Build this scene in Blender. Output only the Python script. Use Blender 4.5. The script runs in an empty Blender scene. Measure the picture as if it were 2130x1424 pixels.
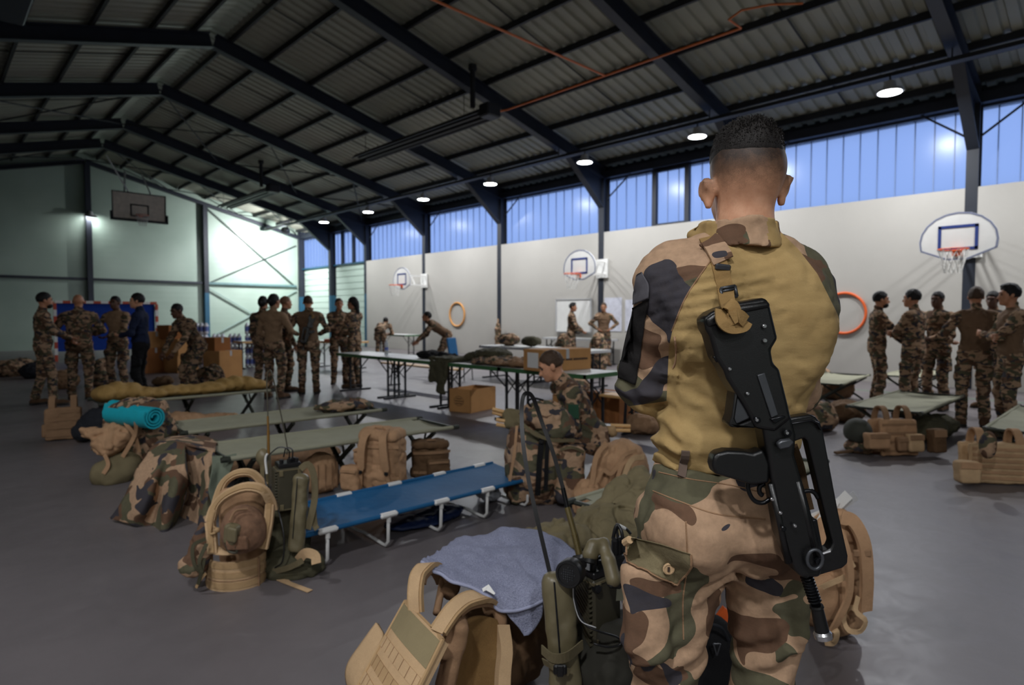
import bpy, bmesh, math, random
import numpy as np
from mathutils import Vector, Matrix, Euler

SC = bpy.context.scene
COL = SC.collection

# ---------------------------------------------------------------- camera
CAM_H = 1.42
YAW = math.radians(43.84)
PITCH = math.radians(2.5)
FPX = 1286.0
cam_d = bpy.data.cameras.new('camera')
cam_d.sensor_width = 36.0
cam_d.lens = 36.0 * FPX / 2130.0
cam_d.clip_start = 0.05
cam_d.clip_end = 200
cam_d.dof.use_dof = True
cam_d.dof.focus_distance = 1.28
cam_d.dof.aperture_fstop = 4.5
cam = bpy.data.objects.new('camera', cam_d)
COL.objects.link(cam)
cam.location = (0, 0, CAM_H)
cam.rotation_euler = (math.pi / 2 - PITCH, 0, -YAW)
SC.camera = cam

# ---------------------------------------------------------------- world: clear blue dusk
W = bpy.data.worlds.new('dusk')
SC.world = W
W.use_nodes = True
wn = W.node_tree.nodes
bg = wn['Background']
bg.inputs['Color'].default_value = (0.35, 0.49, 0.86, 1)
bg.inputs['Strength'].default_value = 1.15

SC.view_settings.view_transform = 'Standard'
SC.view_settings.look = 'None'
SC.view_settings.gamma = 1.0
SC.view_settings.use_curve_mapping = False
SC.view_settings.exposure = 0.0
SC.cycles.max_bounces = 6
SC.cycles.diffuse_bounces = 4
SC.cycles.glossy_bounces = 3
SC.cycles.transmission_bounces = 4
SC.cycles.transparent_max_bounces = 8
SC.cycles.caustics_reflective = False
SC.cycles.caustics_refractive = False

LAMP_W = 150.0           # watts of each high-bay lamp along the window wall
LAMP_FAR_W = 150.0       # watts of each lamp of the opposite row

# ---------------------------------------------------------------- camera algebra (reading positions off the hall)
_fw = np.array([math.sin(YAW) * math.cos(PITCH), math.cos(YAW) * math.cos(PITCH), -math.sin(PITCH)])
_rt = np.array([math.cos(YAW), -math.sin(YAW), 0.0])
_up = np.cross(_rt, _fw)


def P(u, v, t):
    """world point at distance t in front of the lens"""
    return np.array([0, 0, CAM_H]) + (_fw + _rt * (u - 1065) / FPX - _up * (v - 712) / FPX) * t


def FL(u, v, z=0.0):
    d = _fw + _rt * (u - 1065) / FPX - _up * (v - 712) / FPX
    return np.array([0, 0, CAM_H]) + d * ((z - CAM_H) / d[2])


# ---------------------------------------------------------------- scene helpers
def link(o, parent=None):
    COL.objects.link(o)
    if parent is not None:
        o.parent = parent
    return o


def empty(name, loc=(0, 0, 0), rz=0.0):
    o = bpy.data.objects.new(name, None)
    o.empty_display_size = 0.1
    link(o)
    o.location = loc
    o.rotation_euler = (0, 0, rz)
    return o


def tag(o, label=None, cat=None, group=None, kind=None):
    if label: o['label'] = label
    if cat: o['category'] = cat
    if group: o['group'] = group
    if kind: o['kind'] = kind
    return o


def thing(name, label, cat, loc=(0, 0, 0), rz=0.0, group=None):
    return tag(empty(name, loc, rz), label, cat, group)


def mk(name, verts, faces, mats, parent=None, smooth=False, fm=None):
    me = bpy.data.meshes.new(name)
    if isinstance(verts, np.ndarray): verts = verts.tolist()
    if isinstance(faces, np.ndarray): faces = faces.tolist()
    me.from_pydata(verts, [], faces)
    if not isinstance(mats, (list, tuple)): mats = [mats]
    for m in mats: me.materials.append(m)
    n = len(me.polygons)
    if fm is not None: me.polygons.foreach_set('material_index', np.asarray(fm, dtype=np.int32))
    if smooth is True: me.polygons.foreach_set('use_smooth', np.ones(n, dtype=bool))
    elif smooth: me.polygons.foreach_set('use_smooth', np.ones(n, dtype=bool)); me.set_sharp_from_angle(angle=math.radians(smooth))
    me.update()
    o = bpy.data.objects.new(name, me)
    return link(o, parent)


def copy_tree(o, parent=None):
    c = o.copy()
    COL.objects.link(c)
    c.parent = parent
    for ch in list(o.children): copy_tree(ch, c)
    return c


def rotm(ax, ay=0, az=0):
    return np.array(Euler((ax, ay, az)).to_matrix())


def unit(v):
    v = np.asarray(v, float); return v / (np.linalg.norm(v) + 1e-12)


class MB:
    """collects simple solids; build() links them as one mesh"""

    def __init__(s):
        s.v = []; s.f = []; s.m = []; s.cur = 0

    def _add(s, vs, fs):
        b = len(s.v)
        s.v.extend([tuple(map(float, p)) for p in vs])
        s.f.extend([[b + i for i in f] for f in fs])
        s.m.extend([s.cur] * len(fs))
        return s

    def box(s, c, size, R=None, bev=0.0):
        hx, hy, hz = [q / 2 for q in size]
        if bev > 0:
            b = min(bev, hx * .95, hy * .95, hz * .95)
            vs = []
            for sz in (-1, 1):
                for (ix, iy, iz) in (((hx - b), (hy - b), hz), (hx, hy - b, hz - b), (hx - b, hy, hz - b)):
                    pass
            # chamfered box by convex construction
            pts = []
            for sx in (-1, 1):
                for sy in (-1, 1):
                    for sz in (-1, 1):
                        pts += [(sx * hx, sy * (hy - b), sz * (hz - b)), (sx * (hx - b), sy * hy, sz * (hz - b)), (sx * (hx - b), sy * (hy - b), sz * hz)]
            bm = bmesh.new()
            for p in pts: bm.verts.new(p)
            bmesh.ops.convex_hull(bm, input=bm.verts)
            bm.verts.ensure_lookup_table(); bm.verts.index_update()
            vs = np.array([v.co[:] for v in bm.verts]); fs = [[v.index for v in f.verts] for f in bm.faces]
            bm.free()
        else:
            vs = np.array([(x, y, z) for x in (-hx, hx) for y in (-hy, hy) for z in (-hz, hz)])
            fs = [(0, 1, 3, 2), (4, 6, 7, 5), (0, 4, 5, 1), (2, 3, 7, 6), (0, 2, 6, 4), (1, 5, 7, 3)]
        if R is not None: vs = vs @ np.asarray(R).T
        return s._add(vs + np.asarray(c, float), fs)

    def bar(s, a, b, w, h=None, upv=(0, 0, 1)):
        """square bar from a to b, w across, h along upv"""
        a = np.asarray(a, float); b = np.asarray(b, float); h = w if h is None else h
        d = unit(b - a)
        x = np.cross(d, upv)
        if np.linalg.norm(x) < 1e-4: x = np.cross(d, (0, 1, 0))
        x = unit(x); z = np.cross(x, d)
        vs = []
        for p in (a, b):
            for i, j in ((-1, -1), (1, -1), (1, 1), (-1, 1)):
                vs.append(p + x * w / 2 * i + z * h / 2 * j)
        return s._add(vs, [(3, 2, 1, 0), (4, 5, 6, 7), (0, 1, 5, 4), (1, 2, 6, 5), (2, 3, 7, 6), (3, 0, 4, 7)])

    def tube(s, pts, r, n=8, closed=False, flat=1.0, ref=None):
        """round (or flattened) tube along pts; r number or list"""
        pts = np.asarray(pts, float); N = len(pts)
        rr = np.full(N, r, float) if np.isscalar(r) else np.asarray(r, float)
        if closed: T = np.roll(pts, -1, 0) - np.roll(pts, 1, 0)
        else: T = np.gradient(pts, axis=0)
        T = T / (np.linalg.norm(T, axis=1)[:, None] + 1e-12)
        u = np.cross(T[0], (0, 0, 1) if ref is None else ref)
        if np.linalg.norm(u) < 1e-3: u = np.cross(T[0], (0, 1, 0))
        u = unit(u)
        vs = []
        for i in range(N):
            if ref is not None:
                q = np.cross(T[i], ref)
                if np.linalg.norm(q) > 1e-3: u = unit(q)
            u = unit(u - T[i] * np.dot(u, T[i])); w = np.cross(T[i], u)
            for k in range(n):
                a = 2 * math.pi * k / n
                vs.append(pts[i] + rr[i] * (math.cos(a) * u + math.sin(a) * w * flat))
        fs = []
        for i in range(N if closed else N - 1):
            j = (i + 1) % N
            for k in range(n):
                fs.append((i * n + k, i * n + (k + 1) % n, j * n + (k + 1) % n, j * n + k))
        if not closed:
            fs.append(tuple(range(n - 1, -1, -1))); fs.append(tuple((N - 1) * n + k for k in range(n)))
        return s._add(vs, fs)

    def ribbon(s, pts, width, thick, nrm):
        """webbing strap: flat band along pts; nrm = face normal (one or per point)"""
        pts = np.asarray(pts, float); N = len(pts)
        nr = np.asarray(nrm, float)
        if nr.ndim == 1: nr = np.tile(nr, (N, 1))
        T = np.gradient(pts, axis=0)
        vs = []
        ww = np.full(N, width, float) if np.isscalar(width) else np.asarray(width, float)
        for i in range(N):
            t = unit(T[i]); x = unit(np.cross(t, nr[i])); z = np.cross(x, t)
            for a, b in ((-1, -1), (1, -1), (1, 1), (-1, 1)): vs.append(pts[i] + x * ww[i] / 2 * a + z * thick / 2 * b)
        fs = []
        for i in range(N - 1):
            for k in range(4): fs.append((i * 4 + k, i * 4 + (k + 1) % 4, i * 4 + 4 + (k + 1) % 4, i * 4 + 4 + k))
        fs += [(3, 2, 1, 0), tuple((N - 1) * 4 + k for k in range(4))]
        return s._add(vs, fs)

    def prism(s, poly, thick, M, bev=0.0):
        """polygon (2-D list) extruded by thick about plane; M maps (a,b,c)->3-D"""
        n = len(poly); vs = []
        for c in (-thick / 2, thick / 2):
            for a, b in poly: vs.append(M(a, b, c))
        fs = [tuple(range(n - 1, -1, -1)), tuple(range(n, 2 * n))]
        for i in range(n): fs.append((i, (i + 1) % n, n + (i + 1) % n, n + i))
        return s._add(vs, fs)

    def lathe(s, prof, c=(0, 0, 0), n=16, R=None, arc=None):
        vs = []; N = len(prof)
        for r, z in prof:
            for k in range(n):
                a = 2 * math.pi * k / n
                vs.append((r * math.cos(a), r * math.sin(a), z))
        vs = np.array(vs)
        if R is not None: vs = vs @ np.asarray(R).T
        fs = []
        for i in range(N - 1):
            for k in range(n): fs.append((i * n + k, i * n + (k + 1) % n, (i + 1) * n + (k + 1) % n, (i + 1) * n + k))
        fs.append(tuple(range(n - 1, -1, -1))); fs.append(tuple((N - 1) * n + k for k in range(n)))
        return s._add(vs + np.asarray(c, float), fs)

    def sphere(s, c, r, n=10, m=6, sc=(1, 1, 1), R=None):
        vs = []; fs = []
        for i in range(m + 1):
            th = math.pi * i / m
            for k in range(n):
                a = 2 * math.pi * k / n
                vs.append((math.sin(th) * math.cos(a) * sc[0] * r, math.sin(th) * math.sin(a) * sc[1] * r, math.cos(th) * sc[2] * r))
        vs = np.array(vs)
        if R is not None: vs = vs @ np.asarray(R).T
        for i in range(m):
            for k in range(n): fs.append((i * n + k, (i + 1) * n + k, (i + 1) * n + (k + 1) % n, i * n + (k + 1) % n))
        return s._add(vs + np.asarray(c, float), fs)

    def raw(s, vs, fs):
        return s._add(np.asarray(vs), fs)

    def build(s, name, mats, parent=None, smooth=False):
        return mk(name, s.v, s.f, mats, parent, smooth, s.m if isinstance(mats, (list, tuple)) else None)


def spline(pts, n=24, closed=False):
    """Catmull-Rom through pts"""
    p = np.asarray(pts, float)
    if len(p) < 3 and not closed:
        t = np.linspace(0, 1, n)[:, None]; return p[0] * (1 - t) + p[-1] * t
    if closed: q = np.vstack([p[-1], p, p[0], p[1]]); m = len(p)
    else: q = np.vstack([2 * p[0] - p[1], p, 2 * p[-1] - p[-2]]); m = len(p) - 1
    out = []
    for k in range(n):
        s = k / (n if closed else n - 1) * m
        i = min(int(s), m - 1); t = s - i
        a, b, c, d = q[i], q[i + 1], q[i + 2], q[i + 3]
        out.append(.5 * (2 * b + (c - a) * t + (2 * a - 5 * b + 4 * c - d) * t * t + (3 * b - a - 3 * c + d) * t ** 3))
    return np.array(out)


# ---------------------------------------------------------------- soft-body modelling: blended distance fields -> quads
_rng = np.random.RandomState(7)
_LAT = _rng.rand(32, 32, 32).astype(np.float32)


def vnoise(X, Y, Z):
    """smooth lattice noise, -1..1"""
    def prep(A):
        i = np.floor(A).astype(int); f = A - i; f = f * f * (3 - 2 * f)
        return i & 31, (i + 1) & 31, f
    x0, x1, fx = prep(X); y0, y1, fy = prep(Y); z0, z1, fz = prep(Z)
    L = _LAT
    a = L[x0, y0, z0] * (1 - fx) + L[x1, y0, z0] * fx
    b = L[x0, y1, z0] * (1 - fx) + L[x1, y1, z0] * fx
    c = L[x0, y0, z1] * (1 - fx) + L[x1, y0, z1] * fx
    d = L[x0, y1, z1] * (1 - fx) + L[x1, y1, z1] * fx
    return ((a * (1 - fy) + b * fy) * (1 - fz) + (c * (1 - fy) + d * fy) * fz) * 2 - 1


class Soft:
    def __init__(s, res=0.012):
        s.res = res; s.pr = []; s.disp = []

    def _p(s, fn, lo, hi, k, tagm, sub):
        s.pr.append((fn, np.asarray(lo, float), np.asarray(hi, float), k, tagm, sub)); return s

    def cap(s, a, b, ra, rb=None, k=0.02, tag=0, sub=False, flat=None):
        """tapered limb; flat=(axis, factor) squashes across axis"""
        a = np.asarray(a, float); b = np.asarray(b, float); rb = ra if rb is None else rb
        ab = b - a; L2 = max(ab @ ab, 1e-9); R = max(ra, rb)
        fa = fv = None
        if flat is not None: fa = unit(flat[0]); fv = flat[1]
        ext = R * (fv if fv and fv > 1 else 1)

        def fn(X, Y, Z):
            px, py, pz = X - a[0], Y - a[1], Z - a[2]
            t = np.clip((px * ab[0] + py * ab[1] + pz * ab[2]) / L2, 0, 1)
            dx, dy, dz = px - ab[0] * t, py - ab[1] * t, pz - ab[2] * t
            r = ra + (rb - ra) * t
            if fa is not None:
                q = dx * fa[0] + dy * fa[1] + dz * fa[2]; g = q / fv - q
                dx = dx + g * fa[0]; dy = dy + g * fa[1]; dz = dz + g * fa[2]
            d = np.sqrt(dx * dx + dy * dy + dz * dz) - r
            return d * (min(1.0, fv) if fv else 1.0)
        return s._p(fn, np.minimum(a, b) - ext, np.maximum(a, b) + ext, k, tag, sub)

    def ell(s, c, r, R=None, k=0.02, tag=0, sub=False):
        c = np.asarray(c, float); r = np.asarray(r, float); Rm = None if R is None else np.asarray(R).T; m = r.max()

        def fn(X, Y, Z):
            x, y, z = X - c[0], Y - c[1], Z - c[2]
            if Rm is not None:
                x, y, z = (Rm[0, 0] * x + Rm[0, 1] * y + Rm[0, 2] * z, Rm[1, 0] * x + Rm[1, 1] * y + Rm[1, 2] * z, Rm[2, 0] * x + Rm[2, 1] * y + Rm[2, 2] * z)
            k0 = np.sqrt((x / r[0]) ** 2 + (y / r[1]) ** 2 + (z / r[2]) ** 2)
            k1 = np.sqrt((x / r[0] ** 2) ** 2 + (y / r[1] ** 2) ** 2 + (z / r[2] ** 2) ** 2) + 1e-9
            return k0 * (k0 - 1) / k1
        return s._p(fn, c - m, c + m, k, tag, sub)

    def box(s, c, size, rr=0.02, R=None, k=0.02, tag=0, sub=False):
        c = np.asarray(c, float); h = np.asarray(size, float) / 2; rr = min(rr, h.min() * .98); Rm = None if R is None else np.asarray(R).T
        m = h if R is None else np.abs(np.asarray(R)) @ h

        def fn(X, Y, Z):
            x, y, z = X - c[0], Y - c[1], Z - c[2]
            if Rm is not None:
                x, y, z = (Rm[0, 0] * x + Rm[0, 1] * y + Rm[0, 2] * z, Rm[1, 0] * x + Rm[1, 1] * y + Rm[1, 2] * z, Rm[2, 0] * x + Rm[2, 1] * y + Rm[2, 2] * z)
            qx, qy, qz = np.abs(x) - h[0] + rr, np.abs(y) - h[1] + rr, np.abs(z) - h[2] + rr
            o = np.sqrt(np.maximum(qx, 0) ** 2 + np.maximum(qy, 0) ** 2 + np.maximum(qz, 0) ** 2)
            return o + np.minimum(np.maximum(qx, np.maximum(qy, qz)), 0) - rr
        return s._p(fn, c - m, c + m, k, tag, sub)

    def loft(s, rings, k=0.02, tag=0, sub=False, p=2.0):
        """rings (z, cx, cy, rx, ry) stacked in z"""
        q = np.array(sorted(rings), float)
        lo = [(q[:, 1] - q[:, 3]).min(), (q[:, 2] - q[:, 4]).min(), q[0, 0]]
        hi = [(q[:, 1] + q[:, 3]).max(), (q[:, 2] + q[:, 4]).max(), q[-1, 0]]

        def fn(X, Y, Z):
            zz = np.clip(Z, q[0, 0], q[-1, 0])
            cx = np.interp(zz, q[:, 0], q[:, 1]); cy = np.interp(zz, q[:, 0], q[:, 2])
            rx = np.interp(zz, q[:, 0], q[:, 3]); ry = np.interp(zz, q[:, 0], q[:, 4])
            kx = np.abs(X - cx) / rx; ky = np.abs(Y - cy) / ry
            d = ((kx ** p + ky ** p) ** (1 / p) - 1) * np.minimum(rx, ry)
            dz = np.maximum(q[0, 0] - Z, Z - q[-1, 0])
            return np.where(dz > 0, np.sqrt(np.maximum(d, 0) ** 2 + dz ** 2), np.maximum(d, dz))
        return s._p(fn, lo, hi, k, tag, sub)

    def add(s, fn):
        s.disp.append(fn); return s

    def noise(s, amp, scale, off=0.0, st=(1, 1, 1)):
        return s.add(lambda X, Y, Z: amp * vnoise(X * scale * st[0] + off, Y * scale * st[1] + off * 1.7, Z * scale * st[2] + off * .6))

    def crease(s, amp, scale, off=0.0, st=(1, 1, 1)):
        """narrow valleys, like creased cloth"""
        return s.add(lambda X, Y, Z: amp * np.exp(-(vnoise(X * scale * st[0] + off, Y * scale * st[1] + off * .7, Z * scale * st[2] - off) / .17) ** 2))

    def mesh(s):
        res = s.res
        lo = np.min([p[1] for p in s.pr if not p[5]], 0) - res * 4
        hi = np.max([p[2] for p in s.pr if not p[5]], 0) + res * 4
        n = np.ceil((hi - lo) / res).astype(int) + 1
        ax = [lo[i] + np.arange(n[i]) * res for i in range(3)]
        D = np.full(n, res * 6, np.float32)
        BEST = np.full(n, 1e3, np.float32); TAG = np.zeros(n, np.int8)
        for fn, l, h, k, tg, sub in s.pr:
            m = k + res * 3.5
            i0 = np.clip(np.floor((l - m - lo) / res).astype(int), 0, n - 1)
            i1 = np.clip(np.ceil((h + m - lo) / res).astype(int) + 1, 1, n)
            if (i1 <= i0).any(): continue
            sl = tuple(slice(a, b) for a, b in zip(i0, i1))
            X = ax[0][sl[0]][:, None, None]; Y = ax[1][sl[1]][None, :, None]; Z = ax[2][sl[2]][None, None, :]
            d = fn(X, Y, Z).astype(np.float32)
            o = D[sl]
            kk = max(k, 1e-5)
            if sub:
                hh = np.clip(.5 - .5 * (o + d) / kk, 0, 1)
                D[sl] = o + (-d - o) * hh + kk * hh * (1 - hh)
            else:
                hh = np.clip(.5 + .5 * (o - d) / kk, 0, 1)
                D[sl] = o + (d - o) * hh - kk * hh * (1 - hh)
                b = BEST[sl]; w = d < b
                b[w] = d[w]; TAG[sl][w] = tg
        if s.disp:
            band = np.abs(D) < res * 5
            I = np.nonzero(band)
            X, Y, Z = ax[0][I[0]], ax[1][I[1]], ax[2][I[2]]
            tot = np.zeros(len(X))
            for fn in s.disp: tot += fn(X, Y, Z)
            D[I] += tot
        return nets(D, TAG, lo, res)


def nets(D, TAG, lo, res):
    S = D < 0
    nx, ny, nz = D.shape
    cnt = np.zeros((nx - 1, ny - 1, nz - 1), np.int8)
    for a in (0, 1):
        for b in (0, 1):
            for c in (0, 1): cnt += S[a:nx - 1 + a, b:ny - 1 + b, c:nz - 1 + c]
    act = (cnt > 0) & (cnt < 8)
    I = np.array(np.nonzero(act)).T
    idx = np.full(act.shape, -1, np.int32); idx[tuple(I.T)] = np.arange(len(I))
    acc = np.zeros((len(I), 3)); num = np.zeros(len(I))
    cor = [(a, b, c) for a in (0, 1) for b in (0, 1) for c in (0, 1)]
    val = {q: D[I[:, 0] + q[0], I[:, 1] + q[1], I[:, 2] + q[2]] for q in cor}
    for q in cor:
        for d in range(3):
            if q[d] == 1: continue
            w = list(q); w[d] = 1; w = tuple(w)
            va, vb = val[q], val[w]
            x = (va < 0) != (vb < 0)
            t = np.where(x, va / np.where(x, va - vb, 1), 0)
            p = np.tile(np.array(q, float), (len(I), 1)); p[:, d] += t
            acc[x] += p[x]; num[x] += 1
    V = lo + (I + acc / np.maximum(num, 1)[:, None]) * res
    tg = TAG[I[:, 0], I[:, 1], I[:, 2]]
    F = []
    for d in range(3):
        e1, e2 = [(1, 2), (2, 0), (0, 1)][d]
        s0 = [slice(None)] * 3; s1 = [slice(None)] * 3
        s0[d] = slice(0, -1); s1[d] = slice(1, None)
        A = S[tuple(s0)]; B = S[tuple(s1)]
        X = np.array(np.nonzero(A != B)).T
        ok = (X[:, e1] > 0) & (X[:, e2] > 0) & (X[:, e1] < D.shape[e1] - 1) & (X[:, e2] < D.shape[e2] - 1)
        X = X[ok]
        fl = A[X[:, 0], X[:, 1], X[:, 2]]
        def g(o1, o2):
            Y = X.copy(); Y[:, e1] += o1; Y[:, e2] += o2
            return idx[Y[:, 0], Y[:, 1], Y[:, 2]]
        q = np.stack([g(-1, -1), g(0, -1), g(0, 0), g(-1, 0)], 1)
        q[~fl] = q[~fl][:, ::-1]
        F.append(q)
    F = np.vstack(F)
    F = F[(F >= 0).all(1)]
    return V, F, tg


def soft_obj(name, sf, mats, parent=None, extra=None):
    V, F, tg = sf.mesh()
    fm = tg[F[:, 0]].astype(int) if isinstance(mats, (list, tuple)) else None
    if extra is not None and extra.v:
        b = len(V); V = np.vstack([V, np.array(extra.v)])
        F = F.tolist() + [[b + i for i in f] for f in extra.f]
        if fm is not None: fm = np.concatenate([fm, np.array(extra.m)])
    return mk(name, V, F, mats, parent, True, fm)


# ---------------------------------------------------------------- materials
def srgb(r, g, b):
    def c(x):
        x /= 255.0
        return x / 12.92 if x <= .04045 else ((x + .055) / 1.055) ** 2.4
    return (c(r), c(g), c(b), 1.0)


class NT:
    def __init__(s, name):
        s.m = bpy.data.materials.new(name); s.m.use_nodes = True
        s.t = s.m.node_tree; s.n = s.t.nodes; s.b = s.n['Principled BSDF']; s.out = s.n['Material Output']
        s._co = None

    def new(s, k, **kw):
        n = s.n.new(k)
        for a, b in kw.items():
            if hasattr(n, a): setattr(n, a, b)
        return n

    def ln(s, a, b): s.t.links.new(a, b)

    def co(s):
        if s._co is None: s._co = s.new('ShaderNodeTexCoord').outputs['Object']
        return s._co

    def map(s, scale=(1, 1, 1), loc=(0, 0, 0), rot=(0, 0, 0)):
        m = s.new('ShaderNodeMapping'); m.inputs['Scale'].default_value = scale; m.inputs['Location'].default_value = loc; m.inputs['Rotation'].default_value = rot
        s.ln(s.co(), m.inputs['Vector']); return m.outputs[0]

    def noise(s, scale, detail=2, rough=.5, dist=0.0, vec=None):
        n = s.new('ShaderNodeTexNoise'); n.inputs['Scale'].default_value = scale; n.inputs['Detail'].default_value = detail
        n.inputs['Roughness'].default_value = rough; n.inputs['Distortion'].default_value = dist
        s.ln(vec if vec is not None else s.co(), n.inputs['Vector']); return n.outputs['Fac']

    def ramp(s, fac, stops, interp='LINEAR'):
        r = s.new('ShaderNodeValToRGB'); r.color_ramp.interpolation = interp
        e = r.color_ramp.elements
        e[0].position, e[0].color = stops[0]; e[1].position, e[1].color = stops[1]
        for p, c in stops[2:]:
            q = e.new(p); q.color = c
        s.ln(fac, r.inputs[0]); return r.outputs[0]

    def mix(s, fac, a, b):
        m = s.new('ShaderNodeMix', data_type='RGBA')
        for x, sock in ((fac, m.inputs[0]), (a, m.inputs[6]), (b, m.inputs[7])):
            if hasattr(x, 'links') or isinstance(x, bpy.types.NodeSocket): s.ln(x, sock)
            else: sock.default_value = x
        return m.outputs[2]

    def bump(s, fac, strength=.3, dist=.002, prev=None):
        b = s.new('ShaderNodeBump'); b.inputs['Strength'].default_value = strength; b.inputs['Distance'].default_value = dist
        s.ln(fac, b.inputs['Height'])
        if prev is not None: s.ln(prev, b.inputs['Normal'])
        return b.outputs[0]

    def fin(s, color=None, rough=.6, metal=0.0, normal=None, spec=None):
        if color is not None:
            if isinstance(color, bpy.types.NodeSocket): s.ln(color, s.b.inputs['Base Color'])
            else: s.b.inputs['Base Color'].default_value = color
        if isinstance(rough, bpy.types.NodeSocket): s.ln(rough, s.b.inputs['Roughness'])
        else: s.b.inputs['Roughness'].default_value = rough
        s.b.inputs['Metallic'].default_value = metal
        if normal is not None: s.ln(normal, s.b.inputs['Normal'])
        if spec is not None: s.b.inputs['Specular IOR Level'].default_value = spec
        return s.m


def dk(c, f): return (c[0] * f, c[1] * f, c[2] * f, 1)


def plain(name, c, rough=.5, metal=0.0, var=.12, vs=6.0, spec=None, bump=0.0, bs=200.0):
    t = NT(name)
    col = t.ramp(t.noise(vs, 4, .6), [(.3, dk(c, 1 - var)), (.7, dk(c, 1 + var))])
    nrm = t.bump(t.noise(bs, 2), bump, .002) if bump else None
    return t.fin(col, rough, metal, nrm, spec)


def fabric(name, c, var=.16, rough=.9, weave=900.0, bump=.35, sc=9.0, folds=.5):
    t = NT(name)
    n1 = t.noise(sc, 5, .65); n2 = t.noise(weave, 1, .5)
    col = t.ramp(n1, [(.28, dk(c, 1 - var)), (.72, dk(c, 1 + var))])
    col = t.mix(t.ramp(n2, [(.35, (0, 0, 0, 1)), (.65, (.5, .5, .5, 1))]), col, dk(c, .62))
    b = t.bump(n2, bump, .0006)
    if folds: b = t.bump(t.noise(sc * 4, 4, .6), folds, .006, b)
    return t.fin(col, rough, 0, b, .2)


def camo_col(t, scale=7.0, seed=0.0, dark=1.0, str_z=1.5):
    sand = dk(srgb(180, 148, 120), dark); brown = dk(srgb(106, 80, 63), dark); green = dk(srgb(92, 89, 70), dark); blk = dk(srgb(64, 62, 68), dark)
    def msk(off, thr, sc):
        n = t.noise(sc, 1.6, .45, .5, t.map((1, 1, str_z), (off + seed, off * 1.3 - seed, off * .7)))
        return t.ramp(n, [(0.0, (0, 0, 0, 1)), (thr, (1, 1, 1, 1))], 'CONSTANT')
    c = t.mix(msk(3.1, .53, scale), sand, green)
    c = t.mix(msk(11.7, .56, scale * 1.1), c, brown)
    c = t.mix(msk(23.9, .60, scale * 1.25), c, blk)
    return t.mix(t.ramp(t.noise(60, 3, .6), [(.3, (0, 0, 0, 1)), (.75, (.28, .28, .28, 1))]), c, dk(srgb(60, 52, 44), dark))


def camo(name, scale=7.0, seed=0.0, dark=1.0, weave=1100.0, str_z=1.5, folds=.4):
    t = NT(name)
    c = camo_col(t, scale, seed, dark, str_z)
    b = t.bump(t.noise(weave, 1, .5), .3, .0006)
    if folds: b = t.bump(t.noise(scale * 4, 4, .6), folds, .006, b)
    return t.fin(c, .92, 0, b, .15)


def emis(name, c, s):
    m = bpy.data.materials.new(name); m.use_nodes = True
    n = m.node_tree.nodes; n.remove(n['Principled BSDF'])
    e = n.new('ShaderNodeEmission'); e.inputs[0].default_value = c; e.inputs[1].default_value = s
    m.node_tree.links.new(e.outputs[0], n['Material Output'].inputs[0]); return m


M = {}
M['steel'] = plain('navy_black_steel', srgb(30, 36, 48), .55, .0, .15, 3)
M['steel_blue'] = plain('teal_blue_steel', srgb(26, 78, 104), .5, 0, .1, 3)
M['purlin'] = plain('dark_purlin_steel', srgb(30, 32, 36), .6, 0, .15, 3)
M['roof'] = plain('pale_grey_roof_sheet', srgb(146, 147, 133), .55, 0, .07, 1.2)
M['roof2'] = plain('translucent_ridge_sheet', srgb(186, 198, 184), .5, 0, .06, 1.2)
M['endwall'] = plain('pale_green_cladding', srgb(196, 216, 204), .38, 0, .04, .8)
M['white_wall'] = plain('white_wall_board', srgb(180, 177, 171), .45, 0, .04, .7)
M['white'] = plain('white_paint', srgb(225, 225, 222), .4, 0, .04, 4)
M['ltgrey'] = plain('light_grey_plastic', srgb(185, 186, 188), .4, 0, .05, 4)
M['orange'] = plain('orange_paint', srgb(226, 98, 38), .45, 0, .06, 5)
M['orange_pipe'] = plain('orange_gas_pipe', srgb(214, 112, 44), .5, 0, .1, 5)
M['amber'] = plain('amber_plastic_hoop', srgb(226, 158, 76), .45, 0, .06, 5)
M['blue_line'] = plain('navy_blue_paint', srgb(38, 60, 128), .5, 0, .05, 5)
M['black'] = plain('black_plastic', srgb(20, 20, 22), .42, 0, .2, 20)
M['blacksteel'] = plain('black_table_frame', srgb(22, 26, 32), .45, .0, .2, 10)
M['chrome'] = plain('bright_metal', srgb(190, 190, 192), .25, .9, .05, 10)
M['table_white'] = plain('pale_grey_laminate', srgb(200, 202, 200), .35, 0, .05, 3)
M['table_green'] = plain('green_table_edge', srgb(60, 104, 66), .45, 0, .1, 5)
M['wood'] = None
t = NT('pine_wood')
c = t.ramp(t.noise(6, 4, .6, .6, t.map((3, 30, 30))), [(.3, srgb(196, 150, 92)), (.7, srgb(224, 182, 124))])
M['wood'] = t.fin(c, .5)
M['cardboard'] = plain('brown_cardboard', srgb(186, 138, 88), .85, 0, .08, 4, .2)
M['cardboard_dark'] = plain('darker_cardboard', srgb(150, 98, 58), .85, 0, .08, 4, .2)
M['ink'] = plain('dark_print_ink', srgb(60, 44, 34), .8, 0, .1, 8)
M['paper'] = plain('white_paper', srgb(228, 228, 226), .7, 0, .03, 4)
M['goal_blue'] = fabric('blue_goal_curtain', srgb(30, 62, 148), .1)
M['teal'] = plain('teal_foam_mat', srgb(20, 168, 186), .6, 0, .08, 14, .4, .3, 300)
M['cot_green'] = fabric('olive_grey_cot_canvas', srgb(158, 157, 136), .1, .8, 700, .2, 5)
M['cot_blue'] = fabric('royal_blue_cot_nylon', srgb(32, 94, 142), .08, .6, 700, .2, 5)
M['cot_frame'] = plain('dark_olive_cot_frame', srgb(50, 54, 46), .5, .2, .1, 10)
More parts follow.
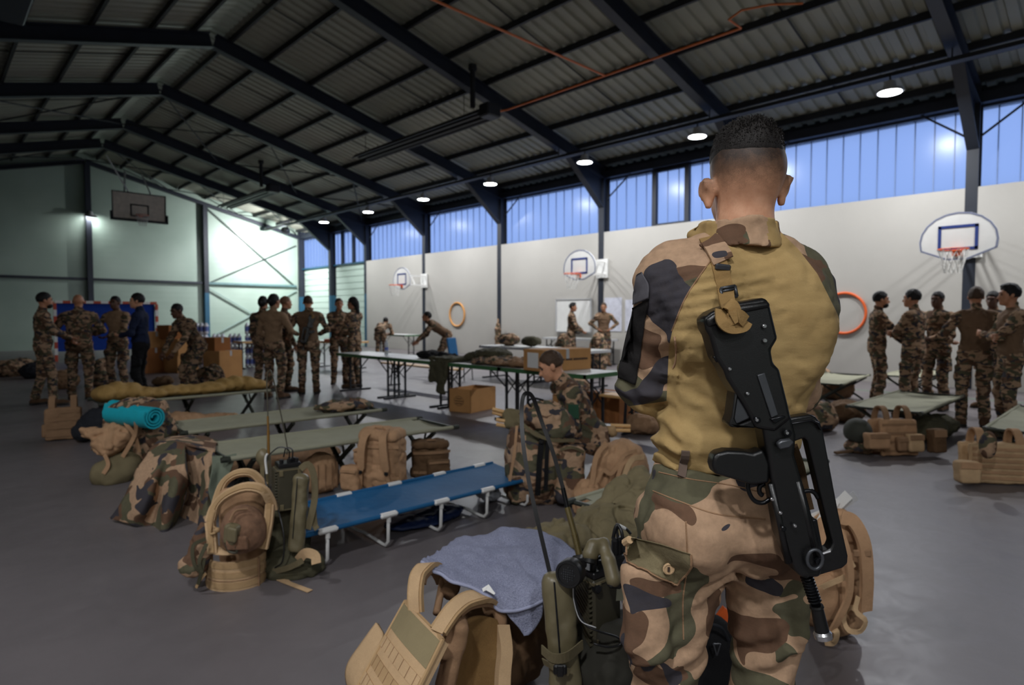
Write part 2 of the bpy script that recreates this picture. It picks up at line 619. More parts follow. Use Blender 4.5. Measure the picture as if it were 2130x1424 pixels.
M['white_tube'] = plain('white_coated_tube', srgb(216, 216, 214), .35, 0, .04, 8)
M['tan'] = fabric('coyote_tan_nylon', srgb(184, 146, 112), .14)
M['tan2'] = fabric('sandy_tan_nylon', srgb(200, 168, 130), .12)
M['tan_dk'] = fabric('dull_tan_nylon', srgb(152, 120, 92), .14)
M['tan_web'] = fabric('khaki_webbing', srgb(184, 152, 112), .1, .9, 1400, .4)
M['olive_web'] = fabric('olive_webbing', srgb(112, 102, 78), .1, .9, 1400, .4)
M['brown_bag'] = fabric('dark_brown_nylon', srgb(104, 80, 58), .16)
M['mesh_tan'] = fabric('tan_spacer_mesh', srgb(120, 92, 56), .12, .9, 420, 1.0)
M['olive'] = fabric('olive_drab_cloth', srgb(124, 113, 86), .16, .9, 800, .3, 7)
M['olive_dk'] = fabric('dark_olive_cloth', srgb(80, 77, 60), .16, .85, 800, .3, 7)
M['olive_vinyl'] = plain('olive_coated_canvas', srgb(108, 99, 74), .40, 0, .12, 9, .5, .15, 60)
M['sand_bag'] = fabric('sandy_yellow_quilt', srgb(176, 142, 86), .14, .8, 800, .3, 8)
M['sage'] = fabric('sage_green_cloth', srgb(120, 128, 112), .1)
M['towel'] = None
t = NT('lavender_grey_terry')
n1 = t.noise(230, 3, .7); n2 = t.noise(40, 4, .6)
c = t.mix(t.ramp(n1, [(.3, (0, 0, 0, 1)), (.7, (1, 1, 1, 1))]), srgb(128, 132, 158), srgb(182, 186, 212))
M['towel'] = t.fin(c, .95, 0, t.bump(n1, 1.0, .008, t.bump(n2, .3, .006)), .1)
M['towel_hem'] = fabric('lavender_grey_hem', srgb(162, 166, 192), .05, .9, 1200, .2)
M['radio'] = plain('dark_olive_radio_paint', srgb(66, 62, 48), .5, 0, .15, 15, None, .1, 300)
M['radio_lt'] = plain('olive_handset_plastic', srgb(112, 102, 76), .45, 0, .12, 15)
M['navy'] = fabric('navy_hoodie_knit', srgb(34, 42, 66), .12)
M['black_cloth'] = fabric('black_cloth', srgb(26, 26, 28), .15)
M['dark_bag'] = fabric('charcoal_bag_nylon', srgb(44, 46, 52), .15)
M['camo'] = camo('woodland_camo', 6.5)
M['camo_b'] = camo('woodland_camo_worn', 7.5, 4.0, .92)
M['camo_m'] = camo('woodland_camo_large', 5.4, 8.0, 1.0)
M['camo_far'] = camo('woodland_camo_uniform', 9.0, 9.0, .8, 500, 1.9)
M['camo_p'] = camo('woodland_camo_poncho', 5.6, 2.5, 1.08, 900, 1.2)
M['shirt_tan'] = fabric('tan_combat_shirt_knit', srgb(150, 122, 96), .1)
M['shirt_br'] = fabric('brown_combat_shirt_knit', srgb(116, 92, 72), .1)
M['ochre'] = None
t = NT('ochre_combat_shirt_knit')
n1 = t.noise(14, 5, .6); n2 = t.noise(700, 2, .6, 0, t.map((1, 1, 3)))
c = t.ramp(n1, [(.25, srgb(158, 132, 88)), (.75, srgb(184, 157, 108))])
c = t.mix(t.ramp(n2, [(.3, (0, 0, 0, 1)), (.7, (.35, .35, .35, 1))]), c, srgb(134, 106, 62))
M['ochre'] = t.fin(c, .88, 0, t.bump(n2, .35, .0006, t.bump(t.noise(26, 4, .6, 0, t.map((1, 1, 2.2))), .18, .004)), .15)
t = NT('combat_shirt_ochre_and_camouflage')
n1 = t.noise(14, 5, .6); n2 = t.noise(700, 2, .6, 0, t.map((1, 1, 3)))
c = t.ramp(n1, [(.25, srgb(158, 132, 88)), (.75, srgb(184, 157, 108))])
c = t.mix(t.ramp(n2, [(.3, (0, 0, 0, 1)), (.7, (.35, .35, .35, 1))]), c, srgb(134, 106, 62))
at = t.new('ShaderNodeAttribute', attribute_name='yoke')
gt = t.new('ShaderNodeMath', operation='GREATER_THAN'); t.ln(at.outputs['Fac'], gt.inputs[0]); gt.inputs[1].default_value = 0.0
c = t.mix(gt.outputs[0], c, camo_col(t, 4.6, 57.0, 1.0, 1.3))
M['shirt_main'] = t.fin(c, .88, 0, t.bump(n2, .35, .0006, t.bump(t.noise(26, 4, .6, 0, t.map((1, 1, 2.2))), .25, .005)), .15)
M['boot'] = plain('brown_suede_boot', srgb(84, 62, 44), .8, 0, .15, 20, .2)
M['sole'] = plain('dark_rubber_sole', srgb(30, 28, 26), .7, 0, .1, 20)
def skin(name, c):
    t = NT(name)
    col = t.ramp(t.noise(30, 5, .6), [(.3, dk(c, .88)), (.7, dk(c, 1.1))])
    t.b.inputs['Subsurface Weight'].default_value = .12
    t.b.inputs['Subsurface Radius'].default_value = (.012, .005, .003)
    return t.fin(col, .5, 0, t.bump(t.noise(400, 3), .15, .0008), .4)
M['skin'] = skin('fair_skin', srgb(206, 152, 120))
M['skin_m'] = skin('tan_skin', srgb(178, 126, 96))
M['skin_d'] = skin('dark_skin', srgb(92, 62, 46))
M['lip'] = plain('lips', srgb(158, 92, 80), .45, 0, .05, 30)
M['eye'] = plain('dark_eye', srgb(32, 26, 22), .2, 0, .05, 30)
def hairm(name, c):
    t = NT(name)
    n = t.noise(260, 4, .7, .4, t.map((1, 1, .35)))
    return t.fin(t.ramp(n, [(.3, dk(c, .5)), (.7, dk(c, 1.4))]), .6, 0, t.bump(n, .8, .003), .3)
M['hair'] = hairm('dark_brown_hair', srgb(26, 22, 20))
M['hair_b'] = hairm('brown_hair', srgb(74, 56, 42))
M['hair_k'] = hairm('black_hair', srgb(22, 20, 20))
M['stubble'] = hairm('shaved_hair', srgb(120, 88, 68))
M['gun'] = plain('black_gun_polymer', srgb(11, 11, 12), .36, 0, .25, 30, .5, .12, 500)
M['gun_dk'] = plain('blued_gun_steel', srgb(26, 27, 30), .28, .6, .2, 20)
M['gun_grey'] = plain('grey_magazine_steel', srgb(72, 74, 78), .35, .5, .15, 20)
M['strap'] = fabric('khaki_rifle_sling', srgb(150, 120, 76), .1, .85, 1600, .4)
M['patch_gn'] = fabric('dark_green_patch', srgb(44, 76, 58), .1)
M['lampglow'] = emis('lamp_glow', (.93, .97, 1.0, 1), 42.0)
M['plastic_wrap'] = plain('clear_white_plastic_film', srgb(206, 210, 220), .25, 0, .08, 8, .6)
M['water_blue'] = plain('blue_bottle_label', srgb(92, 108, 176), .4, 0, .12, 20)
M['net'] = plain('white_net_cord', srgb(210, 210, 206), .8, 0, .05, 20)


# ================================================================ THE HALL
XL, XR, XW = -4.04, 14.64, 14.9
YB, YE = -10.85, 31.63
RX = 5.3
COLS = [-10.85, -6.4, -1.95, 2.53, 6.98, 11.44, 15.89, 20.34, 24.82, 28.17, 31.55]
EAVE, SILL = 5.43, 3.87


def zb(x): return 7.83 - .2555 * abs(x - RX)          # underside of the rafters


def struct(o): return tag(o, kind='structure')


# floor
t = NT('dark_grey_sports_floor')
n1 = t.noise(.9, 5, .65); n2 = t.noise(40, 4, .7); n3 = t.noise(4, 6, .75, 1.2)
c = t.ramp(n1, [(.3, srgb(100, 95, 97)), (.7, srgb(113, 107, 109))])
c = t.mix(t.ramp(n3, [(.58, (0, 0, 0, 1)), (.8, (.35, .35, .35, 1))]), c, srgb(128, 122, 124))
c = t.mix(t.ramp(n2, [(.70, (0, 0, 0, 1)), (.78, (.5, .5, .5, 1))]), c, srgb(150, 144, 145))
M['floor'] = t.fin(c, t.ramp(n3, [(.3, (.36, .36, .36, 1)), (.7, (.48, .48, .48, 1))]), 0, t.bump(n2, .06, .002), .5)
floor = struct(MB().box(((XL + XW) / 2, (YB + YE) / 2, -.05), (XW - XL + .6, YE - YB + .4, .1)).build('floor', M['floor']))
lm = plain('faded_green_court_line', srgb(104, 150, 112), .5)
for i, (x0, x1, y0, y1) in enumerate([(XL, XR, 29.6, 29.66), (-1.0, -.95, YB, 29.6), (12.9, 12.95, YB, 29.6)]):
    MB().box(((x0 + x1) / 2, (y0 + y1) / 2, .001), (x1 - x0, y1 - y0, .002)).build('court_line', lm, floor)

# white wall boards under the window band, green cladding in the last two bays
wr = struct(MB().box((XW + .12, (YB + YE) / 2, SILL / 2), (.1, YE - YB, SILL)).build('wall_right', M['endwall']))
for a, b in zip(COLS[:-1], COLS[1:]):
    if b <= 24.9:
        MB().box((XR + .03, (a + b) / 2 + .02, SILL / 2), (.06, b - a - .12, SILL), None, .004).build('wall_panel', M['white_wall'], wr)
        MB().box((XR + .14, (a + b) / 2, SILL - .012), (.26, b - a - .1, .024)).build('ledge', M['ltgrey'], wr)
    else:
        m = MB()
        n = 13
        for k in range(n): m.box((XW + .03, (a + b) / 2, (k + .5) * SILL / n), (.03, b - a - .1, SILL / n - .02), None, .006)
        m.build('cladding_sheet', M['endwall'], wr)
        MB().box((XW - .04, (a + b) / 2, SILL), (.1, b - a, .07)).build('ledge', M['steel_blue'], wr)

# window band: strips of translucent sheet between the columns
t = NT('clear_blue_tinted_sheet')
tr = t.new('ShaderNodeBsdfTransparent'); tr.inputs[0].default_value = (.86, .90, .97, 1)
gl = t.new('ShaderNodeBsdfGlossy'); gl.inputs['Roughness'].default_value = .24; gl.inputs[0].default_value = (1, 1, 1, 1)
tl = t.new('ShaderNodeBsdfTranslucent'); tl.inputs[0].default_value = (.8, .86, .95, 1)
m1 = t.new('ShaderNodeMixShader'); m1.inputs[0].default_value = .25
t.ln(tr.outputs[0], m1.inputs[1]); t.ln(tl.outputs[0], m1.inputs[2])
m2 = t.new('ShaderNodeMixShader'); m2.inputs[0].default_value = .014
t.ln(m1.outputs[0], m2.inputs[1]); t.ln(gl.outputs[0], m2.inputs[2]); t.ln(m2.outputs[0], t.out.inputs[0])
M['pane'] = t.m
rib_m = plain('grey_blue_sheet_rib', srgb(116, 138, 178), .4, 0, .05, 5)
nw = 0
for a, b in zip(COLS[2:-1], COLS[3:]):
    nw += 1
    m = MB()
    m.box((XW + .02, (a + b) / 2, EAVE + .02), (.06, b - a, .06)).box((XW + .02, (a + b) / 2, SILL + .01), (.06, b - a, .05))
    if 6.9 < a < 7.1:
        for y in (9.75, 8.74): m.box((XW - .03, y, (SILL + EAVE) / 2), (.12, .13, EAVE - SILL))
        m.box((XW - .03, 9.245, SILL + .05), (.1, 1.0, .06)).box((XW - .03, 9.245, EAVE - .04), (.1, 1.0, .06))
    if 24.7 < a < 24.9:
        for y in (27.27, 26.2): m.box((XW - .03, y, (SILL + EAVE) / 2), (.12, .12, EAVE - SILL))
    w = struct(m.build('window_%d' % nw, M['steel']))
    n = max(3, round((b - a) / .34)); s = (b - a) / n
    proto = None
    for k in range(n):
        if proto is None:
            proto = MB().box((0, 0, 0), (.012, s - .012, EAVE - SILL - .04)).build('pane', M['pane'], w); o = proto
        else: o = link(proto.copy(), w)
        o.location = (XW + .03, a + (k + .5) * s, (SILL + EAVE) / 2)
        if k:
            r = MB().box((XW + .03, a + k * s, (SILL + EAVE) / 2), (.03, .016, EAVE - SILL - .04)).build('rib', rib_m, w)

# end wall (gable) with columns, girt and bracing
t = NT('pale_green_ribbed_cladding')
wv = t.new('ShaderNodeTexWave', wave_type='BANDS', bands_direction='Z'); wv.inputs['Scale'].default_value = 1.3; wv.inputs['Distortion'].default_value = 0
t.ln(t.co(), wv.inputs['Vector'])
c = t.ramp(t.noise(.7, 3), [(.3, srgb(146, 164, 152)), (.7, srgb(160, 177, 165))])
M['ribbed'] = t.fin(c, .35, 0, t.bump(wv.outputs['Fac'], .12, .01))
g = [(XL, 0), (XW + .1, 0), (XW + .1, zb(XW) + .5), (RX, zb(RX) + .5), (XL, zb(XL) + .5)]
we = struct(MB().prism(g, .1, lambda a, b, c: (a, YE + .1 + c, b)).build('wall_end', M['ribbed']))
MB().box((RX + .05, YE - .1, zb(RX) / 2 + 1.0), (.2, .22, zb(RX) - 2.0)).build('column', M['steel'], we)
MB().box((RX + .05, YE - .1, 1.0), (.2, .22, 2.0)).build('column', M['steel_blue'], we)
MB().box((10.0, YE - .1, zb(10) / 2 + 1.25), (.2, .22, zb(10) - 2.5)).build('column', M['steel'], we)
MB().box((10.0, YE - .1, 1.25), (.2, .22, 2.5)).build('column', M['steel_blue'], we)
MB().box((.6, YE - .1, zb(.6) / 2), (.2, .22, zb(.6))).build('column', M['steel'], we)
gm = plain('pale_teal_girt_steel', srgb(92, 122, 124), .5)
for a, b in ((XL, .5), (.7, 5.25), (5.45, 9.9), (10.1, 14.5)):
    MB().box(((a + b) / 2, YE - .05, 2.97), (b - a, .12, .1)).build('girt', gm if a > 9 else M['steel'], we)
br = plain('pale_grey_green_brace', srgb(150, 172, 168), .5)
for p, q in (((10.1, 6.55), (14.5, 2.9)), ((10.1, 2.97), (14.5, 5.1)), ((10.1, 2.75), (14.5, .15)), ((14.5, 2.75), (10.1, .35))):
    MB().bar((p[0], YE - .06, p[1]), (q[0], YE - .06, q[1]), .03, .08, (0, 1, 0)).build('brace', br if q[1] < 1 else M['purlin'], we)

# the two walls behind and beside the camera
struct(MB().box((XL - .05, (YB + YE) / 2, 2.9), (.1, YE - YB, 5.9)).build('wall_left', M['white_wall']))
struct(MB().prism(g, .1, lambda a, b, c: (a, YB - .1 + c, b)).build('wall_back', M['ribbed']))

# roof deck: trapezoidal sheets, one object for each bay and slope
ceil = struct(MB().bar((RX, YB, zb(RX) + .53), (RX, YE, zb(RX) + .53), .3, .02).build('ceiling', M['roof2']))


def sheet(y0, y1, x0, x1, mat):
    """ribbed sheet between y0,y1 running along the slope"""
    n = round((y1 - y0) / .278); s = (y1 - y0) / n
    ys = []; dz = []
    for k in range(n):
        b = y0 + k * s
        for f, z in ((0, 0), (.52, 0), (.62, .045), (.90, .045)): ys.append(b + f * s); dz.append(z)
    ys.append(y1); dz.append(0)
    vs = []
    for x in (x0, x1):
        for y, z in zip(ys, dz): vs.append((x, y, zb(x) + .475 + z))
    k = len(ys)
    fs = [(i, i + 1, k + i + 1, k + i) for i in range(k - 1)]
    return mk('roof_sheet', vs, fs, mat, ceil)


for a, b in zip(COLS[:-1], COLS[1:]):
    mid = (a + b) / 2
    b2 = YE + .12 if b > 31 else b
    for (p, q) in ((a, mid), (mid, b2)):
        sheet(p, q, RX + .3, XW + .2, M['roof'])
        sheet(p, q, RX - .3, XL - .1, M['roof'])
    for sg in (1, -1): MB().bar((RX + sg * .3, mid, zb(RX + .3) + .468), (RX + sg * 9.4, mid, zb(RX + 9.4) + .468), .03, .012, (0, 0, 1)).build('sheet_joint', M['purlin'], ceil)
    sheet(a, b2, RX + .3, RX, M['roof2']); sheet(a, b2, RX - .3, RX, M['roof2'])

PURL = [.42, 1.3, 2.45, 3.6, 4.75, 5.9, 7.05, 8.2, 9.25]
for sgn in (1, -1):
    for d in PURL:
        x = RX + sgn * d
        MB().bar((x, YB, zb(x) + .40), (x, YE, zb(x) + .40), .06, .13).build('purlin', M['purlin'], ceil)

# eave beams
for x in (XW + .15, XL - .06): MB().box((x, (YB + YE) / 2, EAVE + .28), (.06, YE - YB, .62)).build('eave_infill', M['steel'], ceil)
for x in (XW - .1, XL + .15):
    MB().box((x, (YB + YE) / 2, EAVE + .13), (.22, YE - YB, .2)).build('eave_beam', M['steel'], ceil)

# portal frames: columns, rafters, haunches
nt = 0
for y in COLS[1:]:
    end = y > 31
    fr = struct(empty('portal_frame_trim_%d' % (nt + 1), (0, y, 0))); nt += 1
    d = .16 if end else .34
    w = .2
    tb = .5 if y > 24 else 0
    for x0, sgn in ((XR, 1), (XL, -1)):
        cx = x0 + sgn * .14 if sgn > 0 else x0 + .16
        m = MB()
        hb = 2.4 if (y > 24 and sgn > 0) else 0
        for dx in (-.13, .13): m.box((cx + dx, 0, (EAVE + .4 + hb) / 2 if hb else (EAVE + .4) / 2), (.03, w, EAVE + .4 - hb))
        m.box((cx, 0, (EAVE + .4 + hb) / 2), (.24, .025, EAVE + .4 - hb))
        m.build('column', M['steel'], fr)
        if hb: MB().box((cx, 0, hb / 2), (.29, w, hb)).build('column_foot', M['steel_blue'], fr)
        e = x0 if sgn > 0 else x0 + .3
        # rafter
        m = MB()
        a = np.array([e + sgn * .1, 0, zb(e + sgn * .1)]); b = np.array([RX, 0, zb(RX)])
        n = np.array([sgn * .2475, 0, .9689])
        for off, h in ((.015, .03), (d - .015, .03)): m.bar(a + n * off, b + n * off, w, h, n)
        m.bar(a + n * d / 2, b + n * d / 2, .025, d - .04, n)
        m.build('rafter', M['steel'], fr)
        if not end:
            m = MB()
            x1 = e - sgn * 1.5
            poly = [(e + sgn * .02, zb(e)), (x1, zb(x1) + .02), (x1 + sgn * .1, zb(x1) - .04), (e - sgn * .02, 4.62), (e + sgn * .02, 4.6)]
            m.prism(poly, .025, lambda p, q, c: (p, c, q))
            m.bar((x1, 0, zb(x1) - .01), (e, 0, 4.6), w, .03, n)
            m.build('haunch', M['steel'], fr)
# roof bracing rods and knee braces of the window band
rod = M['purlin']
for (y0, y1) in ((20.34, 24.82), (28.17, 31.5)):
    xs = [RX - 4.6, RX, RX + 3.1, RX + 6.2, RX + 9.2]
    for a, b in zip(xs[:-1], xs[1:]):
        for p, q in ((a, b), (b, a)):
            MB().tube([(p, y0, zb(p) + .16), (q, y1, zb(q) + .16)], .022, 6).build('bracing_rod', rod, ceil)
for y in COLS[3:9]:
    MB().tube([(XW - .12, y - .1, 4.85), (XW - .12, y - .1 - .85, EAVE + .05)], .022, 6).build('knee_brace', rod, ceil)
MB().tube([(XW - .12, 2.63, 4.85), (XW - .12, 3.45, EAVE + .05)], .022, 6).build('knee_brace', rod, ceil)

# ================================================================ HALL FITTINGS
# cable tray under the lamps
tray = MB()
for dx in (-.09, .09): tray.bar((12.75 + dx, YB, 5.72), (12.75 + dx, YE - .3, 5.72), .015, .07)
tray.bar((12.75, YB, 5.69), (12.75, YE - .3, 5.69), .18, .01)
for y in COLS[1:-1]: tray.bar((12.75, y, 5.72), (12.75, y, 5.98), .02, .02, (0, 1, 0))
tag(tray.build('cable_tray', M['purlin']), 'dark metal cable tray running under the roof along the row of lamps', 'cable tray')


def high_bay(loc, label, watts, group, spread=math.pi):
    r = thing('high_bay_lamp', label, 'lamp', loc, 0, group)
    MB().lathe([(.05, .18), (.09, .16), (.11, .05), (.20, .02), (.215, -.01), (.215, -.03), (.19, -.03)], n=20).build('housing', M['ltgrey'], r, 30)
    MB().lathe([(.185, -.024), (.185, -.034)], n=24).build('diffuser', M['lampglow'], r)
    MB().tube([(0, 0, .16), (0, 0, .27)], .015, 6).build('bracket', M['black'], r)
    ld = bpy.data.lights.new('lamp_light', 'AREA'); ld.shape = 'DISK'; ld.size = .36; ld.energy = watts; ld.color = (.97, .98, 1.0); ld.spread = spread
    lo = bpy.data.objects.new('lamp_light', ld); link(lo, r); lo.location = (0, 0, -.04)
    return r


LY = [3.42, 7.2, 10.42, 14.1, 17.55, 21.15, 24.75, 28.55]
ordn = ['first', 'second', 'third', 'fourth', 'fifth', 'sixth', 'seventh', 'eighth']
for k, y in enumerate(LY):
    hb_ = high_bay((12.63, y, 5.42), 'round lit high-bay lamp, %s along the cable tray counted from the near end' % ordn[k], LAMP_W * (3.4 if k == 7 else 1), 'lit lamps along the window wall')
    if k == 7: hb_.rotation_euler = (.95, 0, 0)
for k, y in enumerate([-.4]):
    high_bay((12.63, y, 5.42), 'round lit high-bay lamp over the window side, %s behind the camera' % ordn[k], LAMP_W, 'lit lamps along the window wall')
LFY = [-7.6, -4.0, -.4, 3.42]
for k, y in enumerate(LFY):
    high_bay((-2.03, y, 5.42), 'round lit high-bay lamp of the opposite row, %s from the back wall' % ordn[k], LAMP_FAR_W * (.6, 1, 1, .5)[k], 'lit lamps along the opposite wall')
# end-wall floodlight on the ridge column
fl = thing('wall_floodlight', 'small lit floodlight mounted high on the end wall column', 'lamp', (5.4, YE - .3, 5.68))
MB().lathe([(.06, .14), (.10, .02), (.24, -.04), (.24, -.06), (.2, -.06)], n=18, R=rotm(.35)).build('housing', M['ltgrey'], fl, 30)
MB().lathe([(.2, -.05), (.2, -.068)], n=20, R=rotm(.35)).build('diffuser', M['lampglow'], fl)
MB().box((0, .16, .1), (.06, .2, .06)).build('bracket', M['black'], fl)
ld = bpy.data.lights.new('flood_light', 'AREA'); ld.shape = 'DISK'; ld.size = .36; ld.energy = 14; lo = bpy.data.objects.new('flood_light', ld); link(lo, fl); lo.location = (0, -.03, -.09); lo.rotation_euler = (.35, 0, 0)

# radiant tube heaters and orange gas pipe
for k, (y0, y1) in enumerate(((11.0, 16.7), (23.2, 28.3))):
    h = thing('tube_heater', ['long dark tube heater hung across the rafters nearer the camera', 'long tube heater hung near the end wall'][k], 'heater', (9.75, y0, 6.12), 0, 'tube heaters under the roof')
    L = y1 - y0
    prof = [(-.32, -.04), (-.2, .09), (.2, .09), (.32, -.04), (.29, -.04), (.18, .07), (-.18, .07), (-.29, -.04)]
    MB().prism(prof, L, lambda a, b, c, L=L: (a, L / 2 + c, b)).build('reflector_hood', M['purlin'], h)
    for dx in (-.12, .12): MB().tube([(dx, .1, 0), (dx, L - .1, 0)], .045, 8).build('burner_tube', M['black'], h)
    MB().box((0, -.1, .05), (.42, .34, .3), None, .03).build('burner_box', M['purlin'], h)
    MB().tube([(-.35, .1, .1), (-.35, .1, .95)], .06, 10).lathe([(.1, 0), (.1, .12)], (-.35, .1, .95), 10).build('flue', M['purlin'], h)
    for y in (.6, L - .6):
        for hx, hz in ((.2, .35), (-.2, .55)): MB().tube([(hx, y, .08), (hx, y, hz)], .008, 5).build('hanger', M['purlin'], h)
gp = thing('gas_pipe', 'thin orange gas pipe running under the roof purlins', 'pipe', (10.46, 5.15, 6.40))
MB().tube([(0, .0, 0), (0, 5.9, 0), (-.35, 6.2, -.1)], .022, 6).build('main_run', M['orange_pipe'], gp)
MB().tube([(0, 2.95, 0), (-4.5, 2.95, .02)], .022, 6).build('branch_run', M['orange_pipe'], gp)
MB().tube([(0, 0, 0), (-.45, .0, 0), (-.5, -.25, .05), (-.2, -.6, .12), (.1, -1.0, .1)], .018, 6).build('drop_run', M['orange_pipe'], gp)
dt = MB().box((1.1, 8.7, 6.55), (.7, 9.5, .5), None, .03).build('air_duct', M['steel'])
tag(dt, 'dark rectangular air duct hung under the roof in the upper corner', 'duct')

# ---------------------------------------------------------------- backboards
def ring_net(m, c, r=.225, n=18):
    a = [(c[0] + r * math.cos(2 * math.pi * k / n), c[1] + r * math.sin(2 * math.pi * k / n), c[2]) for k in range(n)]
    m.tube(a, .011, 6, True)


def net_mesh(c, r=.225):
    m = MB()
    for k in range(12):
        a = 2 * math.pi * k / 12
        for s in (-1, 1):
            pts = []
            for j in range(6):
                f = j / 5; q = r * (1 - .45 * f); b = a + s * f * .8
                pts.append((c[0] + q * math.cos(b), c[1] + q * math.sin(b), c[2] - .42 * f))
            m.tube(pts, .005, 4)
    return m


def side_hoop(y, label):
    XR = 14.59
    """fan-shaped backboard on an arm off the wall column; faces -x"""
    r = thing('basketball_hoop', label, 'basketball hoop', (XR, y, 0), 0, 'fan-shaped wall hoops')
    z0 = 2.42
    def fan(f=1.0):
        o = [(-.14 * f, -.0), (.14 * f, -.0)]
        pts = [(-.16, 0), (.16, 0), (.58, .18), (.60, .34)]
        for k in range(1, 10):
            a = math.pi * k / 10
            pts.append((.60 * math.cos(a), .34 + .52 * math.sin(a)))
        pts += [(-.60, .34), (-.58, .18)]
        c = np.array([0, .42]); return [tuple(c + (np.array(p) - c) * f) for p in pts]
    X = -1.04
    MB().prism(fan(), .03, lambda a, b, c: (X + c, a, z0 + b)).build('backboard', M['white'], r)
    o, i = fan(.985), fan(.94)
    m = MB(); n = len(o)
    for k in range(n):
        a, b = np.array(o[k]), np.array(o[(k + 1) % n]); mid = (a + np.array(i[k])) / 2; mid2 = (b + np.array(i[(k + 1) % n])) / 2
        m.bar((X - .017, mid[0], z0 + mid[1]), (X - .017, mid2[0], z0 + mid2[1]), .004, .03, (0, 0, 1) if abs(mid[0] - mid2[0]) > abs(mid[1] - mid2[1]) else (0, 1, 0))
    m.build('border_stripe', plain('grey_blue_stripe', srgb(120, 126, 150), .5), r)
    m = MB()
    for (a0, b0, a1, b1) in ((-.27, .20, .27, .20), (-.27, .60, .27, .60)): m.box((X - .018, (a0 + a1) / 2, z0 + b0), (.006, .6, .05))
    for a0 in (-.275, .275): m.box((X - .018, a0, z0 + .4), (.006, .05, .44))
    m.build('target_square', M['blue_line'], r)
    m = MB(); ring_net(m, (X - .33, 0, z0 + .17)); m.box((X - .07, 0, z0 + .165), (.12, .12, .02)); m.box((X - .025, 0, z0 + .13), (.02, .14, .12))
    m.build('rim', M['orange'], r)
    net_mesh((X - .33, 0, z0 + .165)).build('net', M['net'], r)
    m = MB()
    for dy in (-.12, .12):
        for dz in (.2, .55): m.bar((X, dy, z0 + dz), (-.02, dy, z0 + dz), .04)
    m.box((-.0, 0, z0 + .38), (.05, .4, .55)).bar((X * .5, -.12, z0 + .2), (X * .5, .12, z0 + .55), .03)
    m.build('wall_arm', M['white'], r)
    return r


side_hoop(20.25, 'fan-shaped white basketball hoop on the wall, smallest of three, near the green cladding')
side_hoop(11.35, 'fan-shaped white basketball hoop above the two soldiers by the whiteboard')
side_hoop(2.52, 'large fan-shaped basketball hoop on the dark column above the group of standing soldiers')

eb = thing('ceiling_backboard', 'rectangular basketball backboard hung from the roof in front of the green end wall', 'basketball hoop', (6.5, 28.2, 5.2))
MB().box((0, 0, .53), (1.86, .05, 1.08)).build('backboard', plain('dull_cream_board', srgb(214, 202, 186), .5), eb)
m = MB()
for z in (0, 1.06): m.box((0, -.03, z), (1.9, .03, .04))
for x in (-.93, .93): m.box((x, -.03, .53), (.04, .03, 1.08))
m.build('frame', M['purlin'], eb)
m = MB().box((0, -.04, -.02), (2.0, .1, .09))
for x in (-.98, .98): m.box((x, -.04, .12), (.06, .1, .34))
m.build('edge_padding', M['black'], eb)
m = MB()
for z in (.16, .6): m.box((0, -.03, z), (.64, .01, .05))
for x in (-.3, .3): m.box((x, -.03, .38), (.05, .01, .46))
m.build('target_square', M['purlin'], eb)
m = MB(); ring_net(m, (0, -.42, .16)); m.box((0, -.12, .15), (.14, .2, .03)); m.build('rim', M['orange'], eb)
net_mesh((0, -.42, .155)).build('net', M['net'], eb)
m = MB()
for x in (-.5, .5): m.tube([(x, .06, .9), (x * .6, .8, 2.0)], .03, 6)
m.tube([(-.3, .05, 1.0), (-1.2, -.6, 2.25)], .025, 6)
m.build('hanging_frame', M['ltgrey'], eb)

# hoops fixed to the white wall
for y, z, mat, nm in ((18.2, 1.46, M['amber'], 'amber ring target on the white wall beyond the tables'), (4.74, 1.47, M['orange'], 'large orange ring on the white wall beside the main soldier')):
    a = [(XR - .03, y + .44 * math.cos(2 * math.pi * k / 40), z + .44 * math.sin(2 * math.pi * k / 40)) for k in range(40)]
    o = MB().tube(a, .028, 8, True).build('wall_ring', mat, None, True)
    tag(o, nm, 'ring', 'rings on the white wall')

# whiteboard and notice sheets
wb = thing('whiteboard', 'framed whiteboard leaning on the white wall behind two soldiers', 'whiteboard', (XR - .03, 12.48, .9))
MB().box((0, 0, .52), (.02, 1.36, 1.0)).build('panel', M['white'], wb)
m = MB()
for z in (.02, 1.02): m.box((-.01, 0, z), (.04, 1.42, .03))
for y in (-.7, .7): m.box((-.01, y, .52), (.04, .03, 1.02))
m.build('frame', M['ltgrey'], wb)
for k, (dy, dz, w, h) in enumerate(((10.98, 1.45, .62, .98), (10.3, 1.42, .5, .9))):
    o = MB().box((XR - .012, dy, dz), (.006, w, h)).build('wall_notice', plain('pale_blue_notice', srgb(200, 202, 214), .6, 0, .12, 9))
    tag(o, ['pale blue printed sheet on the wall behind the soldier with hands on hips', 'second pale sheet on the wall, partly behind the main soldier'][k], 'notice', 'sheets on the white wall')


# ================================================================ PEOPLE
def ik(a, c, l1, l2, pole):
    a = np.asarray(a, float); c = np.asarray(c, float); d = c - a; L = np.linalg.norm(d)
    if L > (l1 + l2) * .995: c = a + d / L * (l1 + l2) * .995; d = c - a; L = np.linalg.norm(d)
    x = (l1 * l1 - l2 * l2 + L * L) / (2 * L); h = math.sqrt(max(l1 * l1 - x * x, 1e-6))
    u = d / L; p = np.asarray(pole, float); p = p - u * (p @ u)
    return a + u * x + unit(p) * h, c


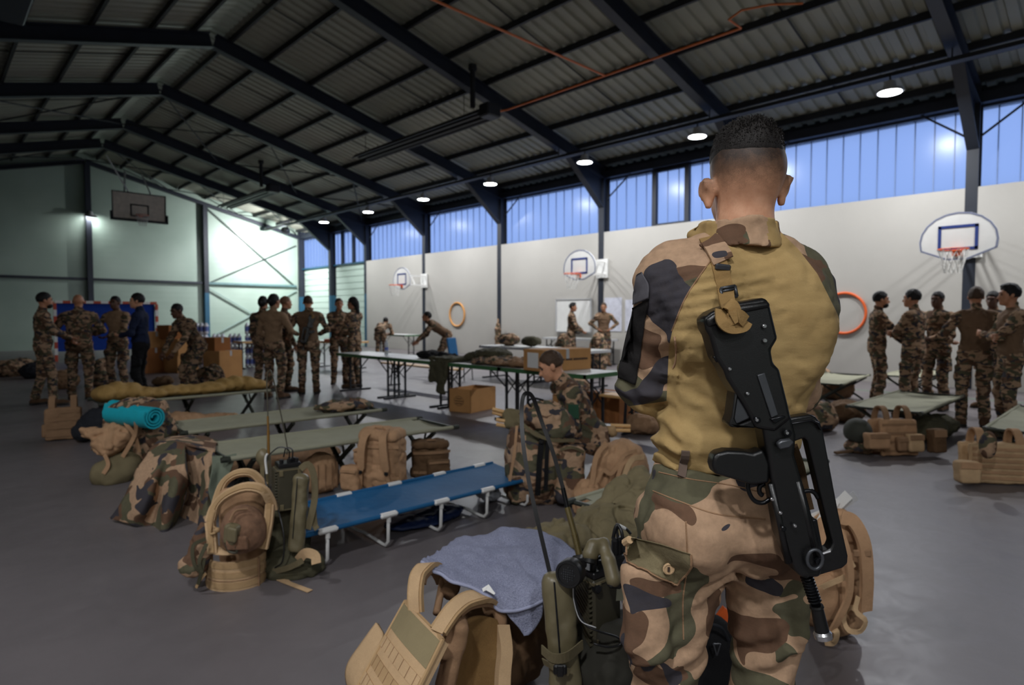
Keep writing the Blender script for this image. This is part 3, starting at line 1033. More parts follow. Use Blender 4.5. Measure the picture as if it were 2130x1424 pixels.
def head_soft(sf, c, R, s=1.0, beard=False, k=.02, fine=False):
    """skull, jaw, nose, brow, ears about head centre c; tag 0 skin"""
    def q(x, y, z): return c + R @ (np.array([x, y, z]) * s)
    def e(p, r, kk=k, tg=0, sub=False, R2=None): sf.ell(q(*p), np.array(r) * s, R if R2 is None else R @ R2, kk, tg, sub)
    e((0, -.012, .022), (.0765, .097, .092))
    e((0, .038, -.045), (.060, .056, .078), .03)
    e((0, .068, -.098), (.030, .024, .022), .025)
    sf.cap(q(0, .084, .0), q(0, .108, -.038), .010 * s, .015 * s, .012, 0)
    e((0, .078, .022), (.050, .018, .012), .02)
    for sx in (-1, 1):
        e((sx * .030, .090, .002), (.017, .013, .011), .01, 0, True)
        e((sx * .079, -.004, -.012), (.012, .020, .033), .006, 0, False, rotm(.15, 0, sx * .35))
    e((0, .090, -.066), (.024, .010, .010), .008, 1)
    return q


def hand_mb(m, w, d, nrm, side, curl=.5, s=1.0):
    """palm + five fingers at wrist w pointing along d; nrm = palm normal"""
    d = unit(d); nrm = unit(np.asarray(nrm, float) - d * np.dot(nrm, d)); x = np.cross(d, nrm) * side
    b = w + d * .02
    pal = [b, b + d * .045, b + d * .085]
    m.tube(pal, [.026 * s, .040 * s, .038 * s], 8, False, .42, nrm)
    for i, (o, L) in enumerate(((-.030, .070), (-.010, .080), (.010, .075), (.029, .058))):
        p = b + d * .082 + x * o * s; pts = [p]; a = 0.0; dd = d
        for f in (.45, .32, .23):
            a += curl * (.55 + .05 * i); dd = d * math.cos(a) + nrm * math.sin(a)
            pts.append(pts[-1] + dd * L * f * s)
        m.tube(pts, [.0095 * s, .009 * s, .0085 * s, .0065 * s], 6)
    p = b + d * .025 - x * .030 * s; dd = unit(d * .75 - x * .55 + nrm * .35)
    p2 = p + dd * .045 * s; d2 = unit(d * .85 + nrm * .4 - x * .1)
    m.tube([p, p2, p2 + d2 * .032 * s], [.013 * s, .0105 * s, .008 * s], 6)


JOINTS = {}


def person(label, loc, face, H=1.78, lean=0.0, twist=0.0, head=(0, 0), arms=None, legs=None, pelvis=None, top='camo_far', sleeves='camo_far', bottom='camo_far',
           skinm='skin_m', hair='short', hairm='hair', beard=False, bulk=1.0, res=.0135, collar=True, group='soldiers standing about the hall', seat=False, gloves=False):
    """face = world heading angle (radians, 0 = +y, clockwise); lean = torso pitch; head=(yaw,pitch)"""
    s = H / 1.78
    root = thing('person', label, 'person', (loc[0], loc[1], 0), -face, group)
    pel = np.array([0, 0, .955]) if pelvis is None else np.array(pelvis, float)
    Rt = rotm(-lean, 0, twist)
    def tp(x, y, z): return pel + Rt @ np.array([x, y, z])
    neck = tp(0, .005, .535); chest = tp(0, .01, .33); waist = tp(0, .0, .14)
    Rh = rotm(0, 0, twist + head[0]) @ rotm(head[1], 0, 0)
    hb = neck + Rt @ np.array([0, .012, .055]); hc = hb + Rh @ np.array([0, .022, .115])
    sh = {k: tp(k * .182 * bulk, 0, .452) for k in (-1, 1)}
    hip = {k: pel + np.array([k * .092, 0, -.03]) for k in (-1, 1)}
    arms = arms or {}
    legs = legs or {}
    A = {}; Lg = {}
    for k in (-1, 1):
        w, pole, nrm, curl = arms.get(k, (None, None, None, .5))
        if w is None: w = sh[k] + np.array([k * .06, .10, -.53]); pole = (k * .5, -1, 0); nrm = (-k, .2, 0)
        else: w = np.array(w, float); pole = pole or (k * .8, -.8, -.4); nrm = nrm or (-k, 0, 0)
        el, w = ik(sh[k], w, .29, .262, pole)
        A[k] = (el, w, np.array(nrm, float), curl)
        an, kp = legs.get(k, ((k * .12, -.01, .085), (k * .12, 1, 0)))
        kn, an = ik(hip[k], an, .425, .425, kp)
        Lg[k] = (kn, an)
    JOINTS.update(sh=sh, A=A, Rt=Rt, chest=chest)
    # body --------------------------------------------------------
    b = Soft(res * .92)
    head_soft(b, hc, Rh)
    b.cap(hb - (hb - neck) * .6, hc + Rh @ np.array([0, -.02, -.05]), .056, .053, .02)
    b.ell(chest, (.14 * bulk, .085, .19), Rt); b.ell(waist, (.12, .08, .14), Rt); b.ell(pel, (.13, .09, .11))
    b.cap(sh[-1], sh[1], .05)
    for k in (-1, 1):
        el, w, nrm, curl = A[k]; kn, an = Lg[k]
        b.cap(sh[k], el, .043, .036); b.cap(el, w, .036, .027); b.cap(w, w + unit(w - el) * .03, .027, .024)
        b.cap(hip[k], kn, .065, .05); b.cap(kn, an, .046, .036)
    ex = MB()
    for k in (-1, 1):
        el, w, nrm, curl = A[k]
        hand_mb(ex, w, w - el, nrm, k, curl)
    ex.cur = 2
    for sx in (-1, 1): ex.sphere(hc + Rh @ np.array([sx * .030, .0815, .002]), .0095, 8, 6)
    for sx in (-1, 1): ex.tube([hc + Rh @ np.array([sx * .014, .097, .022]), hc + Rh @ np.array([sx * .032, .094, .027]), hc + Rh @ np.array([sx * .048, .080, .020])], [.0035, .005, .003], 5)
    soft_obj('body', b, [M[skinm], M['lip'] if skinm != 'skin_d' else M['skin_d'], M['eye']], root, ex)
    # hair --------------------------------------------------------
    def hq(x, y, z): return hc + Rh @ np.array([x, y, z])
    if hair not in ('bald', None):
        h = Soft(res * .8)
        t0 = .006 if hair == 'buzz' else .014
        h.ell(hq(0, -.016, .030), (.0775 + t0 * .6, .097 + t0 * .5, .090 + t0), Rh, .01)
        h.ell(hq(0, .085, -.03), (.12, .068, .085), Rh, .012, 0, True)
        h.box(hq(0, .03, -.095), (.3, .3, .13), .03, Rh, .012, 0, True)
        if hair in ('pony', 'long', 'bun'):
            h.ell(hq(0, -.06, -.01), (.07, .06, .08), Rh, .02)
            if hair == 'bun': h.ell(hq(0, -.125, .0), (.042, .036, .042), Rh, .012)
            elif hair == 'pony': h.cap(hq(0, -.11, .02), hq(0, -.17, -.07), .028, .018, .015); h.cap(hq(0, -.17, -.07), hq(0, -.15, -.16), .018, .008, .01)
            else: h.cap(hq(0, -.09, .0), hq(0, -.11, -.16), .05, .04, .02); h.cap(hq(0, -.11, -.16), hq(0, -.10, -.33), .04, .02, .02)
        if hair == 'top': h.ell(hq(0, .01, .105), (.068, .08, .03), Rh, .02)
        h.noise(.006, 60)
        soft_obj('hair', h, M[hairm], root)
    if hair == 'bald':
        pass
    if beard:
        h = Soft(res * .8)
        h.ell(hq(0, .050, -.085), (.058, .052, .048), Rh, .01); h.ell(hq(0, .10, -.052), (.035, .03, .016), Rh, .008, 0, True)
        h.box(hq(0, .05, .0), (.3, .3, .10), .02, Rh, .01, 0, True)
        h.noise(.004, 70)
        soft_obj('beard', h, M[hairm], root)
    # upper garment ------------------------------------------------
    c = Soft(res)
    B = bulk
    c.ell(chest + Rt @ np.array([0, -.005, .02]), (.185 * B, .125 * B, .205), Rt, .05); c.ell(waist, (.158 * B, .118 * B, .17), Rt, .06)
    c.ell(pel + np.array([0, 0, .03]), (.168 * B, .128 * B, .105), None, .06)
    c.cap(tp(-.11 * B, -.012, .44), tp(.11 * B, -.012, .44), .075, .075, .06)
    for k in (-1, 1): c.cap(tp(k * .05, -.015, .505), tp(k * .15 * B, -.01, .462), .05, .06, .05)
    for k in (-1, 1):
        el, w, nrm, curl = A[k]
        c.ell(sh[k] + Rt @ np.array([0, 0, -.02]), (.072, .074, .08), Rt, .05, 1)
        c.cap(sh[k] + (el - sh[k]) * .1, el, .066, .055, .04, 1); c.cap(el, w - unit(w - el) * .005, .056, .042, .025, 1)
    if collar: c.cap(neck - Rt @ np.array([0, .01, .01]), neck + Rt @ np.array([0, .004, .045]), .066, .064, .02, 1)
    c.noise(.010, 11, label.__len__() * 1.3, (1, 1, 1.8)); c.noise(.005, 28, 3.1, (1, 1, 1.6)); c.crease(.008, 13, 2.2, (1, 1, 1.7))
    soft_obj('jacket' if top == sleeves else 'combat_shirt', c, [M[top], M[sleeves]], root)
    # trousers -----------------------------------------------------
    c = Soft(res)
    c.ell(pel + np.array([0, -.01, -.02]), (.165 * B, .128 * B, .125), None, .05)
    for k in (-1, 1):
        kn, an = Lg[k]
        c.cap(hip[k], kn, .100 * B, .074, .035); c.cap(kn, an + np.array([0, 0, .04]), .072, .066, .02)
        d = unit(kn - hip[k]); m_ = hip[k] * .45 + kn * .55 + np.array([k * .070, 0, 0])
        c.box(m_, (.06, .15, .19), .02, None, .02)
    c.noise(.011, 10, label.__len__() * .7, (1, 1, 1.8)); c.noise(.006, 26, 1.1, (1, 1, 1.7)); c.crease(.008, 12, 6.2, (1, 1, 1.7))
    soft_obj('trousers', c, M[bottom], root)
    # belt
    # boots --------------------------------------------------------
    for k in (-1, 1):
        kn, an = Lg[k]
        fd = np.array([k * .25, 1, 0]); fd = unit(fd)
        if seat: fd = unit(np.array([k * .1, 1, 0]))
        c = Soft(.011)
        zf = max(an[2] - .085, 0)
        c.cap(an + np.array([0, 0, .09]), an + np.array([0, 0, -.02]), .056, .054, .02)
        a0 = np.array([an[0], an[1], zf + .045]); c.cap(a0 - fd * .035, a0 + fd * .12, .046, .040, .03, 0)
        c.cap(a0 + fd * .12, a0 + fd * .18 + np.array([0, 0, -.005]), .042, .036, .02, 0)
        c.box(a0 + fd * .065 + np.array([0, 0, -.032]), (.088, .285, .028), .012, rotm(0, 0, -math.atan2(fd[0], fd[1])), .004, 1)
        c.box(a0 + np.array([0, 0, -.095]), (.9, .9, .1), .001, None, .001, 0, True)
        soft_obj('boot', c, [M['boot'], M['sole']], root)
    return root


def heading(dx, dy): return math.atan2(dx, dy)


TOCAM = lambda x, y: heading(-x, -y)


# ================================================================ TABLES, BENCHES, BOXES
def table(loc, rz, label, L=1.48, Wd=.70, H=.725, edge='table_green', group='folding tables in a row', simple=False):
    """folding table, long side along local y"""
    r = thing('folding_table', label, 'table', (loc[0], loc[1], 0), rz, group)
    MB().box((0, 0, H - .012), (Wd - .02, L - .02, .024), None, .004).build('tabletop', M['table_white'], r)
    m = MB()
    for s in (-1, 1):
        m.box((s * (Wd / 2 - .012), 0, H - .028), (.024, L, .052)); m.box((0, s * (L / 2 - .012), H - .028), (Wd, .024, .052))
    m.build('edge_frame', M[edge], r)
    for s in (-1, 1):
        y = s * (L / 2 - .09)
        m = MB()
        for x in (-.11, .11): m.bar((x, y, .03), (x, y, H - .03), .028)
        m.box((0, y, .10), (.2, .02, .02)).bar((-.11, y, .55), (.11, y, .32), .012).bar((.11, y, .55), (-.11, y, .32), .012)
        m.bar((-Wd / 2 + .03, y, .016), (Wd / 2 - .03, y, .016), .035, .03)
        m.build('leg_frame', M['blacksteel'], r)
        for bx in (-.11, .11): MB().bar((bx, y, .42), (bx, y - s * .36, H - .05), .014).build('brace', M['blacksteel'], r)
    return r


lab = ['green-edged folding table with a water bottle, farthest from the camera in its row', 'green-edged folding table under the hanging olive jacket', 'green-edged folding table under the heap of camouflage jackets', 'green-edged folding table carrying the printed cardboard box behind the seated soldier']
for k in range(4): table((5.97, 9.86 - k * 1.5), 0, lab[k])
for k, (x, y) in enumerate(((9.6, 9.9), (9.6, 8.3))):
    table((x, y), 0, ['pale folding table beyond the camouflage jackets', 'pale folding table in front of the soldier with hands on hips'][k], 1.58, .75, .74, 'ltgrey', 'pale tables beyond the row')
table((12.6, 19.2), 0, 'green-legged table by the wall where a soldier bends double', 2.0, .7, .74, 'table_green', 'tables by the wall')
table((14.3, 12.0), 0, 'narrow table under the whiteboard', 2.6, .44, .74, 'ltgrey', 'tables by the wall')
table((6.75, 16.9), math.pi / 2, 'wooden-edged table in front of the water packs', 1.3, .6, .74, 'wood', 'tables by the wall')
table((8.2, 15.3), 0.3, 'folding table with an orange tray behind the standing soldiers', 1.5, .7, .74, 'wood', 'tables by the wall')
tr = MB(); tr.box((0, 0, .035), (.5, .36, .07), None, .015)
o = tr.build('orange_tray', M['orange']); o.location = (8.05, 15.2, .728); tag(o, 'orange tray on the table between two standing soldiers', 'tray')


def bench(loc, rz, label, L=2.1):
    r = thing('wooden_bench', label, 'bench', (loc[0], loc[1], 0), rz, 'pine benches')
    MB().box((0, 0, .445), (.27, L, .03), None, .006).build('seat_plank', M['wood'], r)
    for s in (-1, 1):
        y = s * (L / 2 - .35)
        m = MB()
        for x in (-.09, .09): m.bar((x, y, .02), (x * .6, y, .43), .025)
        m.bar((-.13, y, .012), (.13, y, .012), .03, .024).bar((0, y, .25), (0, y - s * .25, .43), .018)
        m.build('leg_frame', M['blacksteel'], r)
    return r


bench((6.12, 3.65), 0, 'pine bench beside the elbow of the main soldier')
bench((7.0, 9.9), 0, 'pine bench seen under the farthest green-edged table', 2.4)


def carton(loc, size, rz, label, dark=False, open_top=False, tape=True, text=False, group=None):
    r = thing('cardboard_box', label, 'box', loc, rz, group)
    w, d, h = size; mt = M['cardboard_dark' if dark else 'cardboard']
    if open_top:
        m = MB(); tk = .008
        m.box((0, 0, tk / 2), (w, d, tk))
        for s in (-1, 1): m.box((s * (w / 2 - tk / 2), 0, h / 2), (tk, d, h)); m.box((0, s * (d / 2 - tk / 2), h / 2), (w, tk, h))
        m.build('box_body', mt, r)
        for s in (-1, 1): MB().bar((s * w / 2, 0, h), (s * (w / 2 - .10), 0, h - .09), d - .03, .005, (s, 0, 1)).build('flap', mt, r)
    else:
        MB().box((0, 0, h / 2), size, None, .006).build('box_body', mt, r)
        MB().box((0, 0, h + .0008), (.004, d, .001)).build('flap_seam', M['ink'], r)
    if tape: MB().box((0, 0, h + .001), (.05, d + .002, .0015)).box((0, -d / 2 - .001, h - .06), (.05, .0015, .12)).build('tape', M['ltgrey'], r)
    if text:
        m = MB(); rn = random.Random(5); x = -w * .40
        while x < w * .40:
            q = rn.uniform(.012, .03); m.box((x + q / 2, -d / 2 - .0012, h * .52), (q, .0015, .022 + rn.uniform(0, .008))); x += q + rn.choice((.004, .004, .018))
        m.build('printed_line', M['ink'], r)
        MB().box((-w / 2 - .001, 0, h * .5), (.0015, d * .55, h * .7)).build('address_sheet', M['paper'], r)
    return r


# open box on the floor: lettering scribble on its side
b = carton((6.0, 7.1, 0), (.62, .40, .34), math.radians(12), 'open brown cardboard box standing alone on the floor', False, True, False)
m = MB()
for dz, w_ in ((.20, .10), (.165, .15), (.13, .12)): m.box((-.3112, .02, dz), (.0015, w_, .012))
m.tube([(-.3112, .02 + .09 * math.cos(a * .5), .165 + .07 * math.sin(a * .5)) for a in range(13)], .003, 4).build('printed_mark', M['ink'], b)
carton((5.92, 5.32, .727), (.80, .40, .27), math.radians(-8), 'printed brown cardboard box lying on the table behind the seated soldier', text=True)
carton((6.55, 4.95, 0), (.40, .5, .42), .1, 'cardboard box under the table behind the seated soldier', True)
carton((6.35, 5.5, 0), (.36, .3, .36), .2, 'small cardboard box on the floor behind the seated soldier head')
g = 'boxes stacked near the goal'
for k, (x, y, z, w, d, h, dk_, l) in enumerate((
        (4.15, 17.4, 0, .56, .6, .62, True, 'dark brown carton at the foot of the box stack beside the navy hoodie'),
        (4.75, 17.0, 0, .56, .6, .42, False, 'light carton on the floor beneath the stacked boxes'), (4.75, 17.0, .42, .56, .6, .42, False, 'light carton in the middle of the box stack'),
        (4.2, 17.4, .62, .5, .5, .40, False, 'light carton resting on the dark brown carton'), (4.6, 17.1, .84, .5, .5, .34, True, 'brown carton topping the box stack'),
        (5.05, 14.9, 0, .62, .55, .62, False, 'large carton behind the stooping soldier'), (4.95, 14.95, .62, .40, .42, .30, True, 'small carton on top of the large carton behind the stooping soldier'))):
    carton((x, y, z), (w, d, h), .25 + .05 * (k % 3), l, dk_, group=g)
carton((.62, 17.6, 0), (.6, .4, .2), .3, 'flat cardboard box on the floor at the picture edge by the end wall', group=g)

# water bottle packs
sf = Soft(.014)
for i in range(3):
    for j in range(2):
        x = -.11 + i * .11; y = -.055 + j * .11
        sf.cap((x, y, .05), (x, y, .23), .05, .05, .012); sf.cap((x, y, .23), (x, y, .31), .045, .018, .02)
V, F, tg = sf.mesh()
fz = V[F[:, 0], 2]
fm = np.where((fz > .09) & (fz < .21), 1, 0)
pk0 = mk('water_bottle_pack', V, F, [M['plastic_wrap'], M['water_blue']], None, True, fm)
n = 0
rn = random.Random(3)
rows = ['bottom', 'second', 'third', 'top']
for lv in range(4):
    for c_ in range(5):
        if lv == 3 and c_ in (1, 2, 4): continue
        o = pk0 if n == 0 else link(pk0.copy()); n += 1
        o.location = (5.55 + c_ * .36, 17.95 - c_ * .22 + rn.uniform(-.02, .02), .30 * lv + .001); o.rotation_euler = (0, 0, -.55)
        tag(o, 'shrink-wrapped pack of blue-labelled water bottles, %s row, stack place %s from the cartons' % (rows[lv], ordn[c_]), 'water pack', 'water packs piled by the end wall')

# handball goal with blue curtain
gl = thing('handball_goal', 'red and white handball goal hung with a blue curtain by the end wall', 'goal', (4.45, 23.5, 0))
gr_ = plain('goal_red', srgb(186, 74, 48), .5)
for s in (-1, 1):
    for k in range(9): MB().box((s * 1.4, 0, .1 + k * .2), (.08, .08, .2)).build('post_band', (gr_, M['white'])[k % 2], gl)
for k in range(14): MB().box((-1.3 + k * .2, 0, 1.84), (.2, .08, .08)).build('crossbar_band', (gr_, M['white'])[(k + 1) % 2], gl)
MB().box((0, .06, 1.05), (2.7, .03, 1.5)).build('curtain', M['goal_blue'], gl)
m = MB()
for s in (-1, 1): m.tube([(s * 1.4, .04, .03), (s * 1.3, .95, .03), (s * 1.3, .9, .6), (s * 1.4, .05, 1.8)], .02, 6)
m.build('back_stay', M['ltgrey'], gl)

# small things on the table row
bt = thing('water_bottle', 'clear plastic water bottle with blue cap on the farthest green-edged table', 'bottle', (5.92, 9.35, .728))
t = NT('clear_plastic'); t.b.inputs['Transmission Weight'].default_value = .7; t.b.inputs['IOR'].default_value = 1.2
M['clear'] = t.fin(srgb(215, 222, 232), .12)
MB().lathe([(.03, 0), (.034, .01), (.034, .14), (.032, .15), (.034, .16), (.034, .2), (.014, .245), (.014, .26)], n=14).build('bottle_body', M['clear'], bt, True)
MB().lathe([(.0345, .085), (.0345, .135)], n=14).build('paper_band', M['water_blue'], bt)
MB().lathe([(.016, .26), (.016, .28)], n=12).build('cap', M['white'], bt)


def heap(name, label, cat, loc, mat, blobs, seed=0, res=.016, amp=.02, group=None, rz=0, floor_cut=True, sc=9):
    """crumpled cloth heap: blobs (x,y,z,rx,ry,rz)"""
    s = Soft(res)
    for q in blobs: s.ell(q[:3], q[3:6], None, .04)
    s.noise(amp, sc, seed); s.noise(amp * .6, sc * 2.6, seed + 5); s.noise(amp * .3, sc * 6, seed + 9); s.crease(amp * .8, sc * 1.5, seed + 3)
    if floor_cut: s.add(lambda X, Y, Z: np.where(Z < .0, (-Z) * 1.0, 0))
    o = soft_obj(name, s, mat)
    o.location = loc; o.rotation_euler = (0, 0, rz)
    return tag(o, label, cat, group)


g = 'clothing heaped on the table row'
heap('camouflage_jacket', 'camouflage jacket spread on the table under the heap beside the printed box', 'jacket', (5.95, 6.3, .73), M['camo_b'], [(0, 0, .05, .28, .4, .07), (.1, -.35, .05, .22, .3, .06), (-.15, .3, .04, .2, .25, .05)], 2, group=g)
heap('camouflage_jacket', 'darker camouflage jacket bundled on top of the table heap', 'jacket', (6.1, 6.75, .76), M['olive_dk'], [(0, 0, .09, .25, .35, .10), (0, .3, .05, .2, .3, .07)], 7, group=g)
heap('camouflage_trousers', 'brown and green garment bundled against the printed cardboard box', 'clothing', (5.78, 5.95, .735), M['tan_dk'], [(0, 0, .04, .16, .25, .05), (-.05, .2, .03, .12, .2, .04)], 12, group=g)
heap('dark_bag', 'black bag with papers at the end of the olive jacket', 'bag', (6.0, 8.15, .73), M['black_cloth'], [(0, 0, .05, .22, .3, .07), (.1, -.3, .04, .15, .2, .05)], 15, group=g)
# olive jacket hanging over the table edge
s = Soft(.014)
s.box((5.9, 7.45, .765), (.55, .55, .05), .02, None, .03); s.box((5.60, 7.42, .58), (.05, .42, .34), .02, rotm(0, .12, 0), .04); s.box((5.57, 7.33, .38), (.05, .20, .22), .02, None, .04)
s.noise(.016, 12); s.noise(.01, 30, 3)
tag(soft_obj('olive_jacket', s, M['olive_dk']), 'olive jacket hanging over the edge of the table row, one sleeve down', 'jacket', g)
# things on the far tables and along the wall
g = 'gear along the far tables'
for k, (x, y, z, mt, l, a) in enumerate((
        (9.6, 10.1, .745, 'camo', 'camouflage bag on the pale table under the amber ring', (.22, .3, .14)), (9.5, 9.3, .745, 'olive_dk', 'dark green bag on the pale table beside the camouflage bag', (.2, .25, .12)),
        (11.0, 9.7, 0, 'camo_b', 'camouflage rucksack standing behind the pale tables', (.22, .22, .50)), (11.3, 8.9, 0, 'camo', 'second camouflage rucksack behind the pale tables near the whiteboard', (.25, .22, .52)),
        (8.0, 6.9, 0, 'camo', 'round camouflage bundle on the floor under the table row', (.38, .3, .20)), (7.8, 5.4, 0, 'tan_dk', 'brown rucksack on the floor behind the pine bench', (.3, .25, .22)))):
    heap('gear_bag', l, 'bag', (x, y, z), M[mt], [(0, 0, a[2], a[0], a[1], a[2]), (a[0] * .4, .05, a[2] * 1.2, a[0] * .6, a[1] * .6, a[2] * .7)], k * 3, .02, .02, g)
s = Soft(.02); s.box((0, 0, .36), (.26, .1, .72), .04); s.cap((0, 0, .72), (0, 0, 1.02), .09, .03, .05); s.noise(.02, 9, 4)
o = soft_obj('hanging_jacket', s, M['camo_b']); o.location = (14.45, 15.75, .25); tag(o, 'camouflage jacket hanging on the wall at the panel joint', 'jacket', g)
ch = thing('blue_chair', 'blue plastic chair back beside the soldier leaning over gear', 'chair', (8.6, 10.6, 0), .4)
MB().box((0, 0, .45), (.42, .42, .03), None, .01).build('seat', M['cot_blue'], ch); MB().box((0, .2, .72), (.40, .04, .42), rotm(-.15), .015).build('backrest', M['cot_blue'], ch)
for sx_ in (-1, 1):
    for sy_ in (-1, 1): MB().tube([(sx_ * .18, sy_ * .18, .44), (sx_ * .2, sy_ * .2, .0)], .012, 6).build('leg', M['blacksteel'], ch)
hm = thing('held_helmet', 'dark helmet held by the soldier at the whiteboard', 'helmet', tuple(P(1201, 686, 17.5)), 0)
MB().sphere((0, 0, 0), .14, 14, 8, (1, 1.15, .85)).build('shell', M['camo_b'], hm, True); MB().tube([(.12 * math.cos(a), .14 * math.sin(a), -.07) for a in np.linspace(0, 6.28, 16)], .015, 6).build('rim', M['black'], hm)

# ================================================================ COTS
def field_cot(loc, rz, label, L=1.9, Wd=.62, H=.42, sag=.025, group='olive field cots'):
    """canvas cot, long side along local x"""
    r = thing('field_cot', label, 'camp bed', (loc[0], loc[1], 0), rz, group)
    nx, ny = 26, 9; vs = []
    for top in (1, 0):
        for i in range(nx + 1):
            for j in range(ny + 1):
                x = -L / 2 + L * i / nx; y = -Wd / 2 + Wd * j / ny
                z = H - sag * (1 - (2 * y / Wd) ** 2) - .004 * math.sin(x * 9 + y * 5) - (0 if top else .006)
                vs.append((x, y, z))
    fs = []; N = (nx + 1) * (ny + 1)
    def I(i, j, o): return o + i * (ny + 1) + j
    for i in range(nx):
        for j in range(ny):
            if i in (0, nx - 1) and j in (0, ny - 1): continue
            fs.append((I(i, j, 0), I(i + 1, j, 0), I(i + 1, j + 1, 0), I(i, j + 1, 0))); fs.append((I(i, j, N), I(i, j + 1, N), I(i + 1, j + 1, N), I(i + 1, j, N)))
    mk('canvas', vs, fs, M['cot_green'], r, True)
    for s in (-1, 1):
        m = MB().tube([(-L / 2 - .03, s * Wd / 2, H - .008), (L / 2 + .03, s * Wd / 2, H - .008)], .018, 8)
        m.build('side_rail', M['cot_green'], r)
        for x in (-L / 2 - .03, L / 2 + .03): MB().tube([(x - .03, s * Wd / 2, H - .008), (x + .03, s * Wd / 2, H - .008)], .021, 8).build('rail_cap', M['cot_frame'], r)
        MB().tube([(s * (L / 2 + .01), -Wd / 2 - .02, H - .012), (s * (L / 2 + .01), Wd / 2 + .02, H - .012)], .014, 6).build('end_bar', M['cot_frame'], r)
    for x in (-L / 2 + .18, 0, L / 2 - .18):
        for s in (-1, 1):
            MB().bar((x + s * .015, s * Wd / 2, H - .03), (x + s * .015, -s * Wd / 2 * .85, .012), .028, .028).build('leg', M['cot_frame'], r)
            MB().bar((x + s * .10, s * Wd / 2 * .96, H - .03), (x, s * .1, .24), .014).build('leg_strut', M['cot_frame'], r)
    return r


field_cot((2.45, 8.55), 0, 'olive field cot carrying the long sandy sleeping bag')
field_cot((2.60, 6.03), -.02, 'olive field cot with the camouflage jacket at its far end')
field_cot((2.52, 4.73), -.06, 'olive field cot behind the tan backpack, notched canvas corners')
field_cot((8.44, 2.0), 0, 'olive field cot behind the plate carrier under the large hoop', 1.95, .70)
field_cot((7.85, .70), 0, 'olive field cot at the picture edge behind the tan vest', 1.95, .66)
field_cot((10.6, 3.55), .1, 'olive field cot beside the bearded soldier legs', 1.9)
field_cot((9.75, 5.2), .1, 'olive field cot beyond the main soldier waist', 1.9)
field_cot((12.7, 2.9), 0, 'olive field cot under the wall behind the soldiers', 1.9)

cb = thing('folding_camp_bed', 'royal blue folding camp bed with white tube legs', 'camp bed', (2.42, 3.46, 0), -.015)
L, Wd, H = 1.86, .56, .215
nx, ny = 30, 8; vs = []
for top in (1, 0):
    for i in range(nx + 1):
        for j in range(ny + 1):
            x = -L / 2 + L * i / nx; y = -Wd / 2 + Wd * j / ny; e = abs(2 * x / L)
            z = H - .018 * (1 - (2 * y / Wd) ** 2) + .05 * max(0, e - .84) - .003 * math.sin(7 * x + 4 * y) - (0 if top else .006)
            vs.append((x, y, z))
fs = []; N = (nx + 1) * (ny + 1)
for i in range(nx):
    for j in range(ny):
        a = i * (ny + 1) + j; b = a + ny + 1
        fs += [(a, b, b + 1, a + 1), (N + a, N + a + 1, N + b + 1, N + b)]
mk('canvas', vs, fs, M['cot_blue'], cb, True)
for s in (-1, 1): MB().tube([(-L / 2, s * Wd / 2, H), (L / 2, s * Wd / 2, H)], .014, 8).build('side_rail', M['cot_blue'], cb)
for x in np.linspace(-L / 2 + .14, L / 2 - .14, 5):
    y0 = Wd / 2
    pts = [(x, -y0, H - .01), (x, -y0 + .005, .05), (x, -y0 + .03, .018), (x, -y0 + .07, .016), (x, 0, .03), (x, y0 - .07, .016), (x, y0 - .03, .018), (x, y0 - .005, .05), (x, y0, H - .01)]
    MB().tube(pts, .0105, 8).build('leg_hoop', M['white_tube'], cb, True)
    for s in (-1, 1):
        m = MB().box((x, s * (Wd / 2 + .003), H), (.125, .042, .032), None, .012); m.tube([(x, s * (Wd / 2 + .003), H - .01), (x, s * (Wd / 2 + .003), H - .045)], .014, 8)
        m.build('clamp', M['white_tube'], cb)
pb = heap('plastic_bag', 'crumpled white plastic bag under the far end of the blue camp bed', 'bag', (3.12, 3.5, 0), M['plastic_wrap'], [(0, 0, .06, .08, .09, .06), (-.04, .05, .1, .07, .06, .05)], 5, .008, .014, None, 0, True, 20)
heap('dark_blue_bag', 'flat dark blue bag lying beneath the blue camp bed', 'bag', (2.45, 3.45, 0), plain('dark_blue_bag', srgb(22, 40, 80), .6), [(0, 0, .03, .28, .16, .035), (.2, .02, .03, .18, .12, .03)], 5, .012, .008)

# sandy sleeping bag on the first cot
s = Soft(.016)
for k in range(14):
    x = 1.55 + k * .135; y = 8.5 + .03 * math.sin(k * 1.3)
    r_ = [.16, .18, .17, .12, .10, .115, .10, .10, .11, .12, .15, .17, .16, .11][k]
    s.ell((x, y, .42 + r_ * .55), (.12, .24, r_ * .62), None, .03)
s.noise(.014, 10, 2); s.noise(.008, 26, 8); s.box((2.4, 8.5, .30), (3, 1.2, .24), .001, None, .002, 0, True)
tag(soft_obj('sleeping_bag', s, M['sand_bag']), 'long sandy yellow sleeping bag stretched on a field cot', 'sleeping bag')
heap('camouflage_jacket', 'camouflage jacket crumpled at the end of the middle field cot', 'jacket', (3.28, 6.02, .40), M['camo'], [(0, 0, .06, .24, .2, .06), (.15, -.05, .05, .15, .16, .05), (-.2, .04, .05, .12, .14, .04)], 3, .014, .018)


# ================================================================ THE CROWD
def gp_(u, t):
    p = P(u, 656, t); return (p[0], p[1])


def HD(u, a): return YAW + math.atan((u - 1065) / FPX) + math.radians(a)


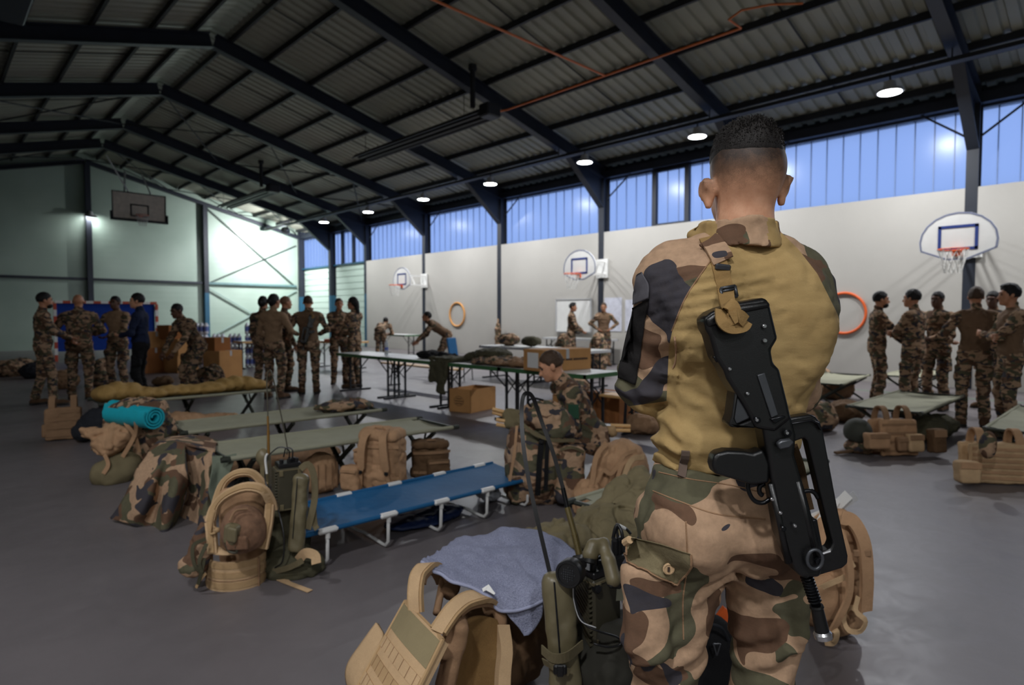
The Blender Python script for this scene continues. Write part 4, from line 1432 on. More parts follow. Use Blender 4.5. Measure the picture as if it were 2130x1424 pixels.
FWD = lambda k, x=.14, y=.30, z=1.06: ((k * x, y, z), (k * .9, -.6, -.5), (-k * .3, 0, 1), .8)
g1 = 'soldiers talking near the goal'
person('bearded soldier in camouflage standing in profile at the far end of the talking group', gp_(88, 9.75), HD(88, 88), 1.79, arms={1: FWD(1, .08, .34, 1.07), -1: FWD(-1, .06, .36, 1.02)}, beard=True, hairm='hair_k', group=g1,
       legs={1: ((.12, .10, .085), (0, 1, 0)), -1: ((-.12, -.12, .085), (0, 1, 0))})
person('bald soldier in camouflage seen from behind, in front of the blue goal', gp_(163, 10.45), HD(163, 8), 1.84, bulk=1.12, hair='bald', arms={1: FWD(1, .2, .28, 1.1), -1: FWD(-1, .2, .25, 1.1)}, group=g1)
person('soldier in tan combat shirt holding out a hand beside the navy hoodie', gp_(243, 11.5), HD(243, -145), 1.77, top='shirt_tan', skinm='skin_d', hair='buzz', hairm='hair_k', arms={1: ((.32, .36, 1.12), (.6, -.5, -.6), (0, 0, 1), .5), -1: FWD(-1, .05, .3, 1.05)}, group=g1)
person('civilian in navy hoodie and black trousers among the soldiers', gp_(291, 10.15), HD(291, -75), 1.80, head=(.2, 0), top='navy', sleeves='navy', bottom='black_cloth', skinm='skin', hairm='hair_k', arms={1: FWD(1, .05, .25, 1.1), -1: FWD(-1, .1, .25, 1.1)}, group=g1)
person('soldier in camouflage stooping beside the stacked cardboard boxes', gp_(392, 10.6), HD(392, -125), 1.74, lean=.55, pelvis=(0, -.16, .90), head=(0, -.25), arms={1: ((.16, .36, .80), None, None, .7), -1: ((-.10, .40, .74), None, None, .7)}, skinm='skin_d', hair='buzz', hairm='hair_k', group=g1)
g2 = 'soldiers standing by the folding tables'
person('woman with dark bun half hidden behind the woman in the tan shirt', gp_(546, 11.7), HD(546, 30), 1.68, hair='bun', hairm='hair_k', skinm='skin_m', group=g2, bulk=.94)
person('woman with black bun and tan combat shirt seen from behind', gp_(568, 10.5), HD(570, 30), 1.76, head=(-.3, 0), hair='bun', hairm='hair_k', top='shirt_tan', sleeves='shirt_tan', arms={1: FWD(1, .2, .18, 1.05), -1: FWD(-1, .15, .22, 1.0)}, group=g2, bulk=.96)
person('shaven-headed soldier in profile behind the woman with the bun', gp_(591, 11.6), HD(591, 70), 1.78, hair='buzz', hairm='stubble', skinm='skin_m', group=g2)
person('soldier seen from behind with a rifle slung across the tan shirt', gp_(641, 11.2), HD(641, 0), 1.80, top='shirt_br', hair='buzz', hairm='hair_b', skinm='skin', bulk=1.06, arms={1: FWD(1, .2, .26, 1.08), -1: FWD(-1, .2, .26, 1.08)}, group=g2)
person('soldier facing the camera with folded hands beside the woman with long hair', gp_(705, 12.9), HD(705, 172), 1.88, hair='buzz', hairm='hair_b', arms={1: FWD(1, -.02, .26, 1.1), -1: FWD(-1, .02, .28, 1.08)}, group=g2)
person('woman with long dark hair in camouflage facing the folding table', gp_(737, 12.15), HD(737, -60), 1.70, hair='long', hairm='hair_k', arms={1: FWD(1, .08, .3, 1.02), -1: FWD(-1, .06, .3, 1.02)}, bulk=.94, group=g2)
g3 = 'soldiers along the white wall'
person('soldier bending double over the far table by the white wall', gp_(792, 20.5), HD(792, 20), 1.78, lean=1.25, pelvis=(0, -.1, .95), arms={1: ((.12, .55, .8), None, None, .7), -1: ((-.12, .55, .8), None, None, .7)}, group=g3)
person('soldier leaning over gear on the table beside the amber ring', gp_(908, 15.2), HD(908, -95), 1.78, lean=.95, pelvis=(0, -.25, .95), head=(0, .2), top='shirt_br', arms={1: ((.18, .42, .80), None, None, .6), -1: ((-.18, .5, .80), None, None, .6)}, group=g3)
person('soldier in camouflage holding a helmet in front of the whiteboard', gp_(1189, 17.6), HD(1189, 95), 1.80, hair='top', hairm='hair_k', arms={1: FWD(1, .1, .3, 1.0), -1: FWD(-1, .1, .3, .98)}, group=g3)
person('soldier in brown shirt standing with hands on hips by the pale wall sheets', gp_(1256, 17.4), HD(1256, 172), 1.82, head=(-.35, -.1), top='shirt_br', hair='buzz', hairm='hair_b', arms={1: ((.19, .06, 1.05), (1, -.4, -.2), (-1, 0, 0), .4), -1: ((-.19, .06, 1.05), (-1, -.4, -.2), (1, 0, 0), .4)}, group=g3)
g4 = 'soldiers talking under the large hoop'
person('bearded soldier in profile holding out a hand beside the orange ring', gp_(1826, 9.4), HD(1826, 80), 1.78, beard=True, hairm='hair_k', arms={1: ((.1, .42, 1.02), (.4, -.8, -.4), (-1, 0, 0), .5), -1: FWD(-1, .05, .36, 1.0)}, group=g4)
person('soldier with folded arms turned towards the bearded soldier', gp_(1902, 8.6), HD(1902, -70), 1.80, bulk=1.08, hairm='hair_k', arms={1: ((-.10, .22, 1.17), (.9, .1, -.6), (0, -1, 0), .6), -1: ((.10, .24, 1.20), (-.9, .1, -.6), (0, -1, 0), .6)}, group=g4)
person('dark-skinned soldier standing behind the soldier with folded arms', gp_(1952, 9.3), HD(1952, -150), 1.80, skinm='skin_d', hair='buzz', hairm='hair_k', group=g4, arms={1: FWD(1, .05, .26, 1.08), -1: FWD(-1, .05, .26, 1.08)})
person('soldier seen from behind under the large fan-shaped hoop', gp_(2030, 7.85), HD(2030, -10), 1.74, top='shirt_br', hairm='hair_b', group=g4, arms={1: FWD(1, .22, .26, 1.08), -1: FWD(-1, .22, .26, 1.08)})
person('tall soldier with folded arms at the edge of the picture', gp_(2106, 7.2), HD(2106, -110), 1.89, top='shirt_br', hair='top', hairm='hair_k', skinm='skin_m', group=g4, arms={1: ((-.10, .22, 1.17), (.9, .1, -.6), (0, -1, 0), .6), -1: ((.10, .24, 1.20), (-.9, .1, -.6), (0, -1, 0), .6)})
person('soldier almost hidden between the two soldiers at the edge of the picture', gp_(2066, 9.4), HD(2066, -160), 1.78, hairm='hair_k', skinm='skin_d', group=g4)
# seated man behind the camouflage rucksack
sx, sy = gp_(1224, 5.12)
person('seated soldier with cropped brown hair looking down behind the camouflage rucksack', (sx, sy), HD(1205, -100), 1.80, lean=.50, pelvis=(0, -.05, .40), head=(0, -.40), res=.011, hair='buzz', hairm='hair_b', skinm='skin',
       top='camo_b', sleeves='camo_b', bottom='camo_b', arms={1: ((.12, .34, .52), None, (-1, 0, 0), .8), -1: ((-.12, .38, .50), None, (1, 0, 0), .8)},
       legs={1: ((.20, .36, .085), (.4, 1, .6)), -1: ((-.16, .42, .085), (-.3, 1, .6))}, seat=True, group='seated soldier')
el_ = JOINTS['A'][-1][0]; sh_ = JOINTS['sh'][-1]; mid_ = sh_ * .45 + el_ * .55; d_ = unit(el_ - sh_); out_ = unit(np.array([-1.0, 0, .15])); out_ = unit(out_ - d_ * (out_ @ d_)); fw_ = np.cross(d_, out_)
seated = bpy.data.objects[[o.name for o in bpy.data.objects if o.get('group') == 'seated soldier'][0]]
MB().box(mid_ + out_ * .064, (.012, .085, .115), np.array([out_, fw_, d_]).T, .005).build('arm_patch', M['patch_gn'], seated)


# ================================================================ KIT ON THE FLOOR
class VF:
    """frame standing on the floor at bearing u, distance t: x to the right, y away, z up"""

    def __init__(s, u, t):
        p = P(u, 656, t); s.loc = (p[0], p[1], 0.0); s.rz = -YAW; s.t = t
        c, q = math.cos(YAW), math.sin(YAW); s.R = np.array([[c, -q, 0], [q, c, 0], [0, 0, 1]])

    def w2l(s, p): return s.R @ (np.asarray(p) - np.array(s.loc))

    def q(s, u, v, dt=0.0): return s.w2l(P(u, v, s.t + dt))

    def qs(s, pts): return [s.q(*p) for p in pts]

    def px(s, n): return n * s.t / FPX


def patch(rows, nu=40, nv=40, thick=.004, amp=0.0, sc=20, seed=0.0, conv=None):
    """cloth through a grid of 3-D control points"""
    G = [spline(r, nu) for r in rows]
    G = np.array([spline([G[j][i] for j in range(len(G))], nv) for i in range(nu)])      # nu x nv x 3
    du = np.gradient(G, axis=0); dv = np.gradient(G, axis=1)
    N = np.cross(du, dv); N /= np.linalg.norm(N, axis=2)[:, :, None] + 1e-9
    if amp:
        d = vnoise(G[..., 0] * sc + seed, G[..., 1] * sc + seed, G[..., 2] * sc * .6 + seed) + .5 * vnoise(G[..., 0] * sc * 2.7, G[..., 1] * sc * 2.7 + seed, G[..., 2] * sc * 1.6)
        G = G + N * (d * amp)[..., None]
    A = G.reshape(-1, 3); B = (G - N * thick).reshape(-1, 3); n = nu * nv
    fs = []
    for i in range(nu - 1):
        for j in range(nv - 1):
            a = i * nv + j; b = a + nv
            fs.append((a, b, b + 1, a + 1)); fs.append((n + a, n + a + 1, n + b + 1, n + b))
    for i in range(nu - 1):
        for j in (0, nv - 1):
            a = i * nv + j; b = a + nv; fs.append((a, b, n + b, n + a) if j else (b, a, n + a, n + b))
    for j in range(nv - 1):
        for i in (0, nu - 1):
            a = i * nv + j; fs.append((a, a + 1, n + a + 1, n + a) if not i else (a + 1, a, n + a, n + a + 1))
    return np.vstack([A, B]), fs, G


def buckle(m, c, R=None, s=1.0):
    m.box(c, (.034 * s, .010 * s, .026 * s), R, .004 * s); m.box(np.asarray(c) + np.array([0, -.006 * s, 0]), (.016 * s, .006 * s, .03 * s), R, .002 * s)
    return m


def strap(name, pts, w, mat, parent, nrm=(0, -1, 0), n=16, th=.004):
    p = spline(pts, n)
    return MB().ribbon(p, w, th, nrm).build(name, mat, parent, 40)


# ---------------------------------------------------------------- generic backpack, seen from local -y
def backpack(name, label, vf, box, mat, web, cat='backpack', res=.010, tilt=0.0, lean=0.0, straps=True, pockets=(), group=None, rows=0, amp=.012, seed=0.0, lid=True, yaw=0.0, depth=.26):
    """box = (width, height); pockets: (x,z,w,h,d); straps on the camera side"""
    w, h = box
    r = thing(name, label, cat, vf.loc, vf.rz + yaw, group)
    R = rotm(lean, tilt, 0)
    def T(x, y, z): return R @ np.array([x, y, z])
    s = Soft(res)
    s.box(T(0, 0, h * .46), (w, depth, h * .9), min(.07, w * .25), R, .03); s.ell(T(0, -.01, h * .25), (w * .52, depth * .56, h * .25), R, .04)
    s.noise(amp, 12, seed, (1, 1, .7)); s.noise(amp * .55, 34, seed + 4); s.crease(amp * .8, 15, seed + 1)
    s.add(lambda X, Y, Z: np.where(Z < .0, -Z, 0))
    soft_obj('pack_body', s, mat, r)
    if lid:
        s = Soft(res); s.box(T(0, -.01, h * .92), (w * .94, depth * 1.02, h * .2), .05, R, .02); s.noise(amp, 14, seed + 2); s.noise(amp * .5, 36, seed + 6)
        soft_obj('top_lid', s, mat, r)
    for (x, z, pw, ph, pd) in pockets:
        s = Soft(res); s.box(T(x, -depth / 2 - pd / 2 + .02, z), (pw, pd, ph), .03, R, .02); s.noise(amp * .8, 16, seed + x * 9); s.noise(amp * .4, 40, seed)
        p = soft_obj('pocket', s, mat, r)
        MB().ribbon([T(x - pw * .42, -depth / 2 - pd + .012, z + ph * .33), T(x, -depth / 2 - pd + .004, z + ph * .36), T(x + pw * .42, -depth / 2 - pd + .012, z + ph * .33)], .018, .004, T(0, -1, 0)).build('zip_flap', web, p)
    if straps:
        for sx in (-1, 1):
            x = sx * w * .22
            strap('shoulder_strap', [T(x * .8, -depth * .3, h * 1.0), T(x, -depth / 2 - .05, h * .93), T(x * 1.2, -depth / 2 - .075, h * .7), T(x * 1.35, -depth / 2 - .06, h * .42), T(x * 1.6, -depth / 2 - .03, h * .14)], [.062] * 12 + [.03] * 4, web, r, T(0, -1, .1), 16, .014)
            m = MB(); buckle(m, T(x * 1.4, -depth / 2 - .066, h * .36), R); m.build('buckle', M['black'], r)
    for k in range(rows):
        z = h * (.25 + .5 * k / max(rows - 1, 1))
        MB().ribbon([T(-w * .5, -depth * .42, z), T(-w * .25, -depth / 2 - .012, z), T(w * .25, -depth / 2 - .012, z), T(w * .5, -depth * .42, z)], .024, .004, T(0, -1, 0)).build('web_strap', web, r)
    # carry loop
    MB().tube([T(-.05, -depth * .2, h * .99), T(-.03, -depth * .3, h * 1.05), T(.03, -depth * .3, h * 1.05), T(.05, -depth * .2, h * .99)], .008, 6).build('carry_loop', web, r)
    return r


def carrier(name, label, vf, w, h, mat, web, rows=5, lean=-.12, yaw=0.0, res=.010, seed=0.0, group=None, open_arch=True, pouches=(), belt=True):
    """plate carrier standing on the floor"""
    r = thing(name, label, 'vest', vf.loc, vf.rz + yaw, group)
    R = rotm(lean, 0, 0)
    def T(x, y, z): return R @ np.array([x, y, z])
    for nm, y0, sgn in (('front_panel', -.07, -1), ('back_panel', .10, 1)):
        s = Soft(res); s.box(T(0, y0, h * .36), (w, .05, h * .72), .022, R, .02); s.box(T(0, y0, h * .62), (w * .78, .045, h * .2), .02, R, .03)
        s.noise(.006, 16, seed); s.noise(.004, 40, seed + 3); s.add(lambda X, Y, Z: np.where(Z < 0, -Z, 0))
        p = soft_obj(nm, s, mat, r)
        for k in range(rows):
            z = h * (.10 + .52 * k / max(rows - 1, 1))
            MB().ribbon([T(-w * .46, y0 + sgn * .030, z), T(0, y0 + sgn * .034, z), T(w * .46, y0 + sgn * .030, z)], .025, .004, T(0, sgn, 0)).build('webbing_row', web, p)
    for sx in (-1, 1):
        x = sx * w * .3
        strap('shoulder_strap', [T(x, -.08, h * .62), T(x, -.075, h * .82), T(x * .98, -.03, h * .97), T(x * .98, .05, h * .97), T(x, .10, h * .8), T(x, .11, h * .6)], .06, web, r, [T(0, -1, 0)] * 5 + [T(0, -.5, .8)] * 3 + [T(0, .5, .8)] * 3 + [T(0, 1, 0)] * 5, 16, .016)
        if belt:
            s = Soft(res); s.box(T(sx * w * .52, .015, h * .22), (.05, .2, h * .3), .02, R, .02); s.noise(.006, 20, seed)
            soft_obj('side_band', s, mat, r)
    for (x, z, pw, ph, pd, mt) in pouches:
        s = Soft(res); s.box(T(x, -.10 - pd / 2, z), (pw, pd, ph), .02, R, .02); s.noise(.005, 25, seed + x * 7)
        p = soft_obj('pouch', s, mt, r)
        MB().box(T(x, -.105 - pd, z + ph * .3), (pw * .96, .008, ph * .3), R, .003).build('pouch_flap', web, p)
    return r


# ---------------------------------------------------------------- left side of the hall, front to back
vf = VF(125, 7.05)
carrier('plate_carrier', 'tan plate carrier standing on the floor at the far side of the sandy sleeping bag', vf, .34, .50, M['tan_dk'], M['tan_dk'], 4, -.1, .55)
heap('dark_rucksack', 'dark blue and black rucksack between the tan plate carrier and the teal mats', 'backpack', (VF(205, 7.0).loc), M['dark_bag'], [(0, 0, .18, .22, .18, .2), (.1, .05, .28, .15, .14, .14), (-.16, 0, .12, .14, .14, .12)], 4, .014, .016)
# rucksack with teal mats
vf = VF(270, 5.35); r = thing('camouflage_rucksack', 'camouflage rucksack with rolled teal foam mats, tan straps and an olive bottom bag', 'backpack', vf.loc, vf.rz)
s = Soft(.012)
s.box(vf.q(285, 915, .22) * [1, 1, 1], (.50, .34, .56), .1, None, .03); s.ell(vf.q(290, 850, .15), (.24, .2, .10), None, .04); s.ell(vf.q(335, 900, .1), (.12, .16, .2), None, .03)
s.noise(.016, 10, 3); s.noise(.009, 28, 8); s.crease(.014, 12, 3); s.add(lambda X, Y, Z: np.where(Z < 0, -Z, 0)); soft_obj('pack_body', s, M['camo_b'], r)
s = Soft(.011); s.ell(vf.q(232, 985, -.06), (.165, .15, .13), None, .03); s.ell(vf.q(262, 965, .02), (.13, .13, .11), None, .03); s.noise(.012, 14, 5); s.add(lambda X, Y, Z: np.where(Z < 0, -Z, 0)); soft_obj('bottom_bag', s, M['olive'], r)
s = Soft(.011); s.ell(vf.q(225, 925, -.02), (.14, .12, .10), None, .03); s.ell(vf.q(245, 905, .02), (.13, .12, .08), None, .03); s.cap(vf.q(180, 900, -.02), vf.q(240, 895, 0), .05, .06, .03); s.noise(.02, 13, 5); s.noise(.01, 33, 2); s.crease(.016, 16, 1); soft_obj('strap_bundle', s, M['tan'], r)
# rolled mats: spiral ends
def mat_roll(a, b, R0, r):
    a = np.asarray(a); b = np.asarray(b); d = unit(b - a); x = unit(np.cross(d, (0, 0, 1))); z = np.cross(x, d)
    m = MB(); n = 46; pts = []
    for k in range(n):
        th = k / (n - 1) * 2 * math.pi * 3.1; q = R0 * (.30 + .70 * k / (n - 1)); pts.append((q * math.cos(th), q * math.sin(th)))
    vs = []
    for e in (a, b):
        for (p, q) in pts:
            rr = math.hypot(p, q); g = (rr - R0 * .135) / rr
            vs.append(e + x * p + z * q); vs.append(e + x * p * g + z * q * g)
    fs = []; N = 2 * n
    for k in range(n - 1):
        i = 2 * k
        fs += [(i, i + 2, N + i + 2, N + i), (i + 1, N + i + 1, N + i + 3, i + 3), (i, i + 1, i + 3, i + 2), (N + i, N + i + 2, N + i + 3, N + i + 1)]
    fs += [(0, N, N + 1, 1), (N - 2, N - 1, 2 * N - 1, 2 * N - 2)]
    m.raw(vs, fs); return m.build('mat_roll', M['teal'], r, 40)
mat_roll(vf.q(237, 858, .1), vf.q(322, 868, -.14), .105, r)
mat_roll(vf.q(232, 848, .22), vf.q(252, 850, .20), .09, r)
V, F, G = patch([[q_ for q_ in vf.qs([(246, 842, .12), (265, 838, .12), (285, 840, .10)])], vf.qs([(247, 850, -.0), (266, 847, -.04), (286, 850, -.08)]), vf.qs([(252, 868, -.04), (270, 872, -.10), (284, 878, -.13)])], 14, 14, .008, .006, 14)
mk('holding_flap', V, F, M['camo_b'], r, True)
for pts in ([(255, 850, -.02), (262, 880, -.09), (280, 905, -.06), (290, 940, 0)], [(285, 842, -.03), (283, 872, -.17), (280, 905, -.08), (255, 950, -.06)], [(215, 940, -.12), (225, 965, -.18), (215, 985, -.2)]):
    strap('web_strap', vf.qs(pts), .035, M['tan'], r)
MB().ribbon(vf.qs([(190, 1033, -.35), (215, 1025, -.34), (240, 1022, -.3)]) , .03, .005, (0, 0, 1)).build('loose_strap', M['tan_web'], r)
# kit under the cots
heap('tan_bag', 'tan kit bag lying under the sandy sleeping bag cot', 'bag', (2.25, 8.2, 0), M['tan'], [(0, 0, .12, .32, .2, .13), (.4, .02, .09, .35, .18, .10), (-.35, 0, .14, .16, .16, .14)], 2, .016, .018)
heap('tan_bag', 'brown kit bag lying under the middle field cot', 'bag', (2.35, 5.55, 0), M['tan_dk'], [(0, 0, .10, .36, .18, .11), (.35, .02, .08, .28, .16, .09), (-.4, 0, .10, .2, .16, .10)], 6, .016, .018)
heap('tan_helmet_bag', 'tan padded bag on the floor under the cot beside the radio pack', 'bag', tuple(VF(662, 4.95).loc), M['tan'], [(0, 0, .16, .15, .14, .16), (0, 0, .08, .16, .15, .09)], 3, .010, .006, None, 0, True, 16)
b_ = bpy.data.objects['tan_helmet_bag']; m = MB()
for k in range(5):
    a = -.9 + k * .35; m.tube([(.16 * math.sin(a), -.148 * math.cos(a) - .004, z * .32 * 1.0 + .01) for z in (.1, .3, .55, .75)], .004, 5)
m.build('piping', M['tan_dk'], b_)

# camouflage jacket and poncho draped at the cot end
vf = VF(330, 4.15); r = thing('camouflage_poncho', 'camouflage poncho draped over the end of the third cot down to the floor', 'poncho', vf.loc, vf.rz)
q = vf.q
V, F, G = patch([[q(318, 925, .35), q(345, 918, .36), q(372, 920, .33), q(386, 925, .30)],
                 [q(300, 955, .22), q(330, 958, .13), q(355, 960, .18), q(385, 962, .15)],
                 [q(272, 1005, .13), q(312, 1012, .0), q(335, 1010, .10), q(365, 1008, .0), q(389, 1005, .14)],
                 [q(248, 1050, .08), q(292, 1062, -.04), q(325, 1052, .08), q(350, 1055, -.06), q(380, 1045, .12)],
                 [q(228, 1078, .10), q(272, 1090, .0), q(312, 1104, .03), q(338, 1112, -.09), q(357, 1108, .02)]], 46, 46, .006, .010, 9, 2.0)
mk('front_fall', V, F, M['camo_p'], r, True)
V, F, G = patch([[q(384, 925, .33), q(410, 928, .36), q(432, 933, .34), q(447, 942, .30)], [q(392, 975, .34), q(412, 980, .28), q(432, 978, .2), q(441, 985, .22)],
                 [q(388, 1030, .32), q(412, 1035, .22), q(430, 1030, .1), q(438, 1040, .12)], [q(360, 1105, .20), q(392, 1106, .1), q(412, 1103, .02), q(436, 1085, .0)]], 36, 40, .006, .012, 10, 7.0)
mk('side_fall', V, F, M['camo_p'], r, True)
V, F, G = patch([[q(318, 925, .35), q(345, 918, .36), q(385, 924, .33), q(447, 940, .31)], [q(330, 915, .55), q(360, 912, .6), q(400, 914, .6), q(450, 924, .6)], [q(350, 908, .8), q(380, 906, .8), q(420, 906, .8), q(455, 915, .8)]], 36, 16, .006, .006, 10, 4.0)
mk('top_fold', V, F, M['camo_p'], r, True)
vf2 = VF(462, 4.3); q = vf2.q
V, F, G = patch([[q(441, 948, .12), q(465, 947, .12), q(492, 943, .12)], [q(440, 980, .0), q(458, 975, .06), q(484, 968, .06)], [q(434, 1020, -.04), q(450, 1015, .02), q(472, 1000, .05)], [q(441, 1058, -.02), q(452, 1050, .0), q(462, 1038, .04)]], 26, 30, .006, .008, 12, 1.0)
o = mk('sage_cloth', V, F, M['sage'], None, True); o.location = vf2.loc; o.rotation_euler = (0, 0, vf2.rz); tag(o, 'sage green cloth hanging off the third cot beside the poncho', 'cloth')

# ---------------------------------------------------------------- vest with helmet
vf = VF(495, 3.22); q = vf.q
r = thing('plate_carrier', 'sandy plate carrier standing upright with arched shoulder straps and a wide webbing belt', 'vest', vf.loc, vf.rz)
s = Soft(.008); s.box(q(505, 1110, .17), (.25, .06, .44), .03, None, .03); s.box(q(500, 1045, .14), (.22, .08, .16), .04, None, .03); s.noise(.006, 22, 3); s.add(lambda X, Y, Z: np.where(Z < 0, -Z, 0)); soft_obj('back_panel', s, M['tan'], r)
# belt: curved band with webbing rows
cx, cz = q(492, 1190, .10), None
def belt_pt(a, v, rr=.150, ry=.13): p = q(492, v, .09); return np.array([p[0] + rr * math.sin(a), p[1] - ry * math.cos(a), p[2]])
vs = []; n = 22
for v in (1150, 1222):
    for k in range(n + 1):
        a = -1.75 + 3.5 * k / n; vs.append(belt_pt(a, v)); vs.append(belt_pt(a, v, .138, .118))
fs = []; N = 2 * (n + 1)
for k in range(n):
    i = 2 * k; fs += [(i, N + i, N + i + 2, i + 2), (i + 1, i + 3, N + i + 3, N + i + 1), (i, i + 2, i + 3, i + 1), (N + i, N + i + 1, N + i + 3, N + i + 2)]
b = mk('belt', vs, fs, M['tan2'], r, 60)
for v in (1157, 1176, 1197, 1215):
    pts = [belt_pt(-1.7 + 3.4 * k / n, v, .1525, .1325) for k in range(n + 1)]; nr = [np.array([math.sin(-1.7 + 3.4 * k / n), -math.cos(-1.7 + 3.4 * k / n), 0]) for k in range(n + 1)]
    MB().ribbon(pts, .030, .003, nr).build('webbing_row', M['tan_web'], b, 50)
m = MB(); m.tube([belt_pt(-1.6 + 3.2 * k / n, 1187, .1535, .1335) for k in range(n + 1)], .002, 4); m.tube([belt_pt(1.15, 1150 + 72 * k / 6, .156, .136) for k in range(7)], .006, 5); m.build('belt_cord', M['tan_dk'], b)
# arched straps
for nm, pts, w in (('shoulder_strap', [(437, 1085, -.02), (447, 1055, .0), (470, 1030, -.02), (510, 1013, -.05), (545, 1018, -.04), (562, 1040, 0), (568, 1060, .02)], .050), ('shoulder_strap', [(445, 1060, .10), (462, 1010, .16), (485, 988, .16), (510, 982, .16), (530, 988, .18), (550, 1010, .2)], .042),
                   ('side_strap', [(437, 1085, -.02), (440, 1110, -.04), (443, 1150, -.05)], .05), ('side_strap', [(562, 1048, 0), (558, 1090, -.02), (548, 1140, -.03)], .045)):
    p = spline(vf.qs(pts), 22); MB().ribbon(p, w, .02, (0, -.72, .69) if nm[1] == 'h' else (0, -1, 0)).build(nm, M['tan2'], r, 40)
    MB().ribbon(p + np.array([0, -.012, .008]), w * .5, .006, (0, -.72, .69) if nm[1] == 'h' else (0, -1, 0)).build('webbing_row', M['tan_web'], r, 40)
m = MB(); m.tube(spline(vf.qs([(447, 1060, -.06), (440, 1092, -.06), (438, 1110, -.07), (455, 1103, -.07), (444, 1095, -.08)]), 24), .006, 6).sphere(q(452, 1102, -.08), .014).build('cord_knot', M['tan_web'], r, True)
V, F, G = patch([[q(438, 1130, .0), q(450, 1135, -.02), q(470, 1150, -.02)], [q(436, 1150, -.02), q(460, 1155, -.06), q(500, 1152, -.04)]], 14, 8, .008, .006, 20)
mk('lining', V, F, M['tan2'], r, True)
# helmet resting in the carrier
hv = VF(508, 3.16); q2 = hv.q
r = thing('combat_helmet', 'brown combat helmet with olive ear defender resting in the sandy plate carrier', 'helmet', hv.loc, hv.rz)
c = q2(508, 1102, .0)
s = Soft(.007); s.ell(c, (.108, .125, .128), rotm(.35, -.25, 0), .02); s.box(c + np.array([.02, -.13, -.02]), (.10, .016, .07), .006, rotm(.1, 0, .1), .012); s.ell(c + np.array([0, .02, -.09]), (.085, .09, .06), None, .02, 0, True); s.noise(.002, 60)
soft_obj('shell', s, plain('mottled_brown_cover', srgb(124, 92, 70), .9, 0, .25, 30), r)
s = Soft(.006); s.box(q2(483, 1110, -.115), (.075, .06, .105), .022, rotm(0, .1, -.3), .01); s.box(q2(483, 1112, -.15), (.055, .02, .075), .01, rotm(0, .1, -.3), .006)
soft_obj('ear_cup', s, M['radio_lt'], r)
m = MB(); m.tube(spline(hv.qs([(478, 1083, -.13), (490, 1062, -.10), (515, 1058, -.06)]), 12), .006, 6); m.build('headband', M['tan_dk'], r); MB().box(c + np.array([.045, -.122, -.03]), (.05, .004, .05), rotm(.1, 0, .25)).build('hook_patch', M['tan_dk'], r)
m = MB(); m.tube(spline(hv.qs([(470, 1128, -.12), (476, 1145, -.12), (492, 1148, -.12), (490, 1135, -.13)]), 16), .007, 6).build('chin_strap', M['radio'], r)
# camouflage pouch bundle by the carrier
cv = VF(408, 3.2)
r = thing('camouflage_pouch', 'small camouflage pouch with dark straps slumped beside the sandy plate carrier', 'pouch', cv.loc, cv.rz)
s = Soft(.008); s.ell(cv.q(402, 1175, .0), (.075, .07, .055), None, .02); s.ell(cv.q(420, 1140, .02), (.06, .06, .085), None, .02); s.ell(cv.q(428, 1110, .04), (.04, .05, .06), None, .02); s.noise(.012, 24, 2); s.noise(.006, 55); soft_obj('pouch_body', s, M['camo'], r)
for pts in ([(428, 1120, -.06), (402, 1135, -.08), (405, 1175, -.09), (425, 1195, -.07)], [(425, 1160, -.09), (420, 1185, -.1), (412, 1215, -.07)], [(430, 1130, -.08), (415, 1165, -.11), (420, 1190, -.1)]):
    strap('pouch_strap', cv.qs(pts), .018, M['olive_dk'], r)
MB().ribbon(spline(cv.qs([(428, 1192, -.08), (415, 1208, -.07), (408, 1222, -.06)]), 6), .014, .004, (0, -1, .4)).build('loose_strap', M['tan_web'], r)

# ---------------------------------------------------------------- radio packs (two)
def radio_box(r, c, size, R, mat):
    """ribbed military radio"""
    MB().box(c, size, R, .008).build('radio_body', mat, r)
    b = bpy.data.objects[r.name]
    w, d, h = size
    R = np.eye(3) if R is None else np.asarray(R)
    m = MB()
    for k in range(13):                                      # slanted cooling fins on the -x face
        z0 = -h * .42 + k * h * .07
        a = np.array([-w / 2 - .006, -d * .42, z0]); e = np.array([-w / 2 - .006, d * .42, min(z0 + d * .75, h * .46)])
        if z0 + d * .75 > h * .46: e[1] = -d * .42 + (h * .46 - z0) / .75 * .84 if False else -d * .42 + d * .84 * (h * .46 - z0) / (d * .75)
        m.bar(c + R @ a, c + R @ e, .012, .008, R @ np.array([0, 0, 1]))
    m.build('cooling_fin', M['radio'], r)
    m = MB()
    m.box(c + R @ np.array([0, 0, h / 2 + .012]), (w * .9, d * .9, .024), R, .004)
    for x in (-.3, 0, .3): m.lathe([(.011, 0), (.011, .02), (.007, .022)], c + R @ np.array([x * w, -d * .22, h / 2 + .024]), 10)
    m.box(c + R @ np.array([w * .2, d * .2, h / 2 + .03]), (w * .3, d * .25, .02), R, .003)
    m.build('control_panel', M['black'], r)
    for x in (-1, 1):
        for z in (.40, -.40): MB().box(c + R @ np.array([x * w * .36, -d / 2 - .004, h * z]), (.02, .008, .033), R, .002).build('latch', M['radio_lt'], r)
    for z in (h * .46, -h * .46): MB().box(c + R @ np.array([0, 0, z]), (w + .006, d + .006, .006), R).build('edge_rail', M['olive_web'], r)


